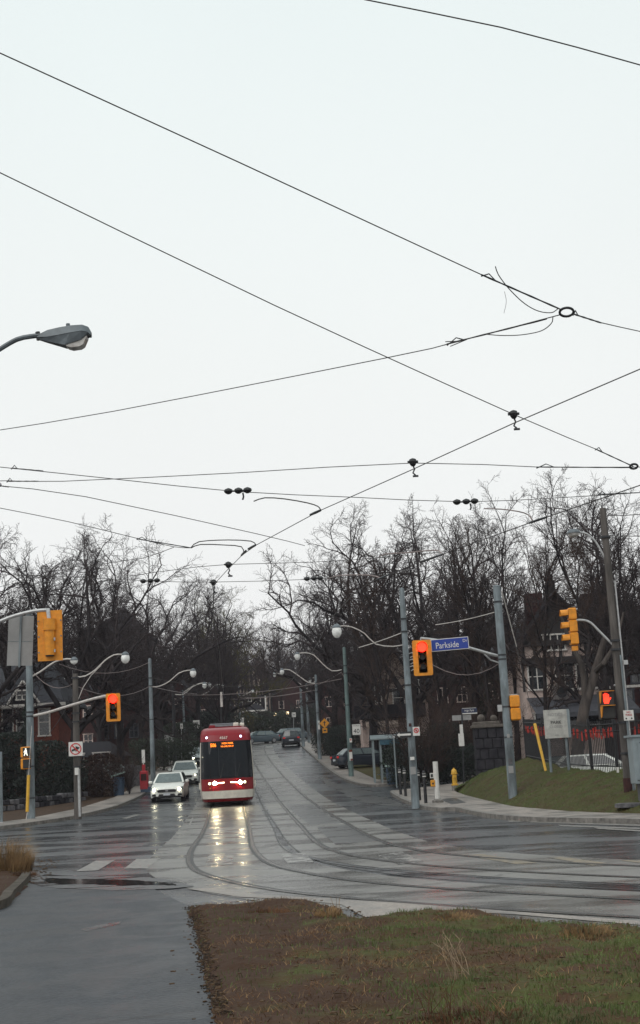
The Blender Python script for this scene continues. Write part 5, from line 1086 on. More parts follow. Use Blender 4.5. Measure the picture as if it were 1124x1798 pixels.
# no stopping and arrow on tall grey pole
b = G(730, 1415, .13); t = sign_board('no_stopping_sign', 'small white sign with red ring right of the tall grey pole above the bollards', 'road sign', at(731, 1284, b.y - .2), .26, .33, 'sign_white')
mb = MB(); K = 16; ring = lambda r_: [(r_ * math.cos(2 * math.pi * k / K), -.010, .03 + r_ * math.sin(2 * math.pi * k / K)) for k in range(K + 1)]; mb.grid([ring(.10), ring(.065)]); mb.prism([(-.07, .05), (-.05, .07), (.07, -.05), (.05, -.07)], ((0, -.013, .03), U0, Z0), .006); mb.build('ring', 'sign_red', t)
mb = MB(); mb.box((0, -.012, .03), (.05, .006, .07)); mb.build('letter', 'black', t)
t = thing('one_way_arrow', 'dark one way plate with a white arrow pointing left on the tall grey pole', 'road sign', at(709, 1290, b.y - .22)); mb = MB(); mb.box((0, 0, 0), (.58, .012, .22)); mb.build('plate', 'black', t)
mb = MB(); mb.prism([(-.26, 0), (-.15, -.09), (-.17, -.035), (.27, -.035), (.27, .035), (-.17, .035), (-.15, .09)], ((0, -.012, 0), U0, Z0), .008); mb.build('arrow', 'sign_white', t)
# coiled brackets behind the signal
mb = MB(); c = at(720, 1162, b.y)
for k in range(3): mb.tube([c + Vector((-.05, 0, .3 - .25 * k)), c + Vector((.10, -.1, .34 - .25 * k)), c + Vector((.16, -.1, .22 - .25 * k)), c + Vector((.02, 0, .16 - .25 * k))], .02, 5)
o = mb.build('cable_bracket', 'galv'); tag(o, 'pale looped cable brackets on the tall pole left of the red signal', 'bracket')
# left street small signs
t, b, c = post_sign(297, 1350, 1297, .72, .62, 'sign_grey', 'pale square panel on the dark pole behind the second white car', Y=113, name='sign'); mb = MB(); mb.box((c.x, c.y, c.z), (.5, .01, .3)); mb.build('print', 'sign_back', t)
t, b, c = post_sign(345, 1330, 1272, .62, .80, 'sign_white', 'white rectangular sign left of the streetcar roof', Y=133); mb = MB(); mb.box((c.x, c.y, c.z + .1), (.4, .01, .3)); mb.build('print', 'sign_grey', t)
t, b, c = post_sign(319, 1340, 1275, .24, .46, 'sign_white', 'narrow pale plate above the third white car', Y=125); mb = MB(); mb.box((c.x, c.y, c.z), (.14, .01, .2)); mb.build('print', 'sign_grey', t)
t, b, c = post_sign(425, 1300, 1265, .38, .62, 'sign_white', 'small white plate on the pole right above the streetcar roof', Y=158); mb = MB(); mb.box((c.x, c.y, c.z), (.2, .01, .3)); mb.build('print', 'sign_grey', t)
t, b, c = post_sign(516, 1300, 1255, .5, .6, 'sign_white', 'small white square sign above the far overlapping cars', Y=176); mb = MB(); mb.box((c.x, c.y, c.z), (.3, .01, .12)); mb.build('print', 'sign_grey', t)
t, b, c = post_sign(252, 1372, 1328, .20, .80, 'sign_white', 'white and red transit stop pole behind the red box', Y=86, r=.04, pm='sign_white'); mb = MB(); mb.box((c.x, c.y, c.z - .75), (.2, .03, .5)); mb.build('band', 'box_red', t)
b = G(331, 1318, .13); t = thing('marker_post', 'thin yellow post on the left pavement beyond the yew hedge', 'post', b); mb = MB(); mb.tube([(0, 0, 0), (0, 0, at(331, 1288, b.y).z - b.z)], .05, 6); mb.build('shaft', 'guard_yellow', t); mb = MB(); mb.lathe([(.08, 0), (.08, .08)], (0, 0, 0), 6); mb.build('foot', 'galv', t)
# street name post by gate pillar
b = G(812, 1376, .13); Yb = 69.; b = Vector((at(814, 1370, Yb).x, Yb, .75)); t = thing('street_sign_post', 'post with two dark street blades and white notice strips before the stone gate pillar', 'street sign', b)
mb = MB(); mb.tube([(0, 0, 0), rel(at(811, 1250, Yb), b)], .035, 6); mb.build('post', 'dark_metal', t)
c = rel(at(824, 1248, Yb), b); bl = MB(); bl.box(c, (.78, .02, .27)); q = bl.build('blade', 'sign_navy', t); bl = MB(); bl.box(c + Vector((0, -.012, -.13)), (.78, .01, .05)); bl.box(c + Vector((0, -.012, .13)), (.70, .01, .02)); bl.build('edge', 'sign_white', q)
text_mesh('High Park', .15, 'sign_white', 'lettering', q, c + Vector((0, -.014, .01)), (math.pi / 2, 0, 0), xs=.8)
c = rel(at(811, 1260, Yb), b); bl = MB(); bl.box(c + Vector((0, .05, 0)), (.95, .02, .26)); bl.build('blade', 'sign_grey', t)
for py, w, hh in ((1280, .16, .44), (1299, .27, .62)): c = rel(at(810, py, Yb), b); bl = MB(); bl.box(c + Vector((0, -.05, 0)), (w, .012, hh)); bl.build('notice_plate', 'sign_white', t)
# push button post
b = G(769, 1409, .13); t = thing('push_button_post', 'short white post with a push button on the right corner', 'post', b); hh = at(765, 1337, b.y).z - b.z
mb = MB(); mb.tube([(0, 0, 0), (0, 0, hh)], .10, 10); mb.build('shaft', 'sign_white', t, smooth=True); mb = MB(); mb.lathe([(.22, -.02), (.22, .08), (.13, .14)], (0, 0, 0), 12); mb.build('foot', 'kerb_concrete', t)
mb = MB(); mb.box((-.16, -.03, hh * .66), (.16, .06, .20)); mb.build('plate', 'sign_white', t); mb = MB(); mb.box((-.17, -.065, hh * .66), (.08, .02, .12)); mb.build('print', 'black', t); mb = MB(); mb.box((-.15, -.04, hh * .47), (.17, .12, .26), bev=.02); bt = mb.build('button_box', 'sign_amber', t); mb = MB(); mb.disc((-.15, -.11, hh * .47), (0, 1, 0), .035, 10, .02); mb.build('button', 'dark_metal', bt)
# bollards
proto = None
for i, (px, pyb, pyt, lb) in enumerate([(704, 1395, 1361, 'leftmost slim black bollard at the corner'), (712.5, 1398, 1362, 'second slim black bollard from the left at the corner'), (729, 1402, 1361, 'black bollard standing just left of the tall grey pole foot'), (737, 1405, 1366, 'black bollard touching the right side of the tall grey pole'), (748, 1410, 1367, 'rightmost slim black bollard, nearest the white post')]):
    b = G(px, pyb, .13)
    if proto is None:
        proto = thing('bollard', lb, 'bollard', b, 0, 'black bollards at the right corner'); mb = MB(); mb.tube([(0, 0, -.02), (0, 0, 1.18)], .065, 10); mb.build('shaft', 'bollard', proto, smooth=True)
        for z in (1.0, 1.1): mb = MB(); mb.lathe([(.066, z), (.070, z), (.070, z + .04), (.066, z + .04)], (0, 0, 0), 10); mb.build('band', 'sign_white' if z < 1.05 else 'sign_back', proto)
        mb = MB(); mb.lathe([(.065, 1.18), (.05, 1.22), (.01, 1.24)], (0, 0, 0), 10); mb.build('cap', 'bollard', proto); o = proto
    else: o = dup(proto); o['label'] = lb
    o.location = b
# hydrant
Yh = 66.; b = Vector((at(799, 1379, Yh).x, Yh, at(799, 1379, Yh).z)); t = thing('fire_hydrant', 'yellow fire hydrant standing before the dark hedge', 'hydrant', b)
mb = MB(); mb.lathe([(.17, 0), (.17, .06), (.12, .07), (.115, .50), (.16, .52), (.16, .56), (.13, .58)], (0, 0, 0), 12); mb.build('barrel', 'hydrant_yellow', t, smooth=True); mb = MB(); mb.lathe([(.135, .58), (.13, .68), (.07, .76), (.03, .78), (.03, .82)], (0, 0, 0), 12); mb.build('bonnet', 'hydrant_yellow', t, smooth=True)
for s in (-1, 1): mb = MB(); mb.disc((s * .15, 0, .45), (1, 0, 0), .055, 8, .12); mb.build('outlet', 'dark_metal', t)
mb = MB(); mb.disc((0, -.15, .42), (0, 1, 0), .08, 10, .12); mb.build('outlet', 'hydrant_yellow', t)
mb = MB(); mb.tube([(0, 0, -.75), (0, 0, 0)], .16, 10); mb.build('riser', 'kerb_concrete', t)
# guy guard yellow on bank
b = at(963, 1370, 52); t = thing('guy_guard', 'long leaning yellow guy guard on the right grass bank', 'guy guard', b); e_ = rel(at(939, 1271, 53), b); mb = MB(); mb.tube([(0, 0, -.1), e_], [.048, .060], 8); mb.build('sleeve', 'guard_yellow', t, smooth=True); mb = MB(); mb.box((-.2, 0, .0), (.36, .2, .14)); mb.build('anchor', 'dark_metal', t)
mb = MB(); mb.tube([e_, rel(at(884, 1042, 55.5), b)], .012, 4); mb.build('guy_wire', 'wire', t)
b = at(1086.5, 1370, 45.5); t = thing('marker_post', 'short white topped yellow marker behind the right timber pole', 'post', b); mb = MB(); mb.box((0, 0, .1), (.07, .05, .24)); mb.build('shaft', 'guard_yellow', t); mb = MB(); mb.box((0, 0, .32), (.07, .05, .20)); mb.build('top', 'sign_white', t)
# cabinet
b = G(1126, 1428, .12) + Vector((.55, 1.2, .35)); t = thing('utility_cabinet', 'grey steel utility cabinet cut by the right edge', 'cabinet', b); cw = 1.3; zt = at(1110, 1294, b.y).z - b.z
x_l = at(1108, 1330, b.y).x - b.x
mb = MB(); mb.box((x_l + cw / 2, 0, zt * .62), (cw, .7, zt * .76), bev=.02); mb.build('body', 'cabinet', t); mb = MB(); mb.box((x_l + cw / 2 - .02, 0, zt * 1.01), (cw + .1, .8, .06)); mb.build('lid', 'cabinet', t)
mb = MB(); mb.box((x_l + cw / 2 + .04, -.36, zt * .62), (cw - .2, .02, zt * .6)); d_ = mb.build('door', 'cabinet', t); mb = MB(); mb.box((x_l + .3, -.38, zt * .6), (.04, .04, .2)); mb.build('handle', 'dark_metal', d_)
mb = MB(); mb.box((x_l + cw / 2 + .1, 0, zt * .05), (cw - .1, .5, zt * .5)); mb.build('plinth', 'stone_pale', t); mb = MB(); mb.box((x_l + cw / 2, -.36, zt * .90), (cw - .4, .02, .03)); mb.box((x_l + cw / 2, -.36, zt * .30), (cw - .1, .02, .02)); mb.build('vent', 'dark_metal', t)
# ------------------------------------------------------------------ bus shelter
Ys = 80.0; zs = P(Ys) + .14; xl, xr = at(657, 1340, Ys).x, at(708, 1340, Ys).x; t = thing('bus_shelter', 'glazed transit shelter with blue header and poster, left of the tall grey pole', 'shelter', ((xl + xr) / 2, Ys, zs)); W_ = xr - xl; hs = at(680, 1296, Ys).z - zs
for x in (-W_ / 2, -W_ / 2 + .42, W_ / 2): 
    for y in (0, 1.3): mb = MB(); mb.box((x, y, hs / 2 - .05), (.11 if x < 0 else .08, .09, hs + .1)); mb.build('post', 'shelter_frame', t)
mb = MB(); mb.grid([[(-W_ / 2 - .15, -.15, hs), (-W_ / 2 - .15, .6, hs + .22), (-W_ / 2 - .15, 1.45, hs)], [(W_ / 2 + .15, -.15, hs), (W_ / 2 + .15, .6, hs + .22), (W_ / 2 + .15, 1.45, hs)]]); mb.box((0, .65, hs - .03), (W_ + .3, 1.6, .06)); mb.build('roof', 'shelter_frame', t)
mb = MB(); mb.box((.2, -.08, hs - .22), (W_ - .4, .05, .30)); mb.build('header', 'shelter_blue', t)
for x0_, x1_ in ((-W_ / 2 + .47, -.1), (-.02, W_ / 2 - .1)): mb = MB(); mb.box(((x0_ + x1_) / 2, 1.3, hs * .5), (x1_ - x0_, .02, hs * .75)); mb.build('pane', 'shelter_glass', t)
for x in (-W_ / 2, W_ / 2): mb = MB(); mb.box((x, .65, hs * .5), (.02, 1.1, hs * .75)); mb.build('pane', 'shelter_glass', t)
mb = MB(); mb.box((.1, 1.15, hs * .58), (1.0, .05, .95)); mb.build('poster', 'poster', t); mb = MB(); mb.box((.1, 1.15, hs * .22), (1.0, .05, .55)); mb.build('notice', 'lid_green', t); mb = MB(); mb.box((-.1, 1.0, .45), (1.1, .35, .06)); mb.build('bench', 'shelter_frame', t)
b = Vector((at(690, 1366, 77).x, 77, P(77) + .13)); t = thing('litter_bin', 'grey blue litter bin with pale lid in front of the bus shelter', 'litter bin', b); mb = MB(); mb.lathe([(.30, 0), (.34, .1), (.37, .75), (.34, .95)], (0, 0, 0), 12); mb.build('body', 'bin_blue', t, smooth=True); mb = MB(); mb.prism([(-.40, .92), (.36, .78), (.38, .84), (-.38, 1.02)], ((0, 0, .06), U0, Z0), .7); mb.build('lid', 'lid_green', t)
b = Vector((at(696.5, 1376, 73).x, 73, P(73) + .12)); t = thing('transit_stop_pole', 'slim pale transit stop pole between the shelter and the bollards', 'post', b); mb = MB(); mb.tube([(0, 0, 0), (0, 0, at(692, 1294, 73).z - b.z)], .04, 6); mb.build('shaft', 'shelter_frame', t); mb = MB(); mb.box((0, 0, at(692, 1294, 73).z - b.z), (.12, .05, .12)); mb.build('cap', 'galv', t)
# red box, blue bin, utility boxes
b = G(257, 1391, .13); b = Vector((at(254, 1385, 84).x, 84, P(84) + .1)); t = thing('newspaper_box', 'red box on the left pavement in front of the utility boxes', 'box', b); mb = MB(); mb.box((0, 0, .72), (.48, .5, 1.1), bev=.03); mb.build('body', 'box_red', t); mb = MB(); mb.box((.1, -.01, .16), (.62, .46, .32)); mb.build('stand', 'bin_blue', t); mb = MB(); mb.box((.0, -.26, .9), (.34, .02, .4)); mb.build('door', 'brick_dark', t)
b = Vector((at(209, 1395, 82).x, 82, P(82) + .1)); t = thing('wheelie_bin', 'blue bin with pale green lid beside the brown bush', 'bin', b); mb = MB(); mb.tube([(0, 0, 0), (0, 0, 1.0)], [.30, .36], 4); mb.lathe([(.27, 0), (.33, 1.0), (.36, 1.0), (.36, 1.05)], (0, 0, 0), 10); mb.build('body', 'bin_blue', t); mb = MB(); mb.prism([(-.40, 1.08), (.36, 1.30), (.38, 1.36), (-.40, 1.16)], ((0, 0, 0), U0, Z0), .6); mb.build('lid', 'lid_green', t)
for i, (px, w) in enumerate(((228, .6), (240, .5))):
    b = Vector((at(px, 1380, 92).x, 92, P(92) + .05)); t = thing('utility_box', ('taller' if i == 0 else 'narrower') + ' grey utility box behind the red box on the left', 'cabinet', b); mb = MB(); mb.box((0, 0, .75), (w, .5, 1.5 - .2 * i), bev=.03); mb.build('body', 'stone_pale', t); mb = MB(); mb.box((0, -.26, .75), (w * .8, .02, 1.1)); mb.build('door', 'stone_pale', t)
# low stone wall left
wl = [(p.x, p.y) for p in smooth_line([Vector(q) for q in gp([(-150, 1440), (0, 1425), (60, 1418), (150, 1404)], .1)], 3)]
t = thing('stone_wall', 'low rough stone wall at the foot of the dark cedars', 'wall', (wl[0][0], wl[0][1], P(wl[0][1])))
for i in range(len(wl) - 1):
    x0, y0 = wl[i]; x1, y1 = wl[i + 1]; n_ = int(math.hypot(x1 - x0, y1 - y0) / .55)
    for k in range(n_):
        for j in range(2):
            f = (k + (.5 * j)) / n_; x, y = x0 + (x1 - x0) * f - wl[0][0], y0 + (y1 - y0) * f - wl[0][1]; mb = MB(); mb.box((x, y, .22 + .3 * j + P(y0) - P(wl[0][1])), (.52 * rr.uniform(.85, 1), .4, .27), math.atan2(y1 - y0, x1 - x0), bev=.04); mb.build('stone', 'stone_wall' if rr.random() < .6 else 'stone_pale', t)
# gate pillar
Yp = 68.; b = Vector((at(862, 1340, Yp).x, Yp, 1.3)); t = thing('stone_gate_pillar', 'dark coursed stone pillar with pale cap and two stone balls', 'gate pillar', b)
zc = at(860, 1278, Yp).z - b.z; x0_, x1_ = at(832, 1300, Yp).x - b.x, at(894, 1300, Yp).x - b.x; wid = x1_ - x0_
nc = 6; ch = (zc + .9) / nc
for j in range(nc):
    nb = 4; offs = .5 * (j % 2)
    for k in range(nb + (1 if j % 2 else 0)):
        a = max(0, (k - offs)) / nb; c_ = min(1, (k + 1 - offs) / nb)
        if c_ <= a: continue
        mb = MB(); mb.box((x0_ + wid * (a + c_) / 2, rr.uniform(-.02, .02), -.9 + ch * (j + .5)), (wid * (c_ - a) - .03, .9, ch - .03), bev=.02); mb.build('stone', 'stone_wall', t)
mb = MB(); mb.box(((x0_ + x1_) / 2, .02, (zc - .9) / 2), (wid - .08, .8, zc + .85)); mb.build('mortar_core', 'stone_wall', t)
mb = MB(); mb.box(((x0_ + x1_) / 2, 0, zc + .08), (wid + .16, 1.08, .16), bev=.03); mb.box(((x0_ + x1_) / 2 - .2, 0, zc + .23), (wid * .75, .85, .16), bev=.03); mb.build('cap_stone', 'stone_cap', t)
for px, r_ in ((845, .20), (867, .17)): 
    c = rel(at(px, 1263, Yp), b); mb = MB(); mb.lathe([(r_ * math.sin(math.pi * k / 8) + .004, -r_ * math.cos(math.pi * k / 8)) for k in range(9)], (c.x, 0, zc + .28 + r_), 12); mb.build('ball_finial', 'stone_cap', t, smooth=True)
# stone wall running left behind the hydrant
t = thing('stone_wall', 'dark stone garden wall running left from the gate pillar behind the hydrant', 'wall', (at(770, 1330, 84).x, 84, 1.0))
xx0, xx1 = at(700, 1330, 84).x, at(835, 1330, 84).x; nst = 9
for j in range(4):
    for k in range(nst): mb = MB(); mb.box((-(xx1 - xx0) / 2 + (k + .5 + .3 * (j % 2)) * (xx1 - xx0) / nst, rr.uniform(-.02, .02), .3 + j * .36), ((xx1 - xx0) / nst - .03, .5, .34), bev=.02); mb.build('stone', 'stone_wall', t)
# ------------------------------------------------------------------ iron fence
fl = [(925, 1334, 59.5), (958, 1341, 55), (1000, 1350, 51), (1040, 1354, 48.6), (1085, 1355, 46.5), (1124, 1353, 45), (1180, 1350, 43.5)]
FP = [at(*q) for q in fl]; t = thing('iron_fence', 'black iron picket fence along the top of the right grass bank', 'fence', FP[0]); F2 = smooth_line(FP, .14); ht = 1.72
for k, p in enumerate(FP): mb = MB(); q = rel(p, FP[0]); mb.box(q + Vector((0, 0, ht / 2)), (.08, .08, ht + .2)); mb.build('post', 'iron', t)
for z in (.18, ht - .14, ht * .78): mb = MB(); mb.tube([rel(p, FP[0]) + Vector((0, 0, z)) for p in F2], .022, 4); mb.build('rail', 'iron', t)
mb = MB()
for p in F2: q = rel(p, FP[0]); mb.box(q + Vector((0, 0, ht / 2)), (.024, .024, ht))
tag(mb.build('pickets', 'iron', t), kind='stuff')
mb = MB()
for p in F2[2:]:
    q = p + Vector((.02, -.04, 0))
    for _ in range(2):
        if rr.random() < .5 + .4 * math.sin(q.x * 7): mb.box((q.x + rr.uniform(-.06, .06), q.y, q.z + ht * .74 + rr.uniform(-.12, .10)), (rr.uniform(.02, .06), .01, rr.uniform(.10, .34)), rr.uniform(-.5, .5))
tag(mb.build('red_ribbons', 'red_plastic'), 'ragged row of red ribbons along the top of the iron fence', 'ribbons', kind='stuff')
# notice board
Yn2 = 50.3; b = at(985, 1335, Yn2); b = Vector((b.x, Yn2, 1.35)); t = thing('notice_board', 'white notice board on two posts behind the iron fence', 'sign', b); c = rel(at(976, 1271, Yn2), b)
t.rotation_euler = (0, 0, 0); mb = MB(); mb.box(c, (.84, .08, 1.02)); mb.build('board', 'board_grey', t)
for dx in (-.3, .34): mb = MB(); mb.tube([(c.x + dx, .05, -.1), (c.x + dx, .05, c.z + .4)], .05, 6); mb.build('post', 'pole_grey', t)
for tx, dz, sz in (('NOTICE', .33, .15), ('PARK', .05, .16), ('CLOSED', -.10, .13), ('info', -.40, .10)):
    text_mesh(tx, sz, 'sign_back' if dz != .05 else 'black', 'lettering', t, (c.x, c.y - .046, c.z + dz), (math.pi / 2, 0, 0))
mb = MB(); mb.box((c.x + .47, c.y, c.z), (.10, .10, 1.02)); mb.build('edge_frame', 'cabinet', t)

# ================================================================== THE STREETCAR
def alpha_glass(name, col_, a, rough=.03):
    m = mat(name, col_, rough, spec=.22, vary=.02); m.node_tree.nodes['Principled BSDF'].inputs['Alpha'].default_value = a; return m
alpha_glass('windscreen_glass', (.004, .006, .009), .84)
def track_at(line, Y):
    best = min(range(1, len(line) - 1), key=lambda i: abs(line[i].y - Y)); p = line[best]; d = (line[best - 1] - line[best + 1]).normalized(); return p, d
front, dr = track_at([p for p in CA if p.x < 0 and p.y < 150], 65.0)
fwd = track_at([p for p in CA if p.x < 0 and p.y < 150], 69.0)[1]
yaw = math.atan2(-fwd.x, fwd.y)
sx_ = at(401, 1413, 65.0).x
tram = thing('streetcar', 'red and white low floor streetcar with headlights on, coming down the hill', 'streetcar', (sx_, 65.0, P(65) + .03), yaw + .012)
pitch = math.atan2(P(74) - P(65), 9.0); tram.rotation_euler = (pitch * .8, 0, yaw + .012)
WZ = [(.2, 1.14), (.34, 1.21), (.7, 1.26), (1.26, 1.265), (2.2, 1.24), (2.98, 1.20), (3.3, 1.18), (3.5, 1.13), (3.6, 1.03), (3.66, .8)]
YZ = [(.2, .14), (.34, .05), (.7, .0), (1.26, .06), (2.2, .26), (2.98, .50), (3.3, .66), (3.5, .95), (3.6, 1.3), (3.66, 2.2)]
wz = lambda z: float(np.interp(z, [a for a, _ in WZ], [b for _, b in WZ])); yz = lambda z: float(np.interp(z, [a for a, _ in YZ], [b for _, b in YZ]))
def S(u, z, off=0.0):
    w = wz(z) + off; a = abs(u); r = min(1.0, max(0, (a - .55) / .45)); x = w * (a if a < .55 else .55 + .45 * math.sin(r * math.pi / 2)); y = yz(z) + .10 * a * a + .55 * (1 - math.cos(r * math.pi / 2)) - off
    return Vector((math.copysign(x, u) if u else 0, y, z))
def patch(name, m, u0, u1, z0, z1, off, parent, nu=18, nzz=8, smooth=True, edge=.02):
    mb = MB(); g = [[S(u0 + (u1 - u0) * i / nu, z0 + (z1 - z0) * j / nzz, off) for i in range(nu + 1)] for j in range(nzz + 1)]; mb.grid(g)
    if edge:
        bd = g[0] + [r[-1] for r in g[1:]] + g[-1][-2::-1] + [r[0] for r in g[-2:0:-1]]; k = len(bd); mb.add(bd + [Vector((p.x * .985, p.y + edge + off, p.z)) for p in bd], [(i, (i + 1) % k, k + (i + 1) % k, k + i) for i in range(k)])
    return mb.build(name, m, parent, smooth=smooth)
patch('skirt', 'tram_red_low', -1, 1, .20, .335, 0, tram); patch('bumper', 'tram_white', -1, 1, .345, .70, .02, tram); patch('lower_panel', 'tram_red_low', -.97, .97, .71, 1.25, .0, tram)
for s in (-1, 1): patch('edge_strip', 'tram_white', s * .89, s * .97, .71, 2.95, .012, tram, nu=3)
ws = patch('windscreen', 'windscreen_glass', -.885, .885, 1.26, 2.975, .004, tram); up = patch('upper_panel', 'tram_red', -1, 1, 2.985, 3.66, .01, tram, nzz=12)
mb = MB()
for x in (-.9, .9): mb.tube([S(x * .98, .34, .028), S(x * .98, .70, .028)], .008, 4)
mb.build('bumper_seam', 'tram_grey', tram)
# cab interior behind the glass
mb = MB(); mb.box((0, 2.2, 2.1), (2.2, .05, 2.2)); mb.box((0, 1.3, 1.16), (2.2, 1.6, .1)); mb.build('cab_wall', 'black', tram)
mb = MB(); mb.box((0.06, 1.5, 2.0), (.86, .06, 1.35)); mb.build('cab_door', 'tram_cab', tram); mb = MB(); mb.box((.42, 1.1, 2.0), (.05, .05, 1.4)); mb.box((-.36, 1.1, 2.0), (.03, .05, 1.4)); mb.build('grab_pole', 'galv', tram)
mb = MB(); mb.box((-.55, 1.0, 1.28), (.6, .3, .2), bev=.04); mb.build('console', 'brick_dark', tram)
mb = MB(); mb.tube([S(-.25, 1.27, .02), S(-.1, 1.95, .03)], .012, 4); mb.tube([S(.35, 1.27, .02), S(.5, 1.95, .03)], .012, 4); mb.build('wiper', 'black', tram)
# lamps
def onface(x, z, off=.015):
    lo, hi = 0., 1.
    for _ in range(30):
        mid = (lo + hi) / 2
        if abs(S(mid, z).x) < abs(x): lo = mid
        else: hi = mid
    return S(math.copysign(lo, x) if x else 0, z, off)
for x, r_, mm in ((-.81, .055, 'headlight_bar'), (-.58, .084, 'headlight'), (.58, .084, 'headlight'), (.79, .055, 'headlight_bar')):
    c = onface(x, 1.05, .03); mb = MB(); mb.disc(c, (0, 1, 0), r_ + .02, 14, .03); bz = mb.build('bezel', 'tram_grey', tram); mb = MB(); mb.disc(c + Vector((0, -.02, 0)), (0, 1, 0), r_, 14, .03); mb.build('headlight', mm, bz)
for s in (-1, 1):
    a, b_ = onface(s * .14, 1.07, .015), onface(s * .48, 1.05, .015); mb = MB(); mb.tube([a, b_], .028, 6); mb.build('light_bar', 'headlight_bar', tram)
for x in (-.88, .70): c = onface(x, 3.17, .02); mb = MB(); mb.disc(c, (0, 1, .2), .055, 10, .03); mb.build('marker_light', 'marker_blue', tram)
c = onface(-.80, .84, .02); mb = MB(); mb.disc(c, (0, 1, 0), .03, 8, .02); mb.build('reflector', 'sign_amber', tram)
tr_ = math.radians(90 - 13)
c = S(0, 3.14, .03); text_mesh('4567', .19, 'tram_white', 'fleet_number', tram, (-.10, c.y - .02, 3.13), (math.radians(90 - 24), 0, 0))
mb = MB(); c = S(0, 2.80, .0); mb.prism([(-.80, -.14), (.52, -.14), (.52, .15), (-.80, .15)], ((0, c.y + .09, 2.80), U0, Vector((0, math.sin(.26), math.cos(.26)))), .02); ds = mb.build('destination_sign', 'black', tram)
for tx, sz, x, dz, xs in (('506', .24, -.60, 0, .78), ('HIGH PARK', .125, .08, .07, .85), ('VIA CARLTON ST', .105, .06, -.07, .74)):
    text_mesh(tx, sz, 'led_amber', 'lettering', ds, (x, c.y + .0 + dz * .27 - .02, 2.80 + dz), (tr_, 0, 0), xs=xs)
# body modules
for k, (y0, y1) in enumerate(((.65, 7.6), (8.0, 14.8), (15.2, 22))):
    zs_ = [.22, .345, .70, 1.26, 2.2, 2.98, 3.3, 3.5, 3.6, 3.66]
    for s in (-1, 1):
        for nm, m_, za, zb_, o_ in (('side_skirt', 'tram_red_low', .22, .34, 0), ('side_band', 'tram_white', .345, .74, .01), ('side_panel', 'tram_red_low', .74, 1.25, 0), ('side_window', 'black_gloss', 1.26, 2.9, .004), ('cant_panel', 'tram_red', 2.9, 3.66, 0)):
            zz = [za + (zb_ - za) * j / 5 for j in range(6)]; mb = MB(); mb.grid([[Vector((s * (wz(z) + o_), (y0 + .0 + (yz(z) if k == 0 else 0)) if True else 0, z)), Vector((s * (wz(z) + o_), y1, z))] for z in zz]); mb.build(nm, m_, tram, smooth=True)
    mb = MB(); mb.box((0, (y0 + y1) / 2 + .6, 3.62), (1.6, y1 - y0 - 1.0, .10)); mb.build('roof', 'tram_red', tram)
    mb = MB(); mb.box((0, (y0 + y1) / 2, .45), (1.9, y1 - y0, .6)); mb.build('bogie', 'black', tram)
    mb = MB(); mb.box((0, y1 + .2, 1.9), (2.1, .5, 3.1)); mb.build('gangway', 'tram_grey', tram)
for x, y, w, d, h_, m_ in ((-.1, 4.0, 1.1, 1.6, .12, 'tram_grey'), (.55, 3.0, .26, .5, .20, 'tram_white'), (.85, 3.3, .22, .5, .18, 'tram_white'), (-.62, 3.4, .3, .8, .12, 'tram_red'), (0, 10, 1.5, 3, .3, 'tram_grey')):
    mb = MB(); mb.box((x, y, 3.66 + h_ / 2), (w, d, h_), bev=.04); mb.build('roof_unit', m_, tram)
mb = MB(); mb.tube([(-.12, 12.0, 3.9), (-.12, 8.6, 4.6), (-.10, 5.0, 5.42)], .04, 6); mb.build('trolley_pole', 'dark_metal', tram)
mb = MB(); mb.box((-.10, 5.0, 5.36), (.10, .3, .20)); mb.box((-.10, 5.05, 5.0), (.12, .1, .55)); mb.build('trolley_shoe', 'arm_pale', tram)
for s in (-1, 1):
    mb = MB(); mb.tube([(s * 1.24, .75, 1.0), (s * 1.30, .65, 1.0)], .03, 6); mb.box((s * 1.31, .66, .95), (.05, .10, .3)); mb.build('side_marker', 'tram_white', tram)

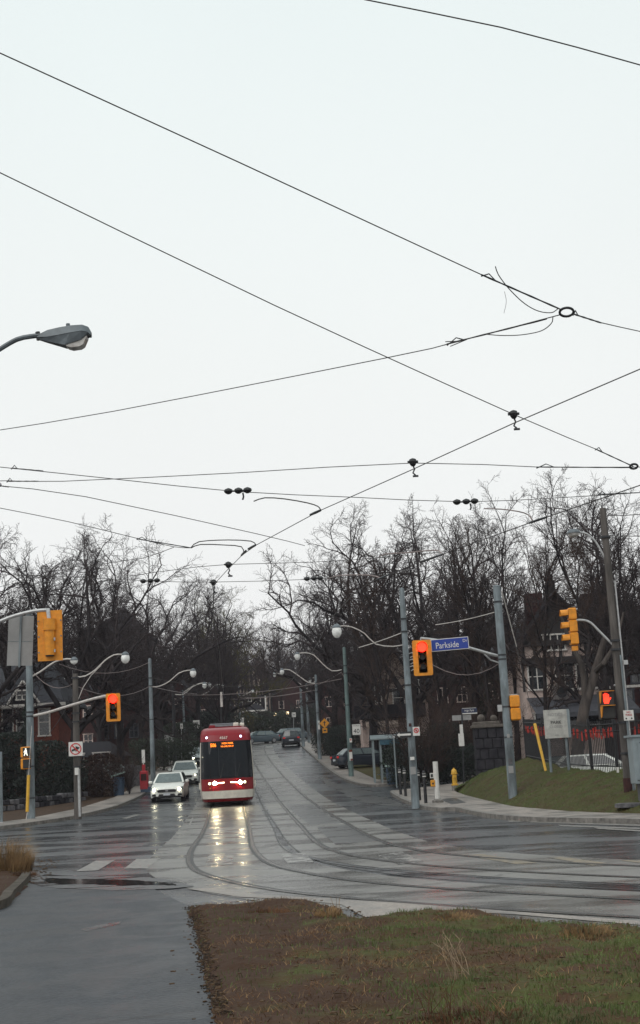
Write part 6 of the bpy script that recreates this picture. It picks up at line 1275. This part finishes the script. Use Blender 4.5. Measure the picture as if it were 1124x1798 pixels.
# ================================================================== CARS
def car(label, b, rz, L_, W, H, paint, glass='car_glass', lights='car_light_on', lift=0.0, suv=False, name='parked_car', cat='car', group=None, slope=0.0):
    t = thing(name, label, cat, b, 0, group); t.rotation_euler = (slope, 0, rz); w2 = W / 2; zo = lift; ys = L_ / 2
    st = [(0, .74, .30, .62), (.07, .90, .24, .72), (.28, .985, .20, .79), (.85, 1.0, .20, .89), (1.25, 1.0, .20, .96), (L_ * .5, 1.0, .20, .94), (L_ - .6, .99, .22, 1.0), (L_ - .08, .90, .28, .98), (L_, .82, .36, .80)]
    mb = MB(); secs = []
    for y, wf, zl, zt in st:
        w = w2 * wf; zl += zo; zt += zo * 1.4
        half = [(w * .97, zl), (w, zl + .13), (w, zt - .20), (w * .95, zt - .06), (w * .78, zt), (w * .4, zt + .02)]
        secs.append([Vector((-x, y - ys, z)) for x, z in half] + [Vector((x, y - ys, z)) for x, z in half[::-1]])
    mb.grid(secs); mb.add(secs[0], [tuple(range(12))]); mb.add(secs[-1], [tuple(range(11, -1, -1))]); mb.build('body', paint, t, smooth=True)
    zb_ = .94 + zo * 1.4; ra = (2.0, L_ * .80) if not suv else (1.85, L_ - .55); ba = (1.18, L_ - .35 if not suv else L_ - .12); wr, wb = w2 * .70, w2 * .93
    def gh(u, v): # u along 0..1 front->rear, v height 0..1
        y = (ba[0] + (ra[0] - ba[0]) * v) * (1 - u) + (ba[1] + (ra[1] - ba[1]) * v) * u
        return y - ys, wb + (wr - wb) * v ** 1.15, zb_ + (H - zb_ - .03) * v
    rows = []
    for j in range(5):
        v = j / 4; row = []
        for u, sgn in [(0, -1), (.0, -.5), (.0, .5), (0, 1), (.33, 1), (.66, 1), (1, 1), (1, .5), (1, -.5), (1, -1), (.66, -1), (.33, -1), (0, -1)]:
            y, w, z = gh(u, v); bow = .10 * (1 - sgn * sgn) if u in (0, 1) else 0
            row.append(Vector((sgn * w if abs(sgn) == 1 else sgn * w, y - bow * (1 if u == 0 else -1), z)))
        rows.append(row)
    mb = MB(); mb.grid(rows); top = rows[-1][:-1]; c = Vector((0, sum(p.y for p in top) / 12, H)); mb.add(top + [c], [(i, (i + 1) % 12, 12) for i in range(12)]); mb.build('cabin', paint, t, smooth=True)
    def glassq(nm, pts, m_=glass): mb = MB(); mb.grid(pts); mb.build(nm, m_, t, smooth=True)
    o_ = .012
    glassq('windscreen', [[Vector((sg * (gh(0, v)[1] - .09), gh(0, v)[0] - .10 * (1 - sg * sg) - o_ - .01, gh(0, v)[2] + .01)) for sg in (-1, -.5, 0, .5, 1)] for v in (.04, .35, .65, .93)])
    glassq('rear_window', [[Vector((sg * (gh(1, v)[1] - .10), gh(1, v)[0] + .10 * (1 - sg * sg) + o_ + .01, gh(1, v)[2])) for sg in (1, .5, 0, -.5, -1)] for v in (.12, .5, .88)])
    for s in (-1, 1):
        for u0, u1 in ((.07, .47), (.51, .90)): glassq('side_window', [[Vector((s * (gh(u, v)[1] + o_), gh(u, v)[0], gh(u, v)[2])) for u in (u0, u1)] for v in (.08, .5, .9)])
    # front
    zf = zo
    mb = MB(); mb.prism([(-.46, -.06), (.46, -.06), (.52, .05), (.40, .09), (-.40, .09), (-.52, .05)], ((0, -ys - .005, .56 + zf), U0, Z0), .05); g_ = mb.build('grille', 'black', t)
    mb = MB(); mb.box((0, -ys - .035, .58 + zf), (.14, .02, .09)); mb.build('badge', 'rim', g_)
    mb = MB(); mb.prism([(-.48, -.07), (.48, -.07), (.40, .06), (-.40, .06)], ((0, -ys + .01, .35 + zf), U0, Z0), .08); mb.build('air_intake', 'black', t)
    mb = MB(); mb.box((0, -ys - .03, .40 + zf), (.36, .02, .13)); mb.build('number_plate', 'plate', t)
    for s in (-1, 1):
        p0 = Vector((s * w2 * .74, -ys + .07, .66 + zf)); mb = MB(); mb.add([(s * w2 * .60, -ys - .012, .60 + zf), (s * w2 * .60, -ys - .0, .69 + zf), (s * w2 * .93, -ys + .20, .77 + zf), (s * w2 * .97, -ys + .16, .62 + zf), (s * w2 * .80, -ys + .02, .585 + zf)], [(0, 1, 2, 3, 4)]); q = mb.build('headlight', 'car_glass', t)
        mb = MB(); mb.disc((s * w2 * .74, -ys - .005, .65 + zf), (0, 1, 0), .075, 10, .05); mb.build('bulb', lights or 'car_glass', q)
        mb = MB(); mb.prism([(-.12, -.05), (.12, -.05), (.09, .05), (-.09, .05)], ((s * w2 * .76, -ys + .02, .36 + zf), U0, Z0), .06); mb.build('fog_recess', 'black', t)
        mb = MB(); mb.box((s * (w2 + .09), -ys + 1.45, 1.0 + zo * 1.4), (.20, .12, .14), bev=.03); mb.build('mirror', paint, t)
        mb = MB(); mb.box((s * w2 * .80, ys - .03, .82 + zo * 1.4), (.24, .08, .14)); mb.build('tail_lamp', 'tail_red', t)
        for y in (-ys + .85, ys - .85):
            r_ = .33 + lift * .3; mb = MB(); mb.tube([(s * (w2 - .22), y, r_), (s * (w2 - .02), y, r_), (s * (w2 + .0), y, r_)], [r_, r_, r_ - .03], 16); wh = mb.build('wheel', 'tyre', t); mb = MB(); mb.disc((s * (w2 + .005), y, r_), (1, 0, 0), r_ * .62, 12, .02); mb.build('rim', 'rim', wh)
    mb = MB(); mb.box((0, ys + .01, .62 + zo), (.5, .02, .14)); mb.build('number_plate', 'plate', t)
    mb = MB(); mb.box((0, ys - .03, .38 + zo), (W * .8, .1, .18)); mb.build('rear_bumper', 'black', t)
    mb = MB(); mb.box((0, 0, .26), (W * .8, L_ * .9, .12)); mb.build('underbody', 'black', t)
    return t
def on_ground(px, py, L_, rz):
    g = G(px, py, 0); c = Vector((g.x + math.sin(rz) * -L_ / 2, g.y + math.cos(rz) * L_ / 2, 0)); sl = math.atan2(P(c.y + 2) - P(c.y - 2), 4); c.z = P(c.y); return c, sl
for label, px, py, rz, L_, W, H, paint, kw in (
    ('white hatchback nearest the crossing, headlights on, beside the left kerb', 293.5, 1408, .03, 4.4, 1.80, 1.47, 'car_white', {}),
    ('second white car, a wagon just behind the nearest white hatchback', 325, 1379, .09, 4.6, 1.84, 1.50, 'car_white', dict(lights='car_light_low', suv=True)),
    ('fourth white vehicle in the queue, high van like car above the others', 339, 1322, .10, 4.7, 1.85, 1.72, 'car_white', dict(lift=.10, suv=True, lights='car_light_low')),
    ('third white car, only its front corner showing beside the streetcar', 354, 1344, .08, 4.5, 1.80, 1.46, 'car_silver', dict(lights='car_light_on'))):
    c, sl = on_ground(px, py, L_, rz); car(label, c, rz, L_, W, H, paint, slope=sl, name='car', group='white cars queuing beside the streetcar', **kw)
c = G(510, 1312, 0); car('dark sport utility vehicle seen from behind climbing towards the bend', Vector((c.x, c.y + 2.2, P(c.y + 2.2))), math.pi + .06, 4.5, 1.88, 1.72, 'car_dark', glass='car_glass_dark', lift=.10, suv=True, slope=-.055, name='car', lights=None)
c = at(516, 1300, 166); car('teal grey sedan just beyond the dark sport utility vehicle', (c.x, 166, P(166)), math.pi - .75, 4.8, 1.86, 1.48, 'car_teal', name='car', lights=None, slope=-.03)
c = at(455, 1303, 160); car('grey green sedan at the bend, just right of the streetcar roof', (c.x, 160, P(160)), -.98, 4.7, 1.84, 1.46, 'car_teal', name='car', lights=None)
c = at(641, 1334, 101); car('black sedan parked behind the lawn, left of the bus shelter', (c.x, 101, P(101) + .1), -1.25 + math.pi, 4.7, 1.84, 1.45, 'car_dark', glass='car_glass', lights=None)
c = at(195, 1372, 96); car('silver car parked behind the brown bush near the blue bin', (c.x, 96, P(96) + .1), .5, 4.4, 1.78, 1.45, 'car_silver', lights=None)
c = at(1052, 1347, 58); car('white parked car behind the iron fence, right of the leaning trunk', (c.x, 58, .45), 1.35, 4.6, 1.82, 1.42, 'car_white', lights=None, glass='car_glass_dark')
c = at(1010, 1352, 66); car('dark parked car behind the iron fence near the leaning trunk', (c.x, 66, .5), 1.5, 4.6, 1.82, 1.40, 'car_dark', lights=None, glass='car_glass')

# ================================================================== WIRES
def wire(name, pts, label, m='wire', r=None, cat='wire', step=1.2, sm=True, group=None):
    P_ = [Vector(p) for p in pts]; Q = smooth_line(P_, step) if sm and len(P_) > 2 else P_
    o0 = P_[0]; t = MB(); t.tube([q - o0 for q in Q], [max(.0065, .00018 * q.y) if r is None else r for q in Q], 5); o = t.build(name, m); o.location = o0; return tag(o, label, cat, group)
H_ = lambda L_: [AH(a, b, h) for a, b, h in L_]
# contact wires over both tracks
wa = H_([(1180, 622, 5.6), (1124, 648, 5.6), (900, 744, 5.6), (725, 824, 5.6), (563, 896, 5.6), (450, 957, 5.6), (425, 975, 5.6), (400, 1000, 5.6), (376, 1026, 5.6)])
wire('trolley_wire', wa, 'curving contact wire over the nearer streetcar track, crossing the sky to the right', r=.0068, sm=False)
far_a = [wa[-1]] + [Vector((p.x + .1 * 0, p.y, P(p.y) + 5.6)) for p in CA[::-1] if 33 < p.y < 150 and p.x < 0][::8]
wire('trolley_wire', far_a, 'contact wire running down the hill above the approaching streetcar', r=.012, sm=False)
wb = H_([(1200, 825, 5.6), (1124, 852, 5.6), (960, 908, 5.6), (933, 917, 5.6), (778, 973, 5.6), (736, 987, 5.6), (683, 1009, 5.6), (655, 1020, 5.6), (622, 1042, 5.6)])
wire('trolley_wire', wb, 'contact wire over the farther track passing in front of the right trees', r=.009, sm=False)
far_b = [wb[-1]] + [Vector((p.x, p.y, P(p.y) + 5.6)) for p in CB[::-1] if 36 < p.y < 150 and p.x < 1.5][::8]
wire('trolley_wire', far_b, 'contact wire above the farther track climbing the hill', r=.012, sm=False)
ring = AH(995, 548, 6.6)
wire('span_wire', [AH(600, -18, 8.6), AH(640, -1, 8.5), AH(880, 48, 8.2), AH(1124, 114, 8.0), AH(1180, 131, 7.9)], 'span wire crossing the top right corner of the sky')
wire('span_wire', [AH(-60, 65, 8.2), AH(0, 93, 8.1), AH(420, 285, 7.4), AH(845, 482, 6.9), AH(984, 543, 6.62)], 'upper long span wire slanting from the left edge to the iron ring')
wire('span_wire', [AH(1006, 551, 6.6), AH(1057, 567, 6.7), AH(1124, 582, 6.9), AH(1200, 600, 7)], 'short span wire leaving the iron ring to the right')
wire('span_wire', [AH(-60, 275, 8.0), AH(0, 303, 7.8), AH(480, 535, 6.8), AH(903, 728, 5.95), AH(1045, 788, 6.1), AH(1112, 819, 6.2)], 'second long span wire slanting down through the black hanger to the right edge')
wire('span_wire', [AH(-50, 763, 7.2), AH(0, 755, 7.1), AH(200, 722, 7.0), AH(680, 628, 6.8), AH(790, 603, 6.7), AH(986, 552, 6.6)], 'span wire rising from the left edge to the iron ring')
wire('span_wire', [AH(-50, 846, 6.6), AH(15, 844, 6.5), AH(110, 845, 6.4), AH(420, 830, 6.2), AH(725, 813, 5.95), AH(945, 820, 6.1), AH(1110, 820, 6.2), AH(1200, 820, 6.3)], 'nearly level span wire through the small hanger in the middle of the sky')
wire('span_wire', [AH(-50, 816, 6.6), AH(0, 820, 6.5), AH(210, 842, 6.2), AH(415, 863, 6.0), AH(620, 873, 6.05), AH(817, 881, 6.0), AH(980, 874, 6.2), AH(1124, 865, 6.4), AH(1200, 860, 6.5)], 'span wire carrying the two triple insulators')
wire('span_wire', [AH(-50, 847, 6.4), AH(0, 853, 6.3), AH(150, 872, 6.1), AH(450, 937, 5.7), AH(535, 958, 5.9)], 'span wire ending behind the contact wire left of the right trees')
wire('span_wire', [AH(-50, 882, 6.5), AH(0, 892, 6.4), AH(120, 916, 6.2), AH(240, 945, 6.0), AH(305, 960, 5.9), AH(334, 962, 5.85)], 'lowest slanting span wire ending at the forked pull off arm')
wire('span_wire', [AH(305, 961, 5.9), AH(250, 980, 6.0), AH(170, 992, 6.2), AH(0, 1030, 6.6)], 'thin span wire dropping left from the forked pull off arm')
wire('span_wire', [AH(230, 1011, 6.2), AH(310, 1000, 6.0), AH(401, 991, 5.8), AH(550, 987, 6.0), AH(720, 975, 6.2), AH(840, 962, 6.3)], 'level span wire through the small black hanger above the street')
wire('span_wire', [AH(0, 1009, 6.4), AH(110, 1012, 6.2), AH(263, 1020, 5.9), AH(375, 1022, 5.75), AH(548, 1017, 5.9), AH(700, 1007, 6.1), AH(800, 996, 6.2)], 'lowest level span wire with the two dark triple insulators')
wire('pull_off_arm', [AH(446, 880, 5.95), AH(465, 874, 5.95), AH(500, 876, 5.9), AH(540, 883, 5.8), AH(558, 889, 5.7), AH(563, 895, 5.62)], 'curved pull off arm below the middle triple insulator', r=.010, step=.2, cat='bracket')
wire('pull_off_arm', [AH(336, 961, 5.85), AH(350, 951, 5.9), AH(400, 948, 5.85), AH(440, 950, 5.75), AH(449, 956, 5.62)], 'upper prong of the forked pull off arm', r=.010, step=.2, cat='bracket')
wire('pull_off_arm', [AH(336, 962, 5.85), AH(352, 956, 5.85), AH(395, 957, 5.8), AH(424, 960, 5.75), AH(428, 972, 5.62)], 'lower prong of the forked pull off arm', r=.010, step=.2, cat='bracket')
wire('pull_off_arm', [AH(850, 893, 5.95), AH(880, 894, 5.9), AH(910, 898, 5.8), AH(928, 904, 5.75), AH(935, 915, 5.62)], 'pale pull off arm right of the triple insulator before the right trees', 'wire_pale', r=.011, step=.2, cat='bracket')
wire('pull_off_arm', [AH(666, 978, 5.95), AH(676, 973, 5.95), AH(720, 970, 5.9), AH(765, 966, 5.8), AH(776, 973, 5.62)], 'pale pull off arm in front of the tall bare tree', 'wire_pale', r=.014, step=.2, cat='bracket')
wire('pull_off_arm', [AH(575, 1016, 5.95), AH(600, 1010, 5.9), AH(650, 1010, 5.8), AH(668, 1015, 5.66)], 'pale pull off arm at the lower triple insulator', 'wire_pale', r=.014, step=.2, cat='bracket')
wire('loose_wire', [AH(870, 468, 7.0), AH(875, 482, 6.95), AH(893, 506, 6.85), AH(920, 532, 6.75), AH(945, 546, 6.7), AH(968, 549, 6.66), AH(979, 543, 6.64)], 'loose curling wire end above the iron ring', r=.006, step=.05)
wire('loose_wire', [AH(971, 557, 6.6), AH(968, 568, 6.6), AH(950, 581, 6.6), AH(915, 588, 6.65), AH(880, 589, 6.68), AH(855, 587, 6.7)], 'loose looping wire below the iron ring', r=.006, step=.05)
wire('loose_wire', [AH(886, 512, 6.85), AH(889, 530, 6.85), AH(885, 550, 6.85)], 'hair thin dangling strand left of the iron ring', r=.0025, step=.05)
for (a, b_, lb) in (((845, 482, 6.9), (984, 543, 6.63), 'grip on the upper long span wire left of the iron ring'), ((1006, 551, 6.6), (1056, 567, 6.7), 'grip on the wire right of the iron ring'), ((785, 604, 6.72), (960, 560, 6.62), 'grip on the rising span wire left of the iron ring'), ((1045, 788, 6.1), (1112, 819, 6.2), 'grip on the second long span wire near the right edge'),
                ((942, 820, 6.1), (1110, 821, 6.2), 'dark grip on the level span wire over the right treetops'), ((20, 822, 6.5), (76, 827, 6.42), 'beaded grip on the upper wire at the left edge'), ((12, 845, 6.5), (68, 845, 6.44), 'beaded grip on the middle wire at the left edge'), ((0, 853, 6.3), (16, 855, 6.28), 'short grip on the third wire at the left edge'),
                ((240, 946, 6.0), (336, 962, 5.85), 'grip joining the lowest slanting wire to the pull off arm'), ((1050, 868, 6.3), (1124, 865, 6.4), 'dark grip on the insulator span at the right edge')):
    p, q = AH(*a), AH(*b_); mb = MB(); K = 8
    mb.tube([p.lerp(q, k / K) - p for k in range(K + 1)], [(.011 if k % 2 else .008) * max(1, p.y / 24) for k in range(K + 1)], 6)
    mb.tube([Vector((0, 0, -.02)), p.lerp(q, .1) - p + Vector((0, 0, .05)), p.lerp(q, .18) - p], .008, 4); o = mb.build('wire_grip', 'dark_metal'); o.location = p; tag(o, lb, 'wire clamp')
# tails at the rising wire's splice
p = AH(790, 603, 6.71); t = thing('wire_tail', 'splayed wire tails at the splice left of the iron ring', 'wire', p)
for a, b_ in (((782, 600), (806, 599)), ((780, 606), (812, 598)), ((791, 608), (820, 596))): mb = MB(); mb.tube([rel(AH(a[0], a[1], 6.72), p), rel(AH(b_[0], b_[1], 6.7), p)], .006, 4); mb.build('strand', 'wire', t)
def torus(name, c, R1, r2, nrm, label, cat, m='dark_metal', sq=1.0):
    nrm = Vector(nrm).normalized(); u = nrm.orthogonal().normalized(); w = nrm.cross(u); mb = MB(); mb.tube([(u * math.cos(a) + w * math.sin(a) * sq) * R1 for a in [2 * math.pi * k / 20 for k in range(21)]], r2, 6, cap=False); o = mb.build(name, m, smooth=True); o.location = c; return tag(o, label, cat)
torus('iron_ring', ring, .078, .015, (.1, .35, 1), 'iron ring joining three span wires high on the right', 'ring'); torus('iron_ring', AH(1113, 819, 6.2), .06, .018, (.1, .5, 1), 'small iron ring at the right edge above the treetops', 'ring')
def hanger(px, py, h, label, s=1.0):
    c = AH(px, py, h); t = thing('wire_hanger', label, 'insulator', c); k = s
    mb = MB(); mb.lathe([(.01, .07), (.055, .05), (.065, .01), (.05, -.03), (.03, -.06)], (0, 0, 0), 10); mb.build('insulator_bell', 'black', t); mb = MB(); mb.box((0, 0, .01), (.17, .03, .035)); mb.build('yoke', 'dark_metal', t)
    mb = MB(); mb.tube([(0, 0, -.05), (.02, 0, -.11), (-.01, 0, -.17), (.03, 0, -.21)], .014, 5); mb.box((.03, 0, -.225), (.09, .02, .03)); mb.build('hook', 'dark_metal', t); t.scale = (k, k, k); return t
hanger(902, 728, 5.94, 'black hanger clamping the contact wire to the long span wire on the right', .85); hanger(725, 812, 5.93, 'small black hanger on the level span wire above the sky centre', .9)
hanger(401, 992, 5.8, 'tiny black hanger over the street, left of centre', 1.0); hanger(375, 1023, 5.78, 'lowest tiny hanger where the contact wire turns down the street', 1.0)
def triple(px, py, h, label, hook=True, r=.12):
    c = AH(px, py, h); t = thing('triple_insulator', label, 'insulator', c); t.scale = (.82, .82, .72); mb = MB(); mb.box((0, 0, 0), (.50, .03, .03)); mb.build('yoke', 'dark_metal', t)
    for x in (-.17, 0.02, .19): mb = MB(); mb.lathe([(.02, .07), (.075, .04), (.085, .0), (.06, -.04), (.03, -.06)], (x, 0, 0), 10); mb.build('insulator_bell', 'black', t)
    if hook: mb = MB(); mb.tube([(.1, 0, -.05), (.11, 0, -.14), (.09, 0, -.20)], .018, 5); mb.build('hook', 'dark_metal', t)
triple(417, 862, 5.98, 'dark triple insulator in the sky left of centre'); triple(817, 881, 5.98, 'dark triple insulator just above the right treetops'); triple(263, 1020, 5.88, 'dark triple insulator among the left tree tops', False); triple(550, 1016, 5.88, 'dark triple insulator at the left edge of the right trees', False)
for px, py, q, lb in ((563, 896, (545, 904), 'clamp ear on the contact wire under the long pull off arm'), (449, 957, (436, 964), 'upper clamp ear on the contact wire left of centre'), (432, 967, (424, 975), 'lower clamp ear on the contact wire left of centre'), (960, 908, (930, 918), 'clamp ear on the farther contact wire in front of the right trees'), (778, 973, (738, 987), 'clamp ear on the farther contact wire in the middle of the right trees'), (683, 1009, (661, 1018), 'clamp ear on the farther contact wire near the lamp pole')):
    p, e_ = AH(px, py, 5.6), AH(q[0], q[1], 5.6); mb = MB(); mb.tube([(p - e_) * .5 * k + (e_ - p) * 0 for k in (0, 1, 2)], [.018, .022, .018], 6); o = mb.build('wire_clamp', 'dark_metal'); o.location = e_; tag(o, lb, 'wire clamp')
# cross spans between the poles down the street
def span(a, b_, sag, label, m='wire_pale', r=None):
    p, q = at(*a), at(*b_); pts = [p.lerp(q, k / 8) - Vector((0, 0, sag * (1 - (2 * k / 8 - 1) ** 2))) for k in range(9)]; wire('span_wire', pts, label, m, r=r or max(.012, .00021 * (p.y + q.y) / 2), sm=False)
gy = lambda px, py: G(px, py, .12).y
span((104, 1166, 70), (262, 1163, 80), .55, 'sagging service wire from the left mast lamp to the tall grey lamp pole'); span((60, 1182, 70), (129, 1200, 66), .45, 'sagging wire between the left mast pole and the timber pole'); span((135, 1205, 66), (263, 1205, 80), .5, 'lower sagging wire between the timber pole and the tall grey lamp pole')
span((265, 1205, 80), (345, 1218, 118), .1, 'pale wire running from the tall grey lamp pole towards the streetcar'); span((600, 1192, 92), (322, 1220, 118), .35, 'cross span over the street from the green grey pole'); span((553, 1212, 112), (350, 1226, 138), .35, 'cross span over the street from the slim lamp pole'); span((529, 1215, 142), (418, 1224, 155), .25, 'farthest cross span over the street')
span((265, 1190, 80), (601, 1162, 92), 1.0, 'sagging dark cross span between the tall left pole and the green grey pole', 'wire'); span((536, 1208, 150), (600, 1180, 92), .2, 'wire linking the far close pair to the green grey pole')
span((630, 1137, 60), (708, 1110, 60), .03, 'pale wire end left of the tall grey pole', 'arm_pale', .018); span((765, 1097, 58), (868, 1075, 56), .05, 'pale wire running to the top of the grey mast pole', 'arm_pale', .018); span((600, 1182, 92), (615, 1204, 92), 0, 'short brace wire on the green grey pole')
span((1068, 905, 42), (1240, 880, 30), .1, 'utility line leaving the timber pole to the right edge', 'wire', .012); span((1068, 940, 42), (1240, 925, 30), .1, 'lower utility line leaving the timber pole to the right edge', 'wire', .012); span((720, 1134, 60), (884, 1160, 56), .9, 'slack wire between the tall grey pole and the grey mast pole')
span((129, 1218, 66), (40, 1300, 95), 1.0, 'dark service wire from the timber pole to the brick house', 'wire')
# tree and thicket copies: each its own words where its place can be told

# ------------------------------------------------------------------ thin wet air
mb = MB(); mb.box((0, 291, 23.2), (844, 702, 48.8)); hz = mb.build('haze'); hz['kind'] = 'stuff'; hz['label'] = 'thin damp haze over the whole street'
hm = bpy.data.materials.new('haze'); hm.use_nodes = True; hn = hm.node_tree; hn.nodes.clear(); ho = hn.nodes.new('ShaderNodeOutputMaterial'); hv = hn.nodes.new('ShaderNodeVolumePrincipled')
hv.inputs['Density'].default_value = .00024; hv.inputs['Color'].default_value = (.80, .78, .88, 1); hn.links.new(hv.outputs[0], ho.inputs['Volume']); hz.data.materials.clear(); hz.data.materials.append(hm)
